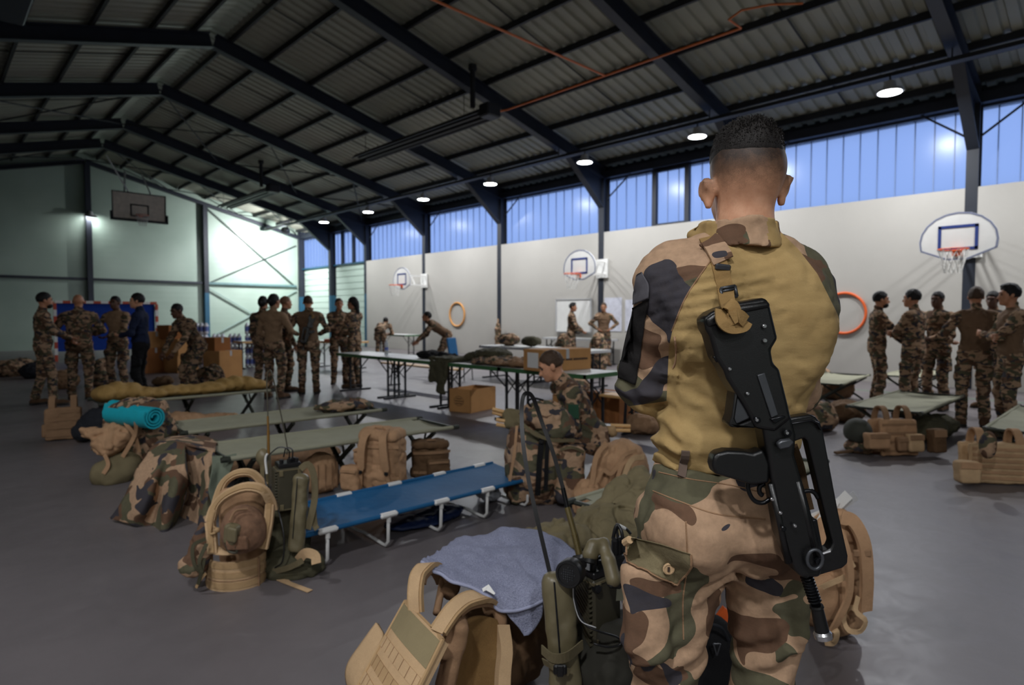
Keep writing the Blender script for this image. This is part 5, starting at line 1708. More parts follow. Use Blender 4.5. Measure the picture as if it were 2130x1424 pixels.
def long_pouch(r, a, b, w, d, mat, res=.008):
    """coated accessory bag between top a and bottom b"""
    a = np.asarray(a); b = np.asarray(b); ax = unit(a - b); L = np.linalg.norm(a - b)
    x = unit(np.cross((0, 1, 0), ax)); y = np.cross(ax, x); R = np.array([x, y, ax]).T
    s = Soft(res); s.box((a + b) / 2, (w, d, L), .03, R, .02); s.noise(.005, 18, 2); s.noise(.003, 45)
    p = soft_obj('antenna_bag', s, mat, r)
    m = MB(); m.tube([a + y * (-d / 2 - .002) + x * (-w * .12) - ax * (.02 + k * (L - .1) / 8) for k in range(9)], .003, 5); m.build('seam', M['black'], p)
    return R


# second one first: behind the vest with helmet
vf = VF(612, 3.42); q = vf.q
r = thing('radio_pack', 'radio pack with ribbed set, tall olive bag and looped antenna beside the blue camp bed', 'radio', vf.loc, vf.rz)
radio_box(r, q(600, 1012, .02), (.135, .12, .235), rotm(0, 0, .55), M['radio'])
s = Soft(.010); s.box(q(590, 1130, .12), (.30, .16, .42), .05, None, .03); s.ell(q(600, 1175, .02), (.20, .14, .10), None, .04); s.noise(.012, 15, 3); s.noise(.007, 34); s.crease(.010, 15, 5); s.add(lambda X, Y, Z: np.where(Z < 0, -Z, 0)); soft_obj('carry_frame_bag', s, M['olive_dk'], r)
long_pouch(r, q(628, 985, -.06), q(615, 1148, -.10), .085, .07, M['olive_vinyl'])
m = MB(); m.tube(spline(vf.qs([(556, 955, .0), (557, 860, .02), (555, 790, .03), (560, 771, .03), (566, 778, .03), (580, 840, .04), (596, 920, .05), (597, 945, .03)]), 60), .0035, 6).build('antenna', M['radio'], r)
m = MB(); m.tube(vf.qs([(559, 945, .0), (558, 895, .01)]), .0075, 8).tube(vf.qs([(558, 895, .01), (557, 865, .015)]), .006, 8).build('antenna_base', plain('brass_spring', srgb(140, 104, 52), .4, .5), r)
m = MB(); m.tube(spline(vf.qs([(555, 985, -.06), (552, 955, -.06), (556, 943, -.06)]), 10), .006, 6).build('white_cable_sleeve', M['white'], r)
for pts in ([(556, 945, -.05), (552, 1000, -.06), (575, 1050, -.1), (590, 1110, -.14), (588, 1165, -.14), (572, 1180, -.12)], [(560, 945, -.04), (580, 930, -.03), (600, 935, -.02), (602, 955, 0)], [(590, 950, 0), (595, 932, 0), (608, 935, 0), (608, 955, 0)]):
    MB().tube(spline(vf.qs(pts), 30), .004, 6).build('cable', M['black'], r)
s = Soft(.007); s.box(q(553, 985, .04), (.05, .06, .16), .015); s.ell(q(548, 950, .04), (.04, .04, .05), None, .01); soft_obj('handset', s, M['radio_lt'], r)
for pts, w in (([(625, 975, -.06), (640, 965, -.05), (652, 985, -.05), (655, 1030, -.06), (648, 1070, -.08), (640, 1100, -.08)], .035), ([(652, 1060, -.06), (655, 1090, -.07), (660, 1100, -.08)], .03), ([(620, 1165, -.12), (635, 1150, -.16), (655, 1155, -.18), (658, 1172, -.2)], .05)):
    strap('shoulder_strap', vf.qs(pts), w, M['olive_web'] if w < .04 else M['tan2'], r, (0, -1, .15))
MB().ribbon([vf.w2l(FL(*p_, .006)) for p_ in ((572, 1200), (590, 1206), (600, 1212), (645, 1229))], [.03, .045, .03, .032], .004, (0, 0, 1)).build('floor_strap', M['tan2'], r)
strap('waist_strap', vf.qs([(560, 1190, -.1), (600, 1180, -.14), (630, 1165, -.14)]), .03, M['olive_web'], r)

# ---------------------------------------------------------------- tan packs by the third cot
backpack('tan_backpack', 'tall tan backpack with padded shoulder straps behind the blue camp bed', VF(795, 5.0), (.36, .50), M['tan'], M['tan'], pockets=((-.20, .12, .16, .2, .12), (-.14, .30, .10, .14, .06)), rows=2, seed=3, yaw=-.25, depth=.24)
backpack('brown_backpack', 'dark brown webbing bag beside the tall tan backpack', VF(893, 5.35), (.32, .33), M['brown_bag'], M['tan_dk'], straps=False, pockets=((.05, .12, .2, .14, .06),), rows=2, seed=8, yaw=.3, depth=.22)

# ---------------------------------------------------------------- camouflage rucksack of the seated man
vf = VF(1140, 4.60); q = vf.q
r = thing('camouflage_rucksack', 'big camouflage rucksack with bulging top flap in front of the seated soldier', 'backpack', vf.loc, vf.rz)
s = Soft(.011); s.box(q(1112, 965, .12), (.44, .30, .60), .10, rotm(0, .05, .15), .03); s.ell(q(1115, 960, .08), (.24, .22, .28), None, .04); s.noise(.014, 9, 3); s.noise(.007, 26); s.crease(.012, 11, 4); s.add(lambda X, Y, Z: np.where(Z < 0, -Z, 0)); soft_obj('pack_body', s, M['camo'], r)
s = Soft(.011); s.ell(q(1135, 868, .08), (.21, .2, .13), rotm(0, .15, 0), .04); s.ell(q(1160, 890, .06), (.15, .18, .11), None, .04); s.noise(.016, 9, 6); s.noise(.009, 25); s.crease(.014, 13, 2); soft_obj('top_flap', s, M['camo'], r)
s = Soft(.011); s.box(q(1185, 985, .0), (.20, .20, .42), .06, rotm(0, .12, 0), .03); s.noise(.012, 12, 9); s.noise(.006, 30); s.add(lambda X, Y, Z: np.where(Z < 0, -Z, 0)); soft_obj('side_pocket', s, M['camo'], r)
for pts, w, mt in (([(1128, 905, -.12), (1123, 950, -.16), (1120, 1000, -.16), (1118, 1030, -.12)], .04, 'black_cloth'), ([(1140, 905, -.12), (1137, 960, -.16), (1135, 1020, -.14)], .03, 'black_cloth'), ([(1075, 870, -.06), (1110, 900, -.14), (1150, 915, -.14), (1195, 915, -.08)], .025, 'olive_web'), ([(1165, 935, -.13), (1190, 930, -.14), (1215, 940, -.1)], .02, 'olive_web'), ([(1075, 885, -.06), (1070, 940, -.1), (1060, 1000, -.08)], .02, 'tan')):
    strap('web_strap', vf.qs(pts), w, M[mt], r)
m = MB(); buckle(m, q(1126, 918, -.15)); m.build('buckle', M['black'], r)
m = MB(); m.tube(spline(vf.qs([(1104, 845, -.0), (1098, 835, -.02), (1110, 828, -.02), (1130, 832, 0)]), 12), .008, 6).build('carry_loop', M['black_cloth'], r)
vf = VF(1130, 4.72); q = vf.q
r = thing('brown_boot', 'brown boot lying on the floor below the camouflage rucksack', 'boot', vf.loc, vf.rz)
s = Soft(.009); s.cap(q(1120, 1032, 0), q(1180, 1040, 0), .06, .05, .02, 0); s.cap(q(1180, 1030, 0), q(1215, 1030, .06), .05, .06, .02, 0); s.add(lambda X, Y, Z: np.where(Z < .002, .002 - Z, 0)); soft_obj('upper', s, [M['boot']], r)
# folded stretchers across the seated man's lap
vf = VF(1165, 5.05); q = vf.q
r = thing('folded_stretcher', 'bundle of folded olive stretchers with pale wooden handles behind the rucksack', 'stretcher', vf.loc, vf.rz)
s = Soft(.012); s.cap(q(1058, 862, .1), q(1130, 872, .1), .055, .06, .03); s.cap(q(1060, 880, .05), q(1140, 895, .08), .05, .06, .03); s.cap(q(1140, 880, .1), q(1235, 892, .12), .05, .06, .03); s.noise(.010, 14, 2); s.noise(.007, 34); soft_obj('canvas_roll', s, M['olive'], r)
s = Soft(.010); s.cap(q(1225, 893, .12), q(1272, 897, .12), .055, .05, .02); s.noise(.008, 22); soft_obj('canvas_wrap', s, M['tan_web'], r)
for a, b in (((1024, 850, .1), (1062, 860, .1)), ((1024, 857, .12), (1062, 867, .12)), ((1032, 872, .05), (1065, 878, .05)), ((1032, 882, .05), (1065, 888, .05)), ((1262, 884, .12), (1311, 886, .12)), ((1262, 894, .1), (1311, 895, .1))):
    MB().tube(vf.qs([a, b]), .016, 8).build('wood_handle', M['wood'], r)
    d = np.array(vf.q(*b)) - np.array(vf.q(*a)); e = vf.q(*b) if a[0] < 1200 else vf.q(*a)
    MB().tube([e - d * .1, e + d * .15], .019, 8).build('ferrule', M['chrome'], r)

# tan rucksack leaning behind the main soldier's elbow
vf = VF(1275, 4.45); q = vf.q
r = thing('tan_rucksack', 'large sagging tan rucksack leaning over beside the olive jacket heap', 'backpack', vf.loc, vf.rz)
s = Soft(.010)
R = rotm(0, .32, .1)
s.box(q(1278, 1000, .15), (.36, .28, .50), .09, R, .03); s.ell(q(1300, 960, .12), (.19, .17, .16), R, .04); s.noise(.013, 10, 6, (1, 1, .7)); s.noise(.007, 30); s.crease(.013, 14, 5, (1, 1, .6)); s.add(lambda X, Y, Z: np.where(Z < 0, -Z, 0)); soft_obj('pack_body', s, M['tan'], r)
s = Soft(.010); s.ell(q(1222, 1035, .0), (.12, .12, .14), R, .03); s.noise(.012, 14, 8); s.noise(.006, 36); s.crease(.010, 18, 5); s.add(lambda X, Y, Z: np.where(Z < 0, -Z, 0)); soft_obj('side_pocket', s, M['tan'], r)
s = Soft(.010); s.ell(q(1322, 985, .06), (.10, .11, .12), R, .03); s.noise(.012, 15, 3); s.noise(.008, 40, 1); soft_obj('end_pocket', s, M['tan_dk'], r)
for pts, w in (([(1262, 920, .0), (1240, 950, -.05), (1232, 1000, -.06), (1225, 1015, -.08)], .035), ([(1305, 945, -.02), (1290, 975, -.06), (1278, 1020, -.07), (1262, 1050, -.05)], .03), ([(1340, 950, .0), (1315, 955, -.04), (1300, 985, -.05), (1295, 1010, -.06)], .04), ([(1325, 937, .0), (1300, 945, -.04), (1284, 970, -.05), (1270, 985, -.06), (1255, 975, -.06)], .028), ([(1256, 975, -.06), (1243, 995, -.06), (1238, 1015, -.06)], .02)):
    strap('web_strap', vf.qs(pts), w, M['tan2'] if w > .035 else M['tan'], r)


# ================================================================ KIT CLOSE TO THE CAMERA
field_cot((3.5, 1.86), 0, 'olive field cot under the lavender towel and the olive jacket heap', 1.9, .62)
# lavender towel over the cot end
vf = VF(1040, 2.35); q = lambda u, v, t: vf.w2l(P(u, v, t))
r = thing('terry_towel', 'lavender grey terry towel draped over the cot end and the tan plate carrier', 'towel', vf.loc, vf.rz)
rows = [[q(955, 1118, 2.80), q(1010, 1112, 2.80), q(1060, 1101, 2.80), q(1120, 1099, 2.75), q(1165, 1130, 2.66), q(1208, 1150, 2.60)],
        [q(925, 1140, 2.62), q(985, 1128, 2.64), q(1060, 1122, 2.66), q(1130, 1122, 2.60), q(1175, 1146, 2.50), q(1206, 1160, 2.45)],
        [q(905, 1152, 2.46), q(975, 1150, 2.47), q(1050, 1150, 2.50), q(1110, 1150, 2.46), q(1160, 1165, 2.40), q(1196, 1176, 2.34)],
        [q(890, 1160, 2.34), q(955, 1178, 2.33), q(1035, 1180, 2.35), q(1090, 1182, 2.33), q(1140, 1196, 2.28), q(1175, 1202, 2.24)],
        [q(880, 1164, 2.24), q(940, 1203, 2.19), q(1000, 1216, 2.18), q(1060, 1226, 2.17), q(1110, 1222, 2.17), q(1150, 1226, 2.16)],
        [q(876, 1168, 2.22), q(935, 1208, 2.165), q(998, 1224, 2.14), q(1042, 1266, 2.11), q(1092, 1262, 2.12), q(1130, 1248, 2.14)]]
V, F, G = patch(rows, 70, 66, .008, .017, 11, 3.0)
mk('towel_cloth', V, F, M['towel'], r, True)
MB().tube(G[:, -1] + np.array([0, -.004, .0]), .0065, 8).build('hem', M['towel_hem'], r, True)
rows = [[q(1042, 1258, 2.135), q(1085, 1256, 2.14), q(1128, 1240, 2.15)], [q(1058, 1282, 2.13), q(1090, 1285, 2.14), q(1128, 1268, 2.15)], [q(1078, 1305, 2.13), q(1096, 1308, 2.14), q(1122, 1288, 2.15)], [q(1090, 1321, 2.13), q(1095, 1321, 2.13), q(1100, 1316, 2.14)]]
V, F, G2 = patch(rows, 26, 26, .007, .005, 18, 5.0)
mk('hanging_corner', V, F, M['towel'], r, True)
MB().ribbon([q(1004, 1227, 2.125), q(1014, 1221, 2.12), q(1029, 1235, 2.105)], [.012, .022, .006], .002, (0, -.7, .7)).build('care_tag', M['paper'], r)

# sandy plate carrier, close up
vf = VF(900, 2.0); q = lambda u, v, t: vf.w2l(P(u, v, t))
r = thing('plate_carrier', 'sandy plate carrier leaning on the cot end under the lavender towel', 'vest', vf.loc, vf.rz)
A = q(843, 1250, 2.15); B = q(921, 1330, 1.895); e1 = B - A
dn = q(749, 1419, 1.98) - A
nn = unit(np.cross(dn, e1)); nn = nn if nn[1] < 0 else -nn
def pp(s, k, o=0.0): return A + e1 * s + dn * k + nn * (o + .018 * math.sin(math.pi * min(max(s, 0), 1)))
def slab(nm, s0, s1, k0, k1, o0, o1, mat, par, nu=14, nv=10):
    G = np.array([[pp(s0 + (s1 - s0) * i / (nu - 1), k0 + (k1 - k0) * j / (nv - 1), o1) for j in range(nv)] for i in range(nu)])
    H = np.array([[pp(s0 + (s1 - s0) * i / (nu - 1), k0 + (k1 - k0) * j / (nv - 1), o0) for j in range(nv)] for i in range(nu)])
    n = nu * nv; fs = []
    for i in range(nu - 1):
        for j in range(nv - 1):
            a = i * nv + j; b = a + nv; fs += [(a, a + 1, b + 1, b), (n + a, n + b, n + b + 1, n + a + 1)]
    for i in range(nu - 1):
        for j in (0, nv - 1): a = i * nv + j; b = a + nv; fs.append((a, b, n + b, n + a))
    for j in range(nv - 1):
        for i in (0, nu - 1): a = i * nv + j; fs.append((a, a + 1, n + a + 1, n + a))
    return mk(nm, np.vstack([G.reshape(-1, 3), H.reshape(-1, 3)]), fs, mat, par, 50)
fp = slab('front_panel', 0, 1, 0, 2.0, -.028, 0, M['tan2'], r)
slab('loop_field', .02, .98, .03, .34, 0, .004, fabric('greenish_loop_pile', srgb(150, 136, 104), .08, .95, 1500, .8), fp)
for k in range(7):
    z = .44 + k * .215
    w = slab('webbing_row', .02, .98, z, z + .125, 0, .005, M['tan2'] if k % 2 == 0 else M['tan_web'], fp, 14, 3)
    for j in range(7):
        s_ = .09 + j * .137
        slab('bar_tack', s_, s_ + .006, z, z + .125, .004, .0065, M['tan_dk'], fp, 2, 2)
m = MB()
for pts in ([pp(0, 0, .0), pp(1, 0, .0)], [pp(1, 0, 0), pp(1, 2, 0)], [pp(0, 0, 0), pp(0, 2, 0)]): m.tube(spline(pts, 8) if False else pts, .007, 6)
m.build('binding', M['tan_web'], fp)
for nm, pts, w in (('shoulder_strap', [(866, 1274, 2.07), (864, 1240, 2.09), (866, 1210, 2.12), (872, 1190, 2.15), (889, 1175, 2.20), (908, 1181, 2.30), (918, 1200, 2.36)], .056),
                   ('shoulder_strap', [(912, 1312, 1.93), (928, 1288, 1.96), (945, 1266, 1.99), (970, 1247, 2.03), (1000, 1241, 2.08), (1020, 1254, 2.14), (1030, 1275, 2.18)], .060)):
    p = spline([q(*a) for a in pts], 26)
    nr = []
    for i in range(26):
        f = i / 25; nr.append(unit(np.array([-.45 + .3 * f, -.85 + .5 * f, .25 + .9 * f])))
    o = MB().ribbon(p, w, .016, nr).build(nm, M['tan_web'], r, 40)
    MB().ribbon(p + np.array(nr) * .010, w * .72, .005, nr).build('webbing_row', M['tan2'], o, 40)
    MB().ribbon(p[8:] - np.array(nr)[8:] * .022, w * .8, .02, nr[8:]).build('strap_pad', M['tan_dk'], o, 40)
for pts, ra in (([(930, 1185, 2.34), (942, 1215, 2.30), (930, 1235, 2.26)], .030), ([(1010, 1268, 2.16), (1030, 1262, 2.15), (1042, 1290, 2.14), (1035, 1310, 2.14)], .022), ([(922, 1200, 2.33), (915, 1240, 2.27), (908, 1275, 2.2)], .014)):
    MB().tube(spline([q(*a) for a in pts], 12), ra, 10).build('shoulder_pad', M['tan_dk'], r, True)
rows = [[q(958, 1296, 2.06), q(985, 1280, 2.10), q(1015, 1282, 2.13), q(1046, 1300, 2.15)], [q(945, 1360, 2.02), q(985, 1350, 2.09), q(1015, 1350, 2.10), q(1045, 1360, 2.10)], [q(935, 1424, 2.0), q(980, 1424, 2.07), q(1012, 1424, 2.06), q(1044, 1424, 2.04)], [q(930, 1480, 1.98), q(980, 1480, 2.04), q(1010, 1480, 2.02), q(1042, 1480, 2.0)]]
V, F, G = patch(rows, 26, 26, .02, .004, 14)
mk('mesh_lining', V, F, M['mesh_tan'], r, True)
MB().ribbon(spline([q(1044, 1302, 2.13), q(1050, 1350, 2.08), q(1046, 1400, 2.04), q(1044, 1470, 1.99)], 14), .045, .03, (.4, -.9, 0)).build('side_edge', M['tan2'], r, 40)
s = Soft(.009); s.box(q(940, 1370, 1.99), (.05, .09, .26), .02, rotm(0, .25, .3), .02); s.cap(q(938, 1310, 2.0), q(925, 1360, 1.95), .022, .02, .02); s.noise(.004, 30); soft_obj('side_panel', s, M['tan_dk'], r)
V, F, G = patch([[q(787, 1296, 2.16), q(800, 1318, 2.12), q(800, 1330, 2.10)], [q(755, 1345, 2.14), q(775, 1360, 2.08), q(785, 1365, 2.05)], [q(728, 1392, 2.12), q(755, 1405, 2.04), q(768, 1412, 2.0)], [q(736, 1440, 2.08), q(745, 1450, 2.0), q(752, 1455, 1.98)], [q(745, 1490, 2.05), q(755, 1500, 1.97), q(760, 1500, 1.94)]], 16, 26, .016, .003, 14)
mk('side_flap', V, F, M['tan2'], r, True)
s = Soft(.007); s.ell(pp(.62, 1.42, .02), (.05, .05, .045), None, .02); s.noise(.004, 30); soft_obj('camouflage_patch', s, M['camo'], r)
MB().tube([q(850, 1424, 1.86), q(876, 1376, 1.885), q(878, 1372, 1.89)], [.006, .006, .004], 8).build('metal_pen', M['chrome'], r)
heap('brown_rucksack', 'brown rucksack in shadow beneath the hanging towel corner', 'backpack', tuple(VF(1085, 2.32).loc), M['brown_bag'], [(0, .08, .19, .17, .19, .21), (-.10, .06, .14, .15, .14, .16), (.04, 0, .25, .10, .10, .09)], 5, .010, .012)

# olive jacket heap on the cot
vf = VF(1245, 3.05); q = lambda u, v, t: vf.w2l(P(u, v, t))
s = Soft(.010)
for (u, v, t, a, b, c) in ((1160, 1116, 2.85, .16, .16, .055), (1220, 1108, 2.9, .17, .16, .06), (1262, 1080, 3.0, .15, .14, .09), (1305, 1040, 3.1, .13, .13, .12), (1335, 1020, 3.15, .08, .12, .13), (1290, 1105, 2.9, .2, .14, .07), (1345, 1080, 3.0, .16, .14, .10)):
    s.ell(q(u, v, t), (a, b, c), None, .05)
s.noise(.016, 7, 2); s.noise(.012, 16, 5); s.noise(.006, 40, 1); s.crease(.02, 9, 3); s.crease(.01, 22, 7)
o = soft_obj('olive_jacket', s, M['olive']); o.location = vf.loc; o.rotation_euler = (0, 0, vf.rz); tag(o, 'olive jacket heaped on the cot behind the radio handset', 'jacket')

# radio pack in front
vf = VF(1230, 2.05); q = lambda u, v, t: vf.w2l(P(u, v, t))
r = thing('radio_pack', 'radio pack with black loudspeaker, olive handset and long whip antenna beside the towel', 'radio', vf.loc, vf.rz)
s = Soft(.010); s.box(q(1260, 1400, 2.08), (.24, .18, .40), .04, rotm(0, 0, -.3), .03); s.ell(q(1250, 1400, 2.02), (.12, .1, .1), None, .03); s.noise(.012, 14, 3); s.noise(.006, 36); s.add(lambda X, Y, Z: np.where(Z < 0, -Z, 0)); soft_obj('carry_bag', s, plain('blackish_olive_canvas', srgb(42, 40, 32), .85), r)
rc = q(1243, 1258, 2.06)
radio_box(r, rc, (.125, .10, .235), rotm(.02, -.05, .62), M['radio'])
long_pouch(r, q(1158, 1190, 1.98), q(1178, 1440, 1.93), .098, .07, M['olive_vinyl'])
m = MB(); m.ribbon(spline([q(1127, 1350, 1.93), (q(1150, 1368, 1.88)), (q(1180, 1365, 1.88)), q(1212, 1340, 1.94)], 14), .03, .004, (0, -1, 0)); m.ribbon(spline([q(1130, 1375, 1.93), q(1155, 1388, 1.88), q(1185, 1398, 1.88)], 10), .022, .004, (0, -1, 0)); m.build('bag_strap', M['olive_web'], r)
m = MB(); buckle(m, q(1165, 1392, 1.875), None, 1.2); m.build('buckle', M['black'], r)
# loudspeaker
c = q(1186, 1191, 1.93); R = rotm(math.pi / 2 - .1, 0, -.45)
m = MB(); m.lathe([(.036, -.03), (.043, -.022), (.043, .016), (.040, .022), (.034, .022), (.033, .018)], c, 28, R); m.build('loudspeaker', M['black'], r, 35)
m = MB()
for i in range(-3, 4):
    for j in range(-3, 4):
        if i * i + j * j < 10: m.lathe([(.0022, 0), (.0022, .003)], c + R @ np.array([i * .007, j * .007, .018]), 6, R)
m.build('grille_hole', M['gun_grey'], r)
m = MB(); m.box(q(1205, 1168, 1.98), (.04, .04, .035), rotm(0, 0, .3), .006); m.build('speaker_mount', M['black'], r)
# handset
s = Soft(.006); s.cap(q(1228, 1152, 1.98), q(1234, 1136, 1.99), .026, .022, .012); s.cap(q(1234, 1134, 1.99), q(1256, 1130, 2.0), .019, .017, .012); s.cap(q(1256, 1130, 2.0), q(1266, 1165, 1.96), .018, .020, .012); s.cap(q(1266, 1165, 1.96), q(1276, 1205, 1.93), .022, .024, .01); soft_obj('handset', s, M['radio_lt'], r)
m = MB(); m.lathe([(.022, 0), (.022, .012), (.018, .014)], q(1228, 1162, 1.975), 16, rotm(math.pi - .4, .2, 0)); m.box(q(1278, 1215, 1.93), (.045, .03, .02), rotm(0, .2, .3), .006); m.build('handset_cap', M['black'], r, 35)
# antenna
pts = [q(1207, 1162, 2.02), q(1195, 1110, 2.05), q(1180, 1055, 2.08)]
m = MB(); m.tube(pts, .0105, 10)
for k in range(18): 
    f = k / 17; p = np.array(pts[0]) * (1 - f) + np.array(pts[1]) * f; m.lathe([(.0118, -.0016), (.0118, .0016)], p, 10, rotm(.1, -.25, 0))
m.build('antenna_spring', plain('olive_brass_spring', srgb(96, 84, 48), .45, .3), r)
MB().tube([q(1180, 1055, 2.08), q(1171, 1015, 2.10)], .008, 10).build('antenna_base', M['gun_dk'], r)
pts = spline([q(1172, 1018, 2.10), q(1150, 940, 2.13), q(1128, 880, 2.15), q(1116, 845, 2.15), q(1107, 824, 2.14), q(1097, 817, 2.13), q(1088, 826, 2.12), q(1085, 860, 2.11), q(1088, 920, 2.08), q(1100, 1000, 2.05), q(1120, 1090, 2.02), q(1143, 1188, 2.0)], 70)
MB().ribbon(pts, .014, .002, (.05, -1, 0)).build('whip_antenna', M['black'], r, 60)
for pts, ra, mt in (([(1195, 1215, 1.93), (1197, 1250, 1.95), (1215, 1295, 1.94), (1245, 1312, 1.93), (1285, 1325, 1.95), (1290, 1340, 1.95), (1265, 1345, 1.94), (1235, 1338, 1.94)], .0035, 'black'), ([(1192, 1215, 1.93), (1194, 1250, 1.945), (1208, 1290, 1.94), (1240, 1305, 1.93)], .002, 'ltgrey'),
                    ([(1275, 1120, 2.08), (1280, 1098, 2.08), (1286, 1092, 2.08), (1294, 1110, 2.06), (1297, 1150, 2.06)], .006, 'black'), ([(1286, 1120, 2.08), (1284, 1098, 2.09), (1300, 1098, 2.1), (1312, 1110, 2.1)], .005, 'black'), ([(1288, 1093, 2.09), (1300, 1099, 2.1)], .0065, 'white'),
                    ([(1240, 1390, 1.98), (1270, 1400, 1.97), (1290, 1390, 1.98), (1300, 1410, 1.98)], .008, 'black')):
    MB().tube(spline([q(*a) for a in pts], 26), ra, 7).build('cable', M[mt], r, True)
m = MB(); m.lathe([(.012, 0), (.012, .05), (.009, .06)], q(1279, 1155, 2.07), 10); m.lathe([(.012, 0), (.012, .05), (.009, .06)], q(1288, 1152, 2.08), 10); m.box(q(1285, 1165, 2.08), (.09, .06, .05), rotm(0, 0, .5), .006); m.build('cable_plug', M['black'], r)
MB().box(q(1284, 1222, 2.04), (.055, .004, .085), rotm(0, .1, .35)).build('id_card', plain('pale_green_card', srgb(186, 188, 166), .6), r)
MB().lathe([(.014, 0), (.014, .016), (.010, .018)], q(1238, 1222, 1.985), 12, rotm(math.pi / 2, 0, .6)).build('side_knob', M['black'], r)

# black bag between the soldier's legs
vf = VF(1480, 2.35); q = lambda u, v, t: vf.w2l(P(u, v, t))
r = thing('black_bag', 'black quilted bag with a small emblem seen between the main soldier legs', 'bag', vf.loc, vf.rz)
s = Soft(.010); s.ell(q(1480, 1345, 2.35), (.10, .10, .12), None, .03); s.ell(q(1475, 1420, 2.33), (.12, .11, .12), None, .03); s.noise(.006, 22); s.add(lambda X, Y, Z: np.where(Z < 0, -Z, 0)); soft_obj('bag_body', s, M['black_cloth'], r)
m = MB(); c = q(1491, 1350, 2.22)
m.bar(c + np.array([-.012, 0, .02]), c + np.array([0, 0, -.022]), .005).bar(c + np.array([.012, 0, .02]), c + np.array([0, 0, -.022]), .005).bar(c + np.array([-.012, 0, .02]), c + np.array([.012, 0, .02]), .004).build('emblem', M['gun_grey'], r)
MB().tube(spline([q(1445, 1320, 2.24), q(1470, 1300, 2.22), q(1500, 1305, 2.22), q(1515, 1330, 2.26)], 14), .006, 6).build('piping', M['dark_bag'], r)
o = MB().prism([(0, 0), (.05, .0), (.055, .09), (.03, .11), (-.005, .06)], .02, lambda a, b, c: (a, c, b)).build('orange_packet', M['orange']); pt = P(1488, 1318, 2.42); o.location = tuple(pt); o.rotation_euler = (0, 0, -YAW); tag(o, 'orange packet sticking out of the black bag', 'packet')
MB().box((.0, -.012, .04), (.014, .004, .03)).build('blue_print', M['blue_line'], o)

# tan backpack beyond the rifle, with papers
vf = VF(1755, 2.72); q = lambda u, v, t: vf.w2l(P(u, v, t))
r = thing('tan_backpack', 'tan backpack with dangling straps and papers, standing beyond the rifle muzzle', 'backpack', vf.loc, vf.rz)
s = Soft(.009); s.box(q(1725, 1200, 2.78), (.22, .22, .48), .07, rotm(0, -.08, .2), .03); s.ell(q(1740, 1090, 2.76), (.11, .11, .07), None, .03); s.noise(.009, 14, 2, (1, 1, .6)); s.noise(.005, 40); s.crease(.009, 17, 3); s.add(lambda X, Y, Z: np.where(Z < 0, -Z, 0)); soft_obj('pack_body', s, M['tan'], r)
s = Soft(.009); s.box(q(1712, 1245, 2.66), (.13, .07, .20), .03, rotm(0, -.1, .2), .02); s.noise(.006, 22); soft_obj('pocket', s, M['tan'], r)
for pts, w, th in (([(1750, 1075, 2.64), (1775, 1085, 2.62), (1797, 1130, 2.60), (1803, 1200, 2.60), (1800, 1270, 2.62)], .058, .016), ([(1738, 1090, 2.62), (1757, 1130, 2.58), (1768, 1185, 2.57), (1765, 1240, 2.58), (1745, 1285, 2.59), (1728, 1315, 2.62)], .030, .010), ([(1785, 1240, 2.6), (1780, 1270, 2.58), (1800, 1290, 2.58), (1790, 1312, 2.60), (1765, 1310, 2.62), (1755, 1285, 2.63), (1770, 1262, 2.63), (1795, 1285, 2.62)], .022, .004),
                   ([(1728, 1305, 2.62), (1740, 1315, 2.60), (1735, 1335, 2.62), (1715, 1335, 2.64)], .028, .005), ([(1700, 1225, 2.62), (1730, 1212, 2.60), (1758, 1200, 2.60)], .024, .004), ([(1745, 1110, 2.62), (1760, 1150, 2.58), (1775, 1180, 2.575)], .022, .008)):
    MB().ribbon(spline([q(*a) for a in pts], 24), w, th, (.25, -1, .1)).build('shoulder_strap' if th > .008 else 'web_strap', M['tan2'] if th < .01 else M['tan'], r, 40)
MB().box(q(1793, 1150, 2.595), (.07, .012, .03), rotm(0, -.1, -.2), .004).build('strap_ladder', M['tan_dk'], r)
for k, (u, v, rr, cc) in enumerate(((1718, 1080, .5, 'paper'), (1738, 1065, .75, 'paper'), (1748, 1062, .95, 'ltgrey'), (1700, 1085, 1.15, 'paper'))):
    o = MB().box((0, 0, .05), (.05, .002, .16), rotm(.1 * k, rr, 0)).build('paper_sheet', M[cc]); o.location = tuple(P(u, v + 12, 2.74 + .015 * k)); o.rotation_euler = (0, 0, -YAW + .1 * k)
    tag(o, ['upright white paper in the tan backpack, next to the rifle handle', 'white paper leaning out of the tan backpack', 'pale blue sheet leaning farthest out of the tan backpack', 'flat white sheet low on the tan backpack top'][k], 'paper', 'papers in the tan backpack')

# ---------------------------------------------------------------- kit on the window side
vf = VF(1868, 6.25)
cr = carrier('plate_carrier', 'tan plate carrier with pouches standing in front of the cot under the large hoop', vf, .40, .50, M['tan'], M['tan_dk'], 4, -.12, .1, .012, 3, None, True, ((-.30, .16, .22, .16, .12, M['tan']), (.12, .13, .16, .18, .08, M['tan2']), (.34, .15, .14, .24, .12, M['brown_bag']), (-.02, .12, .10, .14, .07, M['tan_dk'])))
hv = VF(1790, 6.35)
r = thing('combat_helmet', 'dark helmet on the floor beside the plate carrier under the large hoop', 'helmet', (hv.loc[0], hv.loc[1], .0), hv.rz)
s = Soft(.012); s.ell((0, 0, .22), (.13, .15, .14), None, .02); s.ell((0, .02, .12), (.10, .11, .07), None, .02, 0, True); soft_obj('shell', s, plain('dark_green_cover', srgb(58, 60, 52), .8), r)
s = Soft(.014); s.ell((.02, 0, .06), (.14, .14, .08), None, .02); s.noise(.012, 16); soft_obj('strap_heap', s, M['camo_b'], r)
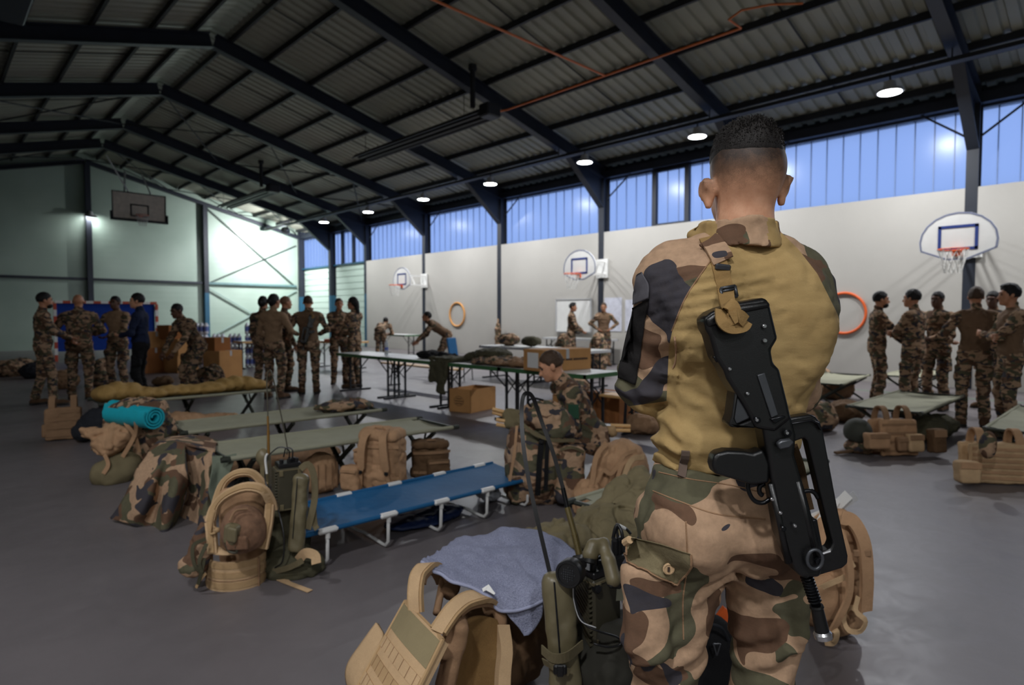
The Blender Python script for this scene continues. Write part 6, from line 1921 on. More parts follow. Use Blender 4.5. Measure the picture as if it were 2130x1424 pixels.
MB().ribbon([(-.28, -.1, .02), (-.15, -.08, .03), (-.05, -.05, .05)], .05, .02, (0, 0, 1)).build('loose_strap', M['brown_bag'], r)
heap('kit_bag', 'dark camouflage bag under the cot between the plate carrier and the picture edge', 'bag', (8.2, 1.75, 0), M['olive_dk'], [(0, 0, .15, .35, .2, .15), (.5, 0, .12, .3, .2, .12)], 3, .018, .02)
vf = VF(2085, 5.2)
carrier('plate_carrier', 'tan vest with camouflage water bag at the picture edge', vf, .48, .46, M['tan2'], M['tan'], 6, -.12, -.2, .012, 6, None, True, ((-.30, .10, .16, .18, .14, M['tan2']),))
hb = heap('camouflage_bottle', 'small camouflage bottle pouch hanging on the tan vest at the picture edge', 'pouch', tuple(np.array(P(2055, 925, 5.0)) - np.array([0, 0, .09])), M['camo'], [(0, 0, .09, .07, .06, .11)], 2, .010, .004, None, 0, False)
g = 'kit bags on the floor under the window side cots'
for k, (u, t, mt, a, l) in enumerate(((1705, 7.6, 'camo_b', (.26, .24, .2), 'camouflage bag on the floor right behind the main soldier waist'), (1765, 8.3, 'brown_bag', (.3, .22, .16), 'brown bag under the cot of the bearded soldier'), (1740, 10.6, 'tan_dk', (.35, .3, .2), 'dull tan bag lying on the floor near the white wall'),
                                      (1340, 7.4, 'tan_dk', (.22, .22, .14), 'dull tan bag under the pine bench'), (1700, 12.0, 'camo', (.4, .3, .25), 'camouflage heap by the wall under the orange ring'))):
    heap('kit_bag', l, 'bag', tuple(VF(u, t).loc), M[mt], [(0, 0, a[2] * .8, a[0], a[1], a[2]), (a[0] * .5, .05, a[2], a[0] * .5, a[1] * .7, a[2] * .6)], k * 5, .018, .02, g)
g = 'kit bags on the floor near the goal'
for k, (u, t, mt, a, l) in enumerate(((25, 14.5, 'camo_b', (.5, .35, .22), 'camouflage rucksack heap by the end wall at the picture edge'), (70, 14.0, 'dark_bag', (.3, .3, .2), 'dark rucksack on the floor behind the bearded soldier'), (130, 12.0, 'tan_dk', (.25, .25, .2), 'brown rucksack between the bearded soldier and the bald soldier'), (205, 12.4, 'camo', (.25, .25, .3), 'camouflage rucksack between the bald soldier legs and the navy hoodie'),
                                      (430, 11.6, 'camo_b', (.3, .28, .26), 'camouflage rucksack standing by the stooping soldier'), (335, 12.5, 'brown_bag', (.2, .2, .1), 'small brown bag on the floor in front of the dark carton'))):
    heap('kit_bag', l, 'bag', tuple(VF(u, t).loc), M[mt], [(0, 0, a[2] * .8, a[0], a[1], a[2]), (a[0] * .4, .05, a[2] * 1.2, a[0] * .5, a[1] * .7, a[2] * .7)], k * 7 + 2, .018, .02, g)


# ================================================================ THE MAIN SOLDIER
SV = VF(1530, 1.30)
q = SV.q
man = thing('person', 'soldier in ochre combat shirt and camouflage trousers seen from behind, arms folded, rifle slung', 'person', SV.loc, SV.rz, 'main soldier')


def zc(v): return q(1530, v)[2]
def xc(u): return q(u, 656)[0]


# materials that follow the body height (local z)
t = NT('shaven_scalp_skin')
sp = t.new('ShaderNodeSeparateXYZ'); t.ln(t.co(), sp.inputs[0])
mr = t.new('ShaderNodeMapRange'); mr.inputs['From Min'].default_value = zc(408); mr.inputs['From Max'].default_value = zc(336); t.ln(sp.outputs['Z'], mr.inputs['Value'])
nz = t.noise(38, 3, .6); ng = t.noise(700, 2, .7)
ad = t.new('ShaderNodeMath', operation='MULTIPLY_ADD'); t.ln(nz, ad.inputs[0]); ad.inputs[1].default_value = .55; ad.inputs[2].default_value = -.27
a2 = t.new('ShaderNodeMath', operation='ADD', use_clamp=True); t.ln(mr.outputs[0], a2.inputs[0]); t.ln(ad.outputs[0], a2.inputs[1])
a3 = t.new('ShaderNodeMath', operation='MULTIPLY_ADD'); t.ln(ng, a3.inputs[0]); a3.inputs[1].default_value = .5; a3.inputs[2].default_value = -.25
a4 = t.new('ShaderNodeMath', operation='ADD', use_clamp=True); t.ln(a2.outputs[0], a4.inputs[0]); t.ln(a3.outputs[0], a4.inputs[1])
base = t.ramp(t.noise(34, 4, .6), [(.3, srgb(202, 148, 116)), (.7, srgb(222, 172, 140))])
col = t.ramp(a4.outputs[0], [(0.0, srgb(214, 162, 130)), (.30, srgb(178, 134, 106)), (.62, srgb(112, 84, 66)), (1.0, srgb(50, 39, 33))])
c = t.mix(t.ramp(a4.outputs[0], [(.05, (0, 0, 0, 1)), (.25, (1, 1, 1, 1))]), base, col)
t.b.inputs['Subsurface Weight'].default_value = .10; t.b.inputs['Subsurface Radius'].default_value = (.01, .004, .002)
M['scalp'] = t.fin(c, .55, 0, t.bump(ng, .25, .001), .35)

# ---- body: head, ears, neck, arms, hands, trunk (one surface)
Rh = rotm(.10, 0, -.12)
hc = q(1552, 352, .02)
b = Soft(.0065)
def hd(x, y, z): return hc + Rh @ np.array([x, y, z])
b.ell(hd(0, .0, .008), (.0735, .096, .082), Rh, .02); b.ell(hd(0, -.030, -.008), (.069, .066, .066), Rh, .02)
b.ell(hd(0, .055, -.06), (.060, .055, .075), Rh, .03); b.ell(hd(0, .095, -.115), (.03, .025, .02), Rh, .025); b.cap(hd(0, .10, -.01), hd(0, .125, -.05), .011, .016, .012)
b.cap(q(1550, 392, .015), q(1548, 500, .02), .0565, .060, .03); b.cap(q(1520, 520, .03), q(1440, 580, .03), .035, .04, .03); b.cap(q(1580, 520, .03), q(1650, 585, .03), .035, .04, .03)
for sx, u, v in ((-1, 1470, 402), (1, 1632, 396)):
    c0 = q(u, v, .01)
    b.ell(c0 + np.array([0, 0, .006]), (.008, .021, .028), rotm(.18, sx * .30, sx * -.75), .006); b.ell(c0 + np.array([sx * .004, -.010, .014]), (.006, .009, .017), rotm(.2, sx * .45, 0), .005); b.ell(c0 + np.array([-sx * .005, .003, -.022]), (.008, .010, .012), None, .008); b.ell(c0 + np.array([-sx * .002, -.022, .004]), (.005, .006, .014), rotm(0, sx * .3, 0), .004, 0, True)
shL, elL, wrL = q(1397, 592, .03), q(1342, 793, .09), q(1455, 770, .34)
shR, elR, wrR = q(1657, 634, .05), q(1655, 812, .24), q(1530, 745, .36)
b.ell(q(1560, 640, .04), (.13, .08, .17), None, .04); b.ell(q(1520, 850, .04), (.11, .075, .2), None, .05); b.ell(q(1515, 1040, .03), (.12, .08, .12), None, .05)
b.cap(shL, elL, .042, .036); b.cap(elL, wrL, .036, .028); b.cap(shR, elR, .042, .036); b.cap(elR, wrR, .036, .028)
ftL, ftR = np.array([xc(1400) + .0, -.0, 0]), np.array([xc(1610), .02, 0])
hpL, knL, anL = q(1440, 1080, .02), np.array([xc(1392), -.01, .50]), np.array([xc(1398), .02, .09])
hpR, knR, anR = q(1590, 1080, .02), np.array([xc(1600), .0, .50]), np.array([xc(1608), .03, .09])
for hp, kn, an in ((hpL, knL, anL), (hpR, knR, anR)): b.cap(hp + np.array([0, .03, 0]), kn + np.array([0, .03, 0]), .048, .040); b.cap(kn + np.array([0, .03, 0]), an, .040, .034)
ex = MB(); hand_mb(ex, wrL, wrL - elL, (0, -1, 0), -1, .6); hand_mb(ex, wrR, wrR - elR, (0, -1, 0), 1, .6)
for sx in (-1, 1): ex.cur = 1; ex.sphere(hd(sx * .031, .088, -.008), .011, 8, 6)
V, F, tg = b.mesh()
zf = V[F[:, 0], 2]
fm = np.where(zf > zc(470), 2, 0)
nb = len(V); V = np.vstack([V, np.array(ex.v)]); F = F.tolist() + [[nb + i for i in f] for f in ex.f]; fm = np.concatenate([fm, np.array(ex.m)])
mk('body', V, F, [M['skin'], M['eye'], M['scalp']], man, True, fm)
# ---- hair: longer on top
h = Soft(.005)
h.ell(hd(0, .002, .011), (.0742, .0970, .0860), Rh, .01); h.ell(hd(.002, -.006, .046), (.052, .078, .046), Rh, .03)
h.box(hd(0, 0, -.075), (.4, .4, .17), .02, Rh @ rotm(-.12), .012, 0, True)
h.add(lambda X, Y, Z: (.0045 * vnoise(X * 70, Y * 70, Z * 45) + .003 * vnoise(X * 150, Y * 150, Z * 120) - .0015) * np.clip((Z - zc(335)) / .05, 0, 1))
V, F, tg = h.mesh(); mk('hair', V, F, M['hair'], man, True)
rn = random.Random(11); m = MB(); top_ = V[V[:, 2] > zc(318)]
for k in range(2600):
    p = top_[rn.randrange(len(top_))]; nrm = unit(p - hd(0, 0, -.01))
    f = min(1.0, max(.25, (p[2] - zc(318)) / .05))
    d = unit(nrm * .8 + np.array([rn.uniform(-.5, .5), .35 + rn.uniform(-.4, .4), rn.uniform(-.2, .4)]))
    L = rn.uniform(.005, .009) * f; pm = p + d * L * .5; d2 = unit(d + np.array([rn.uniform(-.5, .5), rn.uniform(-.5, .5), rn.uniform(-.6, .0)]))
    m.tube([p - nrm * .002, pm, pm + d2 * L * .5], [.0012, .0010, .0003], 3)
tag(m.build('hair_strands', M['hair'], man), kind='stuff')

# ---- combat shirt
s = Soft(.0062)
def ring(v, ul, ur, ry, cy): a, b_ = xc(ul), xc(ur); return (zc(v), (a + b_) / 2, cy, (b_ - a) / 2, ry)
s.loft([ring(968, 1376, 1656, .104, .02), ring(945, 1375, 1657, .106, .02), ring(925, 1372, 1664, .118, .018), ring(900, 1376, 1668, .118, .018), ring(850, 1386, 1676, .114, .02), ring(780, 1392, 1700, .116, .022), ring(700, 1394, 1722, .126, .028), ring(640, 1396, 1722, .128, .034), ring(590, 1398, 1706, .118, .036), ring(550, 1420, 1672, .100, .034), ring(518, 1466, 1632, .078, .026)], .05, 0, False, 2.3)
s.ell(q(1478, 640, -.055), (.085, .05, .11), rotm(0, .2, .3), .06); s.ell(q(1637, 655, -.045), (.078, .055, .12), rotm(0, -.2, -.3), .06)          # shoulder blades
s.cap(q(1510, 522, .01), q(1420, 560, .025), .044, .053, .05, 1); s.cap(q(1590, 524, .01), q(1660, 570, .03), .044, .053, .05, 0)
s.ell(shL, (.068, .078, .082), rotm(0, .25, 0), .05, 1); s.ell(shR + np.array([0, 0, .0]), (.066, .080, .095), rotm(0, -.1, 0), .05, 0)
s.cap(shL, elL, .066, .054, .04, 1); s.cap(elL, wrL, .054, .042, .03, 1); s.ell(elL + np.array([-.004, -.01, -.002]), (.052, .054, .056), None, .03, 1)
s.cap(shR, elR, .064, .052, .04, 1); s.cap(elR, wrR, .052, .042, .03, 1)
def folds(X, Y, Z):
    v = np.zeros_like(X)
    x0 = X - xc(1400)
    # pulls at the folded arm
    w = np.exp(-((Z - zc(615)) / .07) ** 2) * np.exp(-((x0 - .06) / .10) ** 2) * (Y < .04)
    v += w * .003 * np.sin((Z - x0 * .22) * 330 + 5 * vnoise(X * 9, Y * 9, Z * 14))
    # long diagonal folds round the waist
    w = np.exp(-((Z - zc(850)) / .085) ** 2) * np.clip(1.25 - (X - xc(1380)) / .26, 0, 1) * (Y < .06)
    v += w * .0045 * (np.sin((Z + (X - xc(1380)) * .45) * 150 + 6.0 * vnoise(X * 9, Y * 9, Z * 12)) * (.55 + .45 * vnoise(X * 12, Y * 12, Z * 12 + 5)))
    w = np.exp(-((Z - zc(918)) / .02) ** 2) * (Y < .08); v += -w * .004
    w = np.exp(-((Z - zc(690)) / .010) ** 2) * np.exp(-((X - xc(1430)) / .05) ** 2) * (Y < .03); v += w * .006
    return v
s.add(folds); s.noise(.0035, 14, 2, (1, 1, 1.7)); s.noise(.0018, 42, 6, (1, 1, 1.6)); s.crease(.0022, 14, 6, (1, 1, 2.4))
def arm_folds(X, Y, Z):
    w = (X < xc(1405)).astype(float)
    return w * .004 * np.sin(Z * 110 + X * 60 + 6 * vnoise(X * 11, Y * 11, Z * 11)) * np.clip((zc(640) - Z) / .08, .15, 1)
s.add(arm_folds)
V, F, tg = s.mesh()
o = mk('combat_shirt', V, F, M['shirt_main'], man, True)
vx, vy, vz = V[:, 0], V[:, 1], V[:, 2]
cp_ = SV.w2l((0, 0, CAM_H)); W_ = (V - cp_); dep = W_[:, 1] + 1e-6
pu = 1065 + FPX * W_[:, 0] / dep; pv = 656 - FPX * W_[:, 2] / dep                    # bearing of each point: where the tailor's seam runs
sl_ = np.interp(pv, [480, 505, 560, 620, 690, 720, 835, 860], [1515, 1500, 1464, 1425, 1398, 1392, 1388, 1200])
sr_ = np.interp(pv, [485, 520, 570, 650, 720], [1622, 1658, 1698, 1740, 1765])
yk = np.maximum(sl_ - pu, pu - sr_) * .001
fr_ = vy > .13
yk[fr_] = np.where(tg[fr_] == 1, .02, -.02)
at_ = o.data.attributes.new('yoke', 'FLOAT', 'POINT'); at_.data.foreach_set('value', yk.astype(np.float32))
from mathutils.bvhtree import BVHTree
SHIRT = BVHTree.FromPolygons(V.tolist(), F.tolist())


def onto(bvh, pts, off=.001):
    """lay points on a garment, seen from behind the man"""
    out = []; cp = SV.w2l((0, 0, CAM_H))
    for p in np.asarray(pts, float):
        d0 = unit(p - cp)
        h_, n_, i_, d_ = bvh.ray_cast(Vector(cp), Vector(d0))
        if h_ is None: out.append(p); continue
        n_ = np.array(n_)
        if n_ @ d0 > 0: n_ = -n_
        out.append(np.array(h_) + n_ * off)
    return np.array(out)


def onto_patch(bvh, rows, off, nu, nv, thick=.004):
    """cloth panel moulded on a garment"""
    G = np.array([spline(r_, nu) for r_ in rows]); G = np.array([spline(G[:, i], nv) for i in range(nu)])
    A = onto(bvh, G.reshape(-1, 3), off); n = nu * nv; B = A + np.array([0, thick, 0]); fs = []
    for i in range(nu - 1):
        for j in range(nv - 1): a = i * nv + j; b = a + nv; fs += [(a, b, b + 1, a + 1), (n + a, n + a + 1, n + b + 1, n + b)]
    for i in range(nu - 1):
        for j in (0, nv - 1): a = i * nv + j; b = a + nv; fs.append((a, b, n + b, n + a))
    for j in range(nv - 1):
        for i in (0, nu - 1): a = i * nv + j; fs.append((a, a + 1, n + a + 1, n + a))
    return np.vstack([A, B]), fs, A.reshape(nu, nv, 3)


# raglan seam, side pocket stitching
sp_ = lambda pts, n=20: spline(pts, n)
MB().tube(onto(SHIRT, sp_([np.array([xc(u), 0, zc(v)]) for u, v in ((1505, 505), (1464, 560), (1425, 620), (1398, 688))], 40), .0), .0018, 5).build('seam', M['tan_dk'], man)
m = MB(); m.tube(onto(SHIRT, sp_([np.array([xc(u), 0, zc(v)]) for u, v in ((1404, 700), (1408, 730), (1407, 752), (1402, 765))], 14), .0005), .0024, 5); m.build('stitched_seam', plain('pinkish_stitch', srgb(176, 140, 112), .9), man)
# collar
c = Soft(.0048)
def cring(v, ul, ur, ry): return (zc(v), (xc(ul) + xc(ur)) / 2, .012, (xc(ur) - xc(ul)) / 2, ry)
c.loft([cring(520, 1456, 1630, .094), cring(500, 1462, 1622, .086), cring(478, 1466, 1616, .080), cring(462, 1464, 1614, .081)], .008)
c.loft([cring(540, 1478, 1606, .069), cring(440, 1475, 1604, .070)], .004, 0, True)
c.ell(q(1462, 488, .05), (.030, .040, .024), rotm(0, -.4, .3), .02); c.ell(q(1464, 482, .05), (.02, .03, .016), rotm(0, -.4, .3), .01, 0, True)
c.add(lambda X, Y, Z: .06 * np.maximum(Z - zc(470) + (X - xc(1550)) * .12, 0))
c.noise(.0045, 24, 4); c.noise(.0025, 55)
V, F, tg = c.mesh(); cm = V[F].mean(1); fm = np.where(cm[:, 0] < xc(1566), 1, 0); fm[(cm[:, 0] < xc(1478))] = 0; fm[cm[:, 0] > xc(1606)] = 1
mk('collar', V, F, [M['ochre'], M['camo_m']], man, True, fm)
# sleeve pocket flap and hook-and-loop panel on the folded arm
rows = [[q(1338, 566, -.02), q(1328, 572, .03), q(1326, 580, .07)], [q(1352, 592, -.045), q(1328, 602, .0), q(1321, 608, .06)], [q(1352, 620, -.052), q(1330, 630, -.02), q(1320, 634, .04)]]
V, F, G = onto_patch(SHIRT, rows, .004, 14, 14); mk('pocket_flap', V, F, plain('grey_cordura', srgb(84, 82, 88), .85, 0, .2, 40), man, True)
rows = [[q(1352, 622, -.046), q(1332, 632, -.02), q(1318, 640, .05)], [q(1340, 690, -.042), q(1316, 695, -.01), q(1302, 700, .06)], [q(1330, 760, -.02), q(1304, 755, .02), q(1291, 755, .08)], [q(1322, 800, .005), q(1300, 790, .04), q(1288, 785, .09)]]
V, F, G = onto_patch(SHIRT, rows, .003, 14, 24); mk('loop_panel', V, F, fabric('black_loop_pile', srgb(34, 32, 32), .2, .95, 1500, .9), man, True)

# ---- trousers
s = Soft(.0068)
s.loft([ring(1085, 1348, 1668, .140, .02), ring(1040, 1352, 1668, .134, .02), ring(1000, 1366, 1664, .120, .02), ring(972, 1372, 1660, .110, .02)], .05, 0, False, 2.3)
s.ell(q(1448, 1095, -.03), (.094, .105, .10), None, .05); s.ell(q(1580, 1095, -.02), (.09, .10, .10), None, .05)
s.cap(q(1425, 1100, .02), q(1392, 1310, .03), .100, .080, .03); s.cap(q(1392, 1310, .03), knL + np.array([-.016, .02, .0]), .076, .064, .02); s.cap(knL, anL + np.array([0, 0, .06]), .078, .07, .03)
s.cap(q(1582, 1100, .03), q(1590, 1300, .04), .088, .068, .018); s.cap(q(1590, 1300, .04), knR + np.array([.0, .02, .0]), .068, .064, .02); s.cap(knR, anR + np.array([0, 0, .06]), .076, .07, .03)
s.box(q(1350, 1245, .0), (.10, .15, .21), .03, rotm(0, -.06, -.35), .02)
s.box(q(1640, 1240, .03), (.05, .15, .2), .025, None, .02)
def tf(X, Y, Z):
    v = .0055 * vnoise(X * 9, Y * 9, Z * 16) + .003 * vnoise(X * 24, Y * 24, Z * 40) + .005 * np.exp(-(vnoise(X * 10 + 3, Y * 10, Z * 17) / .15) ** 2)
    w = np.exp(-((Z - zc(1195)) / .04) ** 2) * np.exp(-((X - xc(1500)) / .09) ** 2); v = v + w * .007 * np.sin((Z + np.abs(X - xc(1500)) * .7) * 160)
    w = np.exp(-((Z - zc(1370)) / .06) ** 2); v = v + w * .0065 * np.sin((Z - X * .6) * 110 + 3 * vnoise(X * 8, Y * 8, Z * 8))
    return v
s.add(tf)
V, F, tg = s.mesh(); mk('trousers', V, F, M['camo_m'], man, True)
TR = BVHTree.FromPolygons(V.tolist(), F.tolist())
for nm, pts in (('waist_seam', [(1374, 985, -.055), (1440, 1000, -.108), (1520, 1012, -.128), (1600, 1030, -.125)]), ('yoke_seam', [(1362, 1025, -.06), (1420, 1048, -.125), (1500, 1075, -.140), (1600, 1085, -.14)]), ('side_seam', [(1432, 1090, -.135), (1436, 1180, -.10), (1428, 1260, -.085), (1430, 1345, -.07)])):
    MB().tube(onto(TR, sp_([np.array([xc(p[0]), 0, zc(p[1])]) for p in pts], 40), .0), .0017, 5).build(nm, M['tan_dk'], man)
rows = [[q(1304, 1118, -.06), q(1345, 1122, -.112), q(1395, 1135, -.125), q(1440, 1152, -.105)], [q(1303, 1150, -.07), q(1345, 1158, -.120), q(1395, 1172, -.130), q(1437, 1180, -.110)], [q(1306, 1172, -.07), q(1345, 1188, -.118), q(1392, 1208, -.128), q(1408, 1212, -.122)]]
V, F, G = onto_patch(TR, rows, .006, 26, 16, .006); mk('cargo_pocket_flap', V, F, M['olive'], man, True)
MB().tube(np.vstack([G[0], G[:, -1], G[-1][::-1]]), .0022, 5).build('flap_hem', M['tan_dk'], man)
MB().lathe([(.0095, -.003), (.0115, 0), (.0115, .002), (.009, .003), (.008, .0015)], onto(TR, [q(1388, 1176, -.139)], .017)[0], 20, rotm(math.pi / 2, 0, 0)).build('button', M['tan2'], man, 30)
MB().box(onto(TR, [q(1388, 1176, -.139)], .021)[0], (.004, .002, .009)).build('button_slot', M['ink'], man)
MB().ribbon(np.vstack([onto(SHIRT, sp_([q(1428, 936, 0), q(1425, 962, 0)], 5), .006), onto(TR, [q(1421, 985, 0), q(1419, 994, 0)], .005)]), .016, .005, (-.15, -1, 0)).build('belt_loop', plain('grey_brown_loop', srgb(96, 80, 70), .9), man)
MB().tube(sp_([q(1300, 1128, -.06), q(1310, 1122, -.075)], 3), .008, 8).build('toggle', M['tan2'], man)
for an, sx in ((anL, -1), (anR, 1)):
    fd = unit(np.array([sx * .2, 1, 0])); c = Soft(.010); a0 = np.array([an[0], an[1], .048])
    c.cap(an + np.array([0, 0, .12]), an + np.array([0, 0, -.02]), .058, .056, .02); c.cap(a0 - fd * .035, a0 + fd * .12, .048, .042, .03); c.cap(a0 + fd * .12, a0 + fd * .18, .043, .036, .02); c.box(a0 + fd * .065 + np.array([0, 0, -.034]), (.09, .29, .028), .012, rotm(0, 0, -math.atan2(fd[0], fd[1])), .004, 1)
    c.box((an[0], an[1], -.05), (.9, .9, .1), .001, None, .001, 0, True); soft_obj('boot', c, [M['boot'], M['sole']], man)

# ================================================================ RIFLE
RD = -.172
rf = thing('assault_rifle', 'black bullpup assault rifle hanging muzzle down across the back of the main soldier', 'rifle', SV.loc, SV.rz)


def gun(name, poly, th, mat='gun', off=0.0, bev=.004, parent=None, seg=2):
    o = MB().prism(poly, th, lambda a, b, c: q(a, b, RD + off) + np.array([0, c, 0])).build(name, M[mat], parent or rf, 35)
    if bev:
        md = o.modifiers.new('edge', 'BEVEL'); md.width = bev; md.segments = seg; md.limit_method = 'ANGLE'; md.angle_limit = math.radians(30)
    return o


gun('butt_stock', [(1455, 662), (1470, 649), (1490, 640), (1529, 629), (1574, 620), (1584, 622), (1589, 632), (1606, 703), (1592, 726), (1597, 754), (1609, 764), (1627, 838), (1633, 866), (1600, 893), (1560, 885), (1540, 845), (1519, 812), (1502, 785), (1496, 768), (1480, 743), (1467, 697), (1459, 684)], .056, 'gun', 0, .009, None, 3)
gun('cheek_rest', [(1457, 664), (1472, 652), (1530, 634), (1586, 626), (1590, 640), (1530, 652), (1462, 682)], .064, 'gun', 0, .010, None, 3)
gun('magazine', [(1527, 806), (1545, 800), (1557, 866), (1526, 880), (1517, 868)], .030, 'gun_grey', -.004, .003)
gun('magazine_well', [(1521, 808), (1529, 806), (1520, 866), (1526, 880), (1556, 868), (1563, 886), (1512, 884), (1508, 878), (1514, 862)], .044, 'gun', 0, .003)
gun('receiver', [(1560, 860), (1630, 845), (1645, 900), (1642, 940), (1666, 1020), (1690, 1110), (1700, 1165), (1694, 1190), (1656, 1191), (1643, 1177), (1614, 1107), (1601, 1030), (1590, 960), (1577, 890)], .048, 'gun', 0, .007, None, 3)
gun('ejection_port', [(1575, 780), (1590, 775), (1618, 862), (1604, 868)], .004, 'gun_grey', -.030, .001)
gun('ejection_frame', [(1600, 870), (1626, 862), (1634, 866), (1610, 880)], .012, 'gun_dk', -.028, .002)
gun('carry_handle', [(1612, 880), (1636, 866), (1679, 859), (1690, 864), (1700, 876), (1706, 895), (1737, 1060), (1757, 1150), (1756, 1166), (1745, 1176), (1693, 1192), (1688, 1150), (1707, 1141), (1720, 1136), (1725, 1124), (1708, 1060), (1673, 914), (1667, 908), (1645, 916), (1630, 920)], .026, 'gun', .004, .005)
gun('handle_top_edge', [(1632, 876), (1680, 868), (1696, 876), (1702, 890), (1698, 892), (1690, 878), (1678, 873), (1634, 880)], .036, 'gun_dk', 0, .002)
gun('pistol_grip', [(1580, 930), (1560, 938), (1540, 934), (1506, 933), (1486, 938), (1478, 948), (1476, 964), (1481, 981), (1524, 993), (1556, 1003), (1592, 1000), (1594, 960)], .036, 'gun', 0, .014, None, 4)
gp = [q(1558, 996, RD), q(1555, 1012, RD), q(1562, 1032, RD), q(1573, 1043, RD), q(1588, 1045, RD), q(1602, 1037, RD)]
MB().tube(spline(gp, 20), .0042, 8).build('trigger_guard', M['gun_dk'], rf, True)
MB().tube(spline([q(1590, 1005, RD), q(1580, 1012, RD), q(1580, 1024, RD), q(1586, 1030, RD)], 10), .0045, 8).build('trigger', M['gun_dk'], rf, True)
MB().tube(spline([q(1664, 1024, RD), q(1682, 1020, RD), q(1694, 1024, RD), q(1702, 1036, RD)], 12), .0042, 8).build('cocking_lever', M['gun_dk'], rf, True)
for u, v, rr in ((1589, 678, .0038), (1590, 708, .0038), (1517, 767, .003), (1574, 873, .006), (1637, 900, .007), (1554, 818, .003), (1605, 1037, .003), (1622, 1065, .003), (1628, 1098, .005), (1652, 1092, .003)):
    MB().lathe([(rr, 0), (rr, .004), (rr * .7, .0055)], q(u, v, RD - .030), 12, rotm(math.pi / 2, 0, 0)).build('rivet', M['chrome' if rr < .004 else 'gun_dk'], rf, 30)
for u, v in ((1574, 873), (1637, 900)): MB().lathe([(.0028, 0), (.0028, .002)], q(u, v, RD - .036), 8, rotm(math.pi / 2, 0, 0)).build('screw', M['chrome'], rf)
gun('selector', [(1615, 921), (1624, 914), (1642, 911), (1650, 919), (1640, 930), (1620, 934)], .012, 'gun_grey', -.034, .003)
gun('latch', [(1480, 742), (1490, 734), (1496, 745), (1487, 754)], .02, 'gun_dk', -.012, .002)
# bipod legs folded along the fore-end
for a, b_ in (((1604, 1005), (1640, 1170)), ((1660, 1000), (1696, 1160))):
    MB().tube([q(*a, RD - .020), q(*b_, RD - .020)], .0065, 8).build('bipod_leg', M['gun'], rf, True)
m = MB(); n = 18
m.tube([q(1695, 1163, RD - .034) + np.array([.0135 * math.cos(k * 2 * math.pi / n), 0, .0175 * math.sin(k * 2 * math.pi / n)]) for k in range(n)], .0032, 7, True); m.build('sling_ring', M['gun_grey'], rf, True)
MB().lathe([(.006, 0), (.006, .012)], q(1697, 1162, RD - .02), 12, rotm(math.pi / 2, 0, 0)).build('ring_post', M['gun_dk'], rf)
MB().tube([q(1707, 1152, RD - .024), q(1727, 1146, RD - .022)], .0022, 6).build('pin', M['chrome'], rf)
gun('gas_block', [(1680, 1076), (1692, 1074), (1704, 1138), (1692, 1142)], .03, 'gun_dk', 0, .002)
# barrel, spring guide and flash hider
ba, bb = q(1672, 1180, RD), q(1698, 1258, RD); bc = q(1713, 1326, RD); ax = unit(bb - ba)
MB().tube([ba, bb], .0085, 14).build('barrel', M['gun_dk'], rf, True)
m = MB()
Rb = np.array([unit(np.cross((0, 1, 0), ax)), np.array([0, 1, 0]), ax]).T
for k in range(9):
    m.lathe([(.0085, -.0018), (.0118, 0), (.0085, .0018)], ba * (1 - (k + 3) / 12.5) + bb * ((k + 3) / 12.5), 16, Rb)
m.build('grenade_rings', M['gun_dk'], rf)
a2_ = unit(bc - bb)
MB().tube([bb, bb + a2_ * .004, bb + a2_ * .006, bc - a2_ * .012], [.0115, .0125, .0108, .0125], 18).build('flash_hider', M['gun'], rf, 40)
MB().tube([bc - a2_ * .013, bc - a2_ * .009, bc], [.0125, .0158, .0150], 18).build('muzzle_ring', M['chrome'], rf, 40)
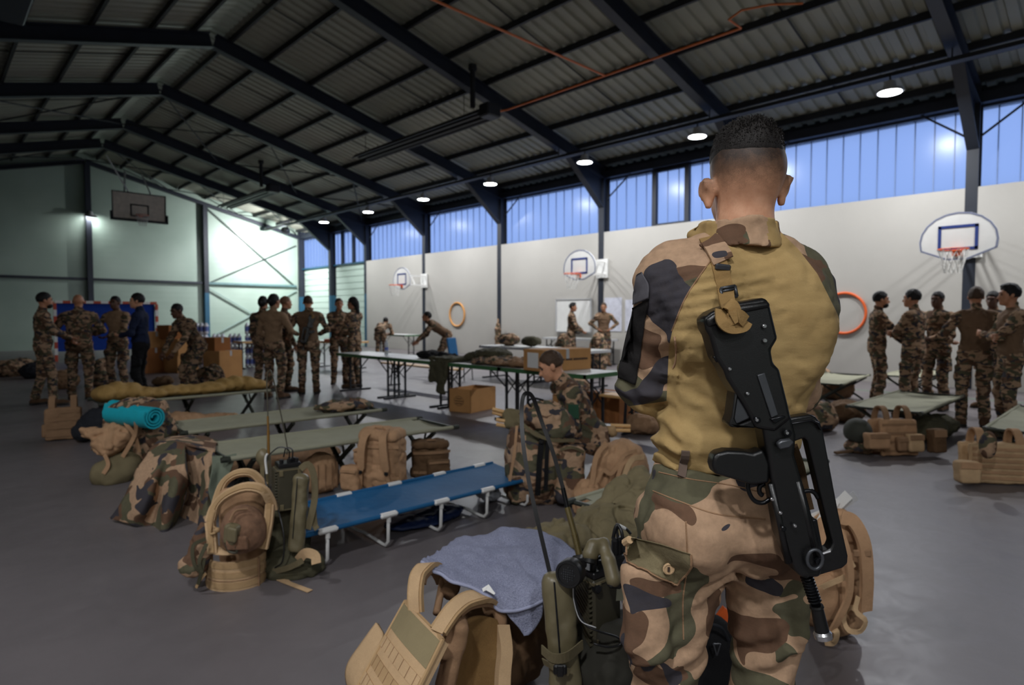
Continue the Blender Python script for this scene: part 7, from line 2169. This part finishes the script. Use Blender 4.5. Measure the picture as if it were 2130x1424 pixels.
# sling
def sl(name, pts, w, th, nr, mat='strap', n=18): return MB().ribbon(spline([q(*p) for p in pts], n), w, th, nr).build(name, M[mat], rf, 45)
pts = spline([q(1470, 498, 0), q(1478, 508, 0), (q(1490, 535, 0)), q(1499, 565, 0), q(1507, 605, 0)], 18); pts = onto(SHIRT, pts, .004)
pts = np.vstack([pts, [q(1513, 630, -.150), q(1518, 645, -.19)]])
MB().ribbon(spline(pts, 30), .030, .004, (-.1, -1, .15)).build('sling', M['strap'], rf, 45)
MB().ribbon(onto(SHIRT, spline([q(1474, 505, 0), q(1484, 515, 0), q(1496, 536, 0), q(1500, 545, 0)], 12), .009), .042, .005, (-.1, -.9, .35)).build('sling_loop', M['camo_m'], rf, 45)
c0 = onto(SHIRT, [q(1502, 563, 0)], .009)[0]; MB().box(c0, (.030, .008, .013), rotm(.25, .12, 0), .003).build('sling_slider', M['gun_grey'], rf)
m = MB()
for a, b_ in (((1495, 597), (1524, 593)), ((1497, 621), (1528, 617)), ((1495, 597), (1497, 621)), ((1524, 593), (1528, 617)), ((1496, 609), (1526, 605))): m.tube(onto(SHIRT, [q(*a, 0), q(*b_, 0)], .010), .0032, 8)
m.build('sling_buckle', M['gun_grey'], rf, True)
for k, pts in enumerate(([(1505, 640, -.185), (1515, 632, -.212), (1526, 640, -.218), (1528, 660, -.218), (1515, 665, -.216)], [(1500, 645, -.20), (1503, 668, -.216), (1520, 681, -.218), (1545, 678, -.216), (1552, 668, -.212)], [(1522, 662, -.222), (1536, 656, -.224), (1550, 668, -.218)])):
    sl('sling_knot', pts, .022, .005, (0, -1, .2), 'strap')
MB().ribbon(spline([q(1645, 925, -.10), q(1660, 970, -.11), q(1668, 1010, -.115), q(1680, 1060, -.12)], 16), .022, .008, (0, -1, 0)).build('pile_strap', fabric('fuzzy_brown_pile', srgb(84, 64, 44), .3, .95, 500, 1.0), rf, 40)

# the same rifle on the back of the soldier by the tables
c3 = gp_(641, 11.2)
r2 = copy_tree(rf); r2.location = (c3[0], c3[1], -.02); r2.rotation_euler = (0, 0, -HD(641, 0)); r2.scale = (-1, 1, 1)
tag(r2, 'black rifle slung on the back of the soldier standing beside the folding tables', 'rifle')
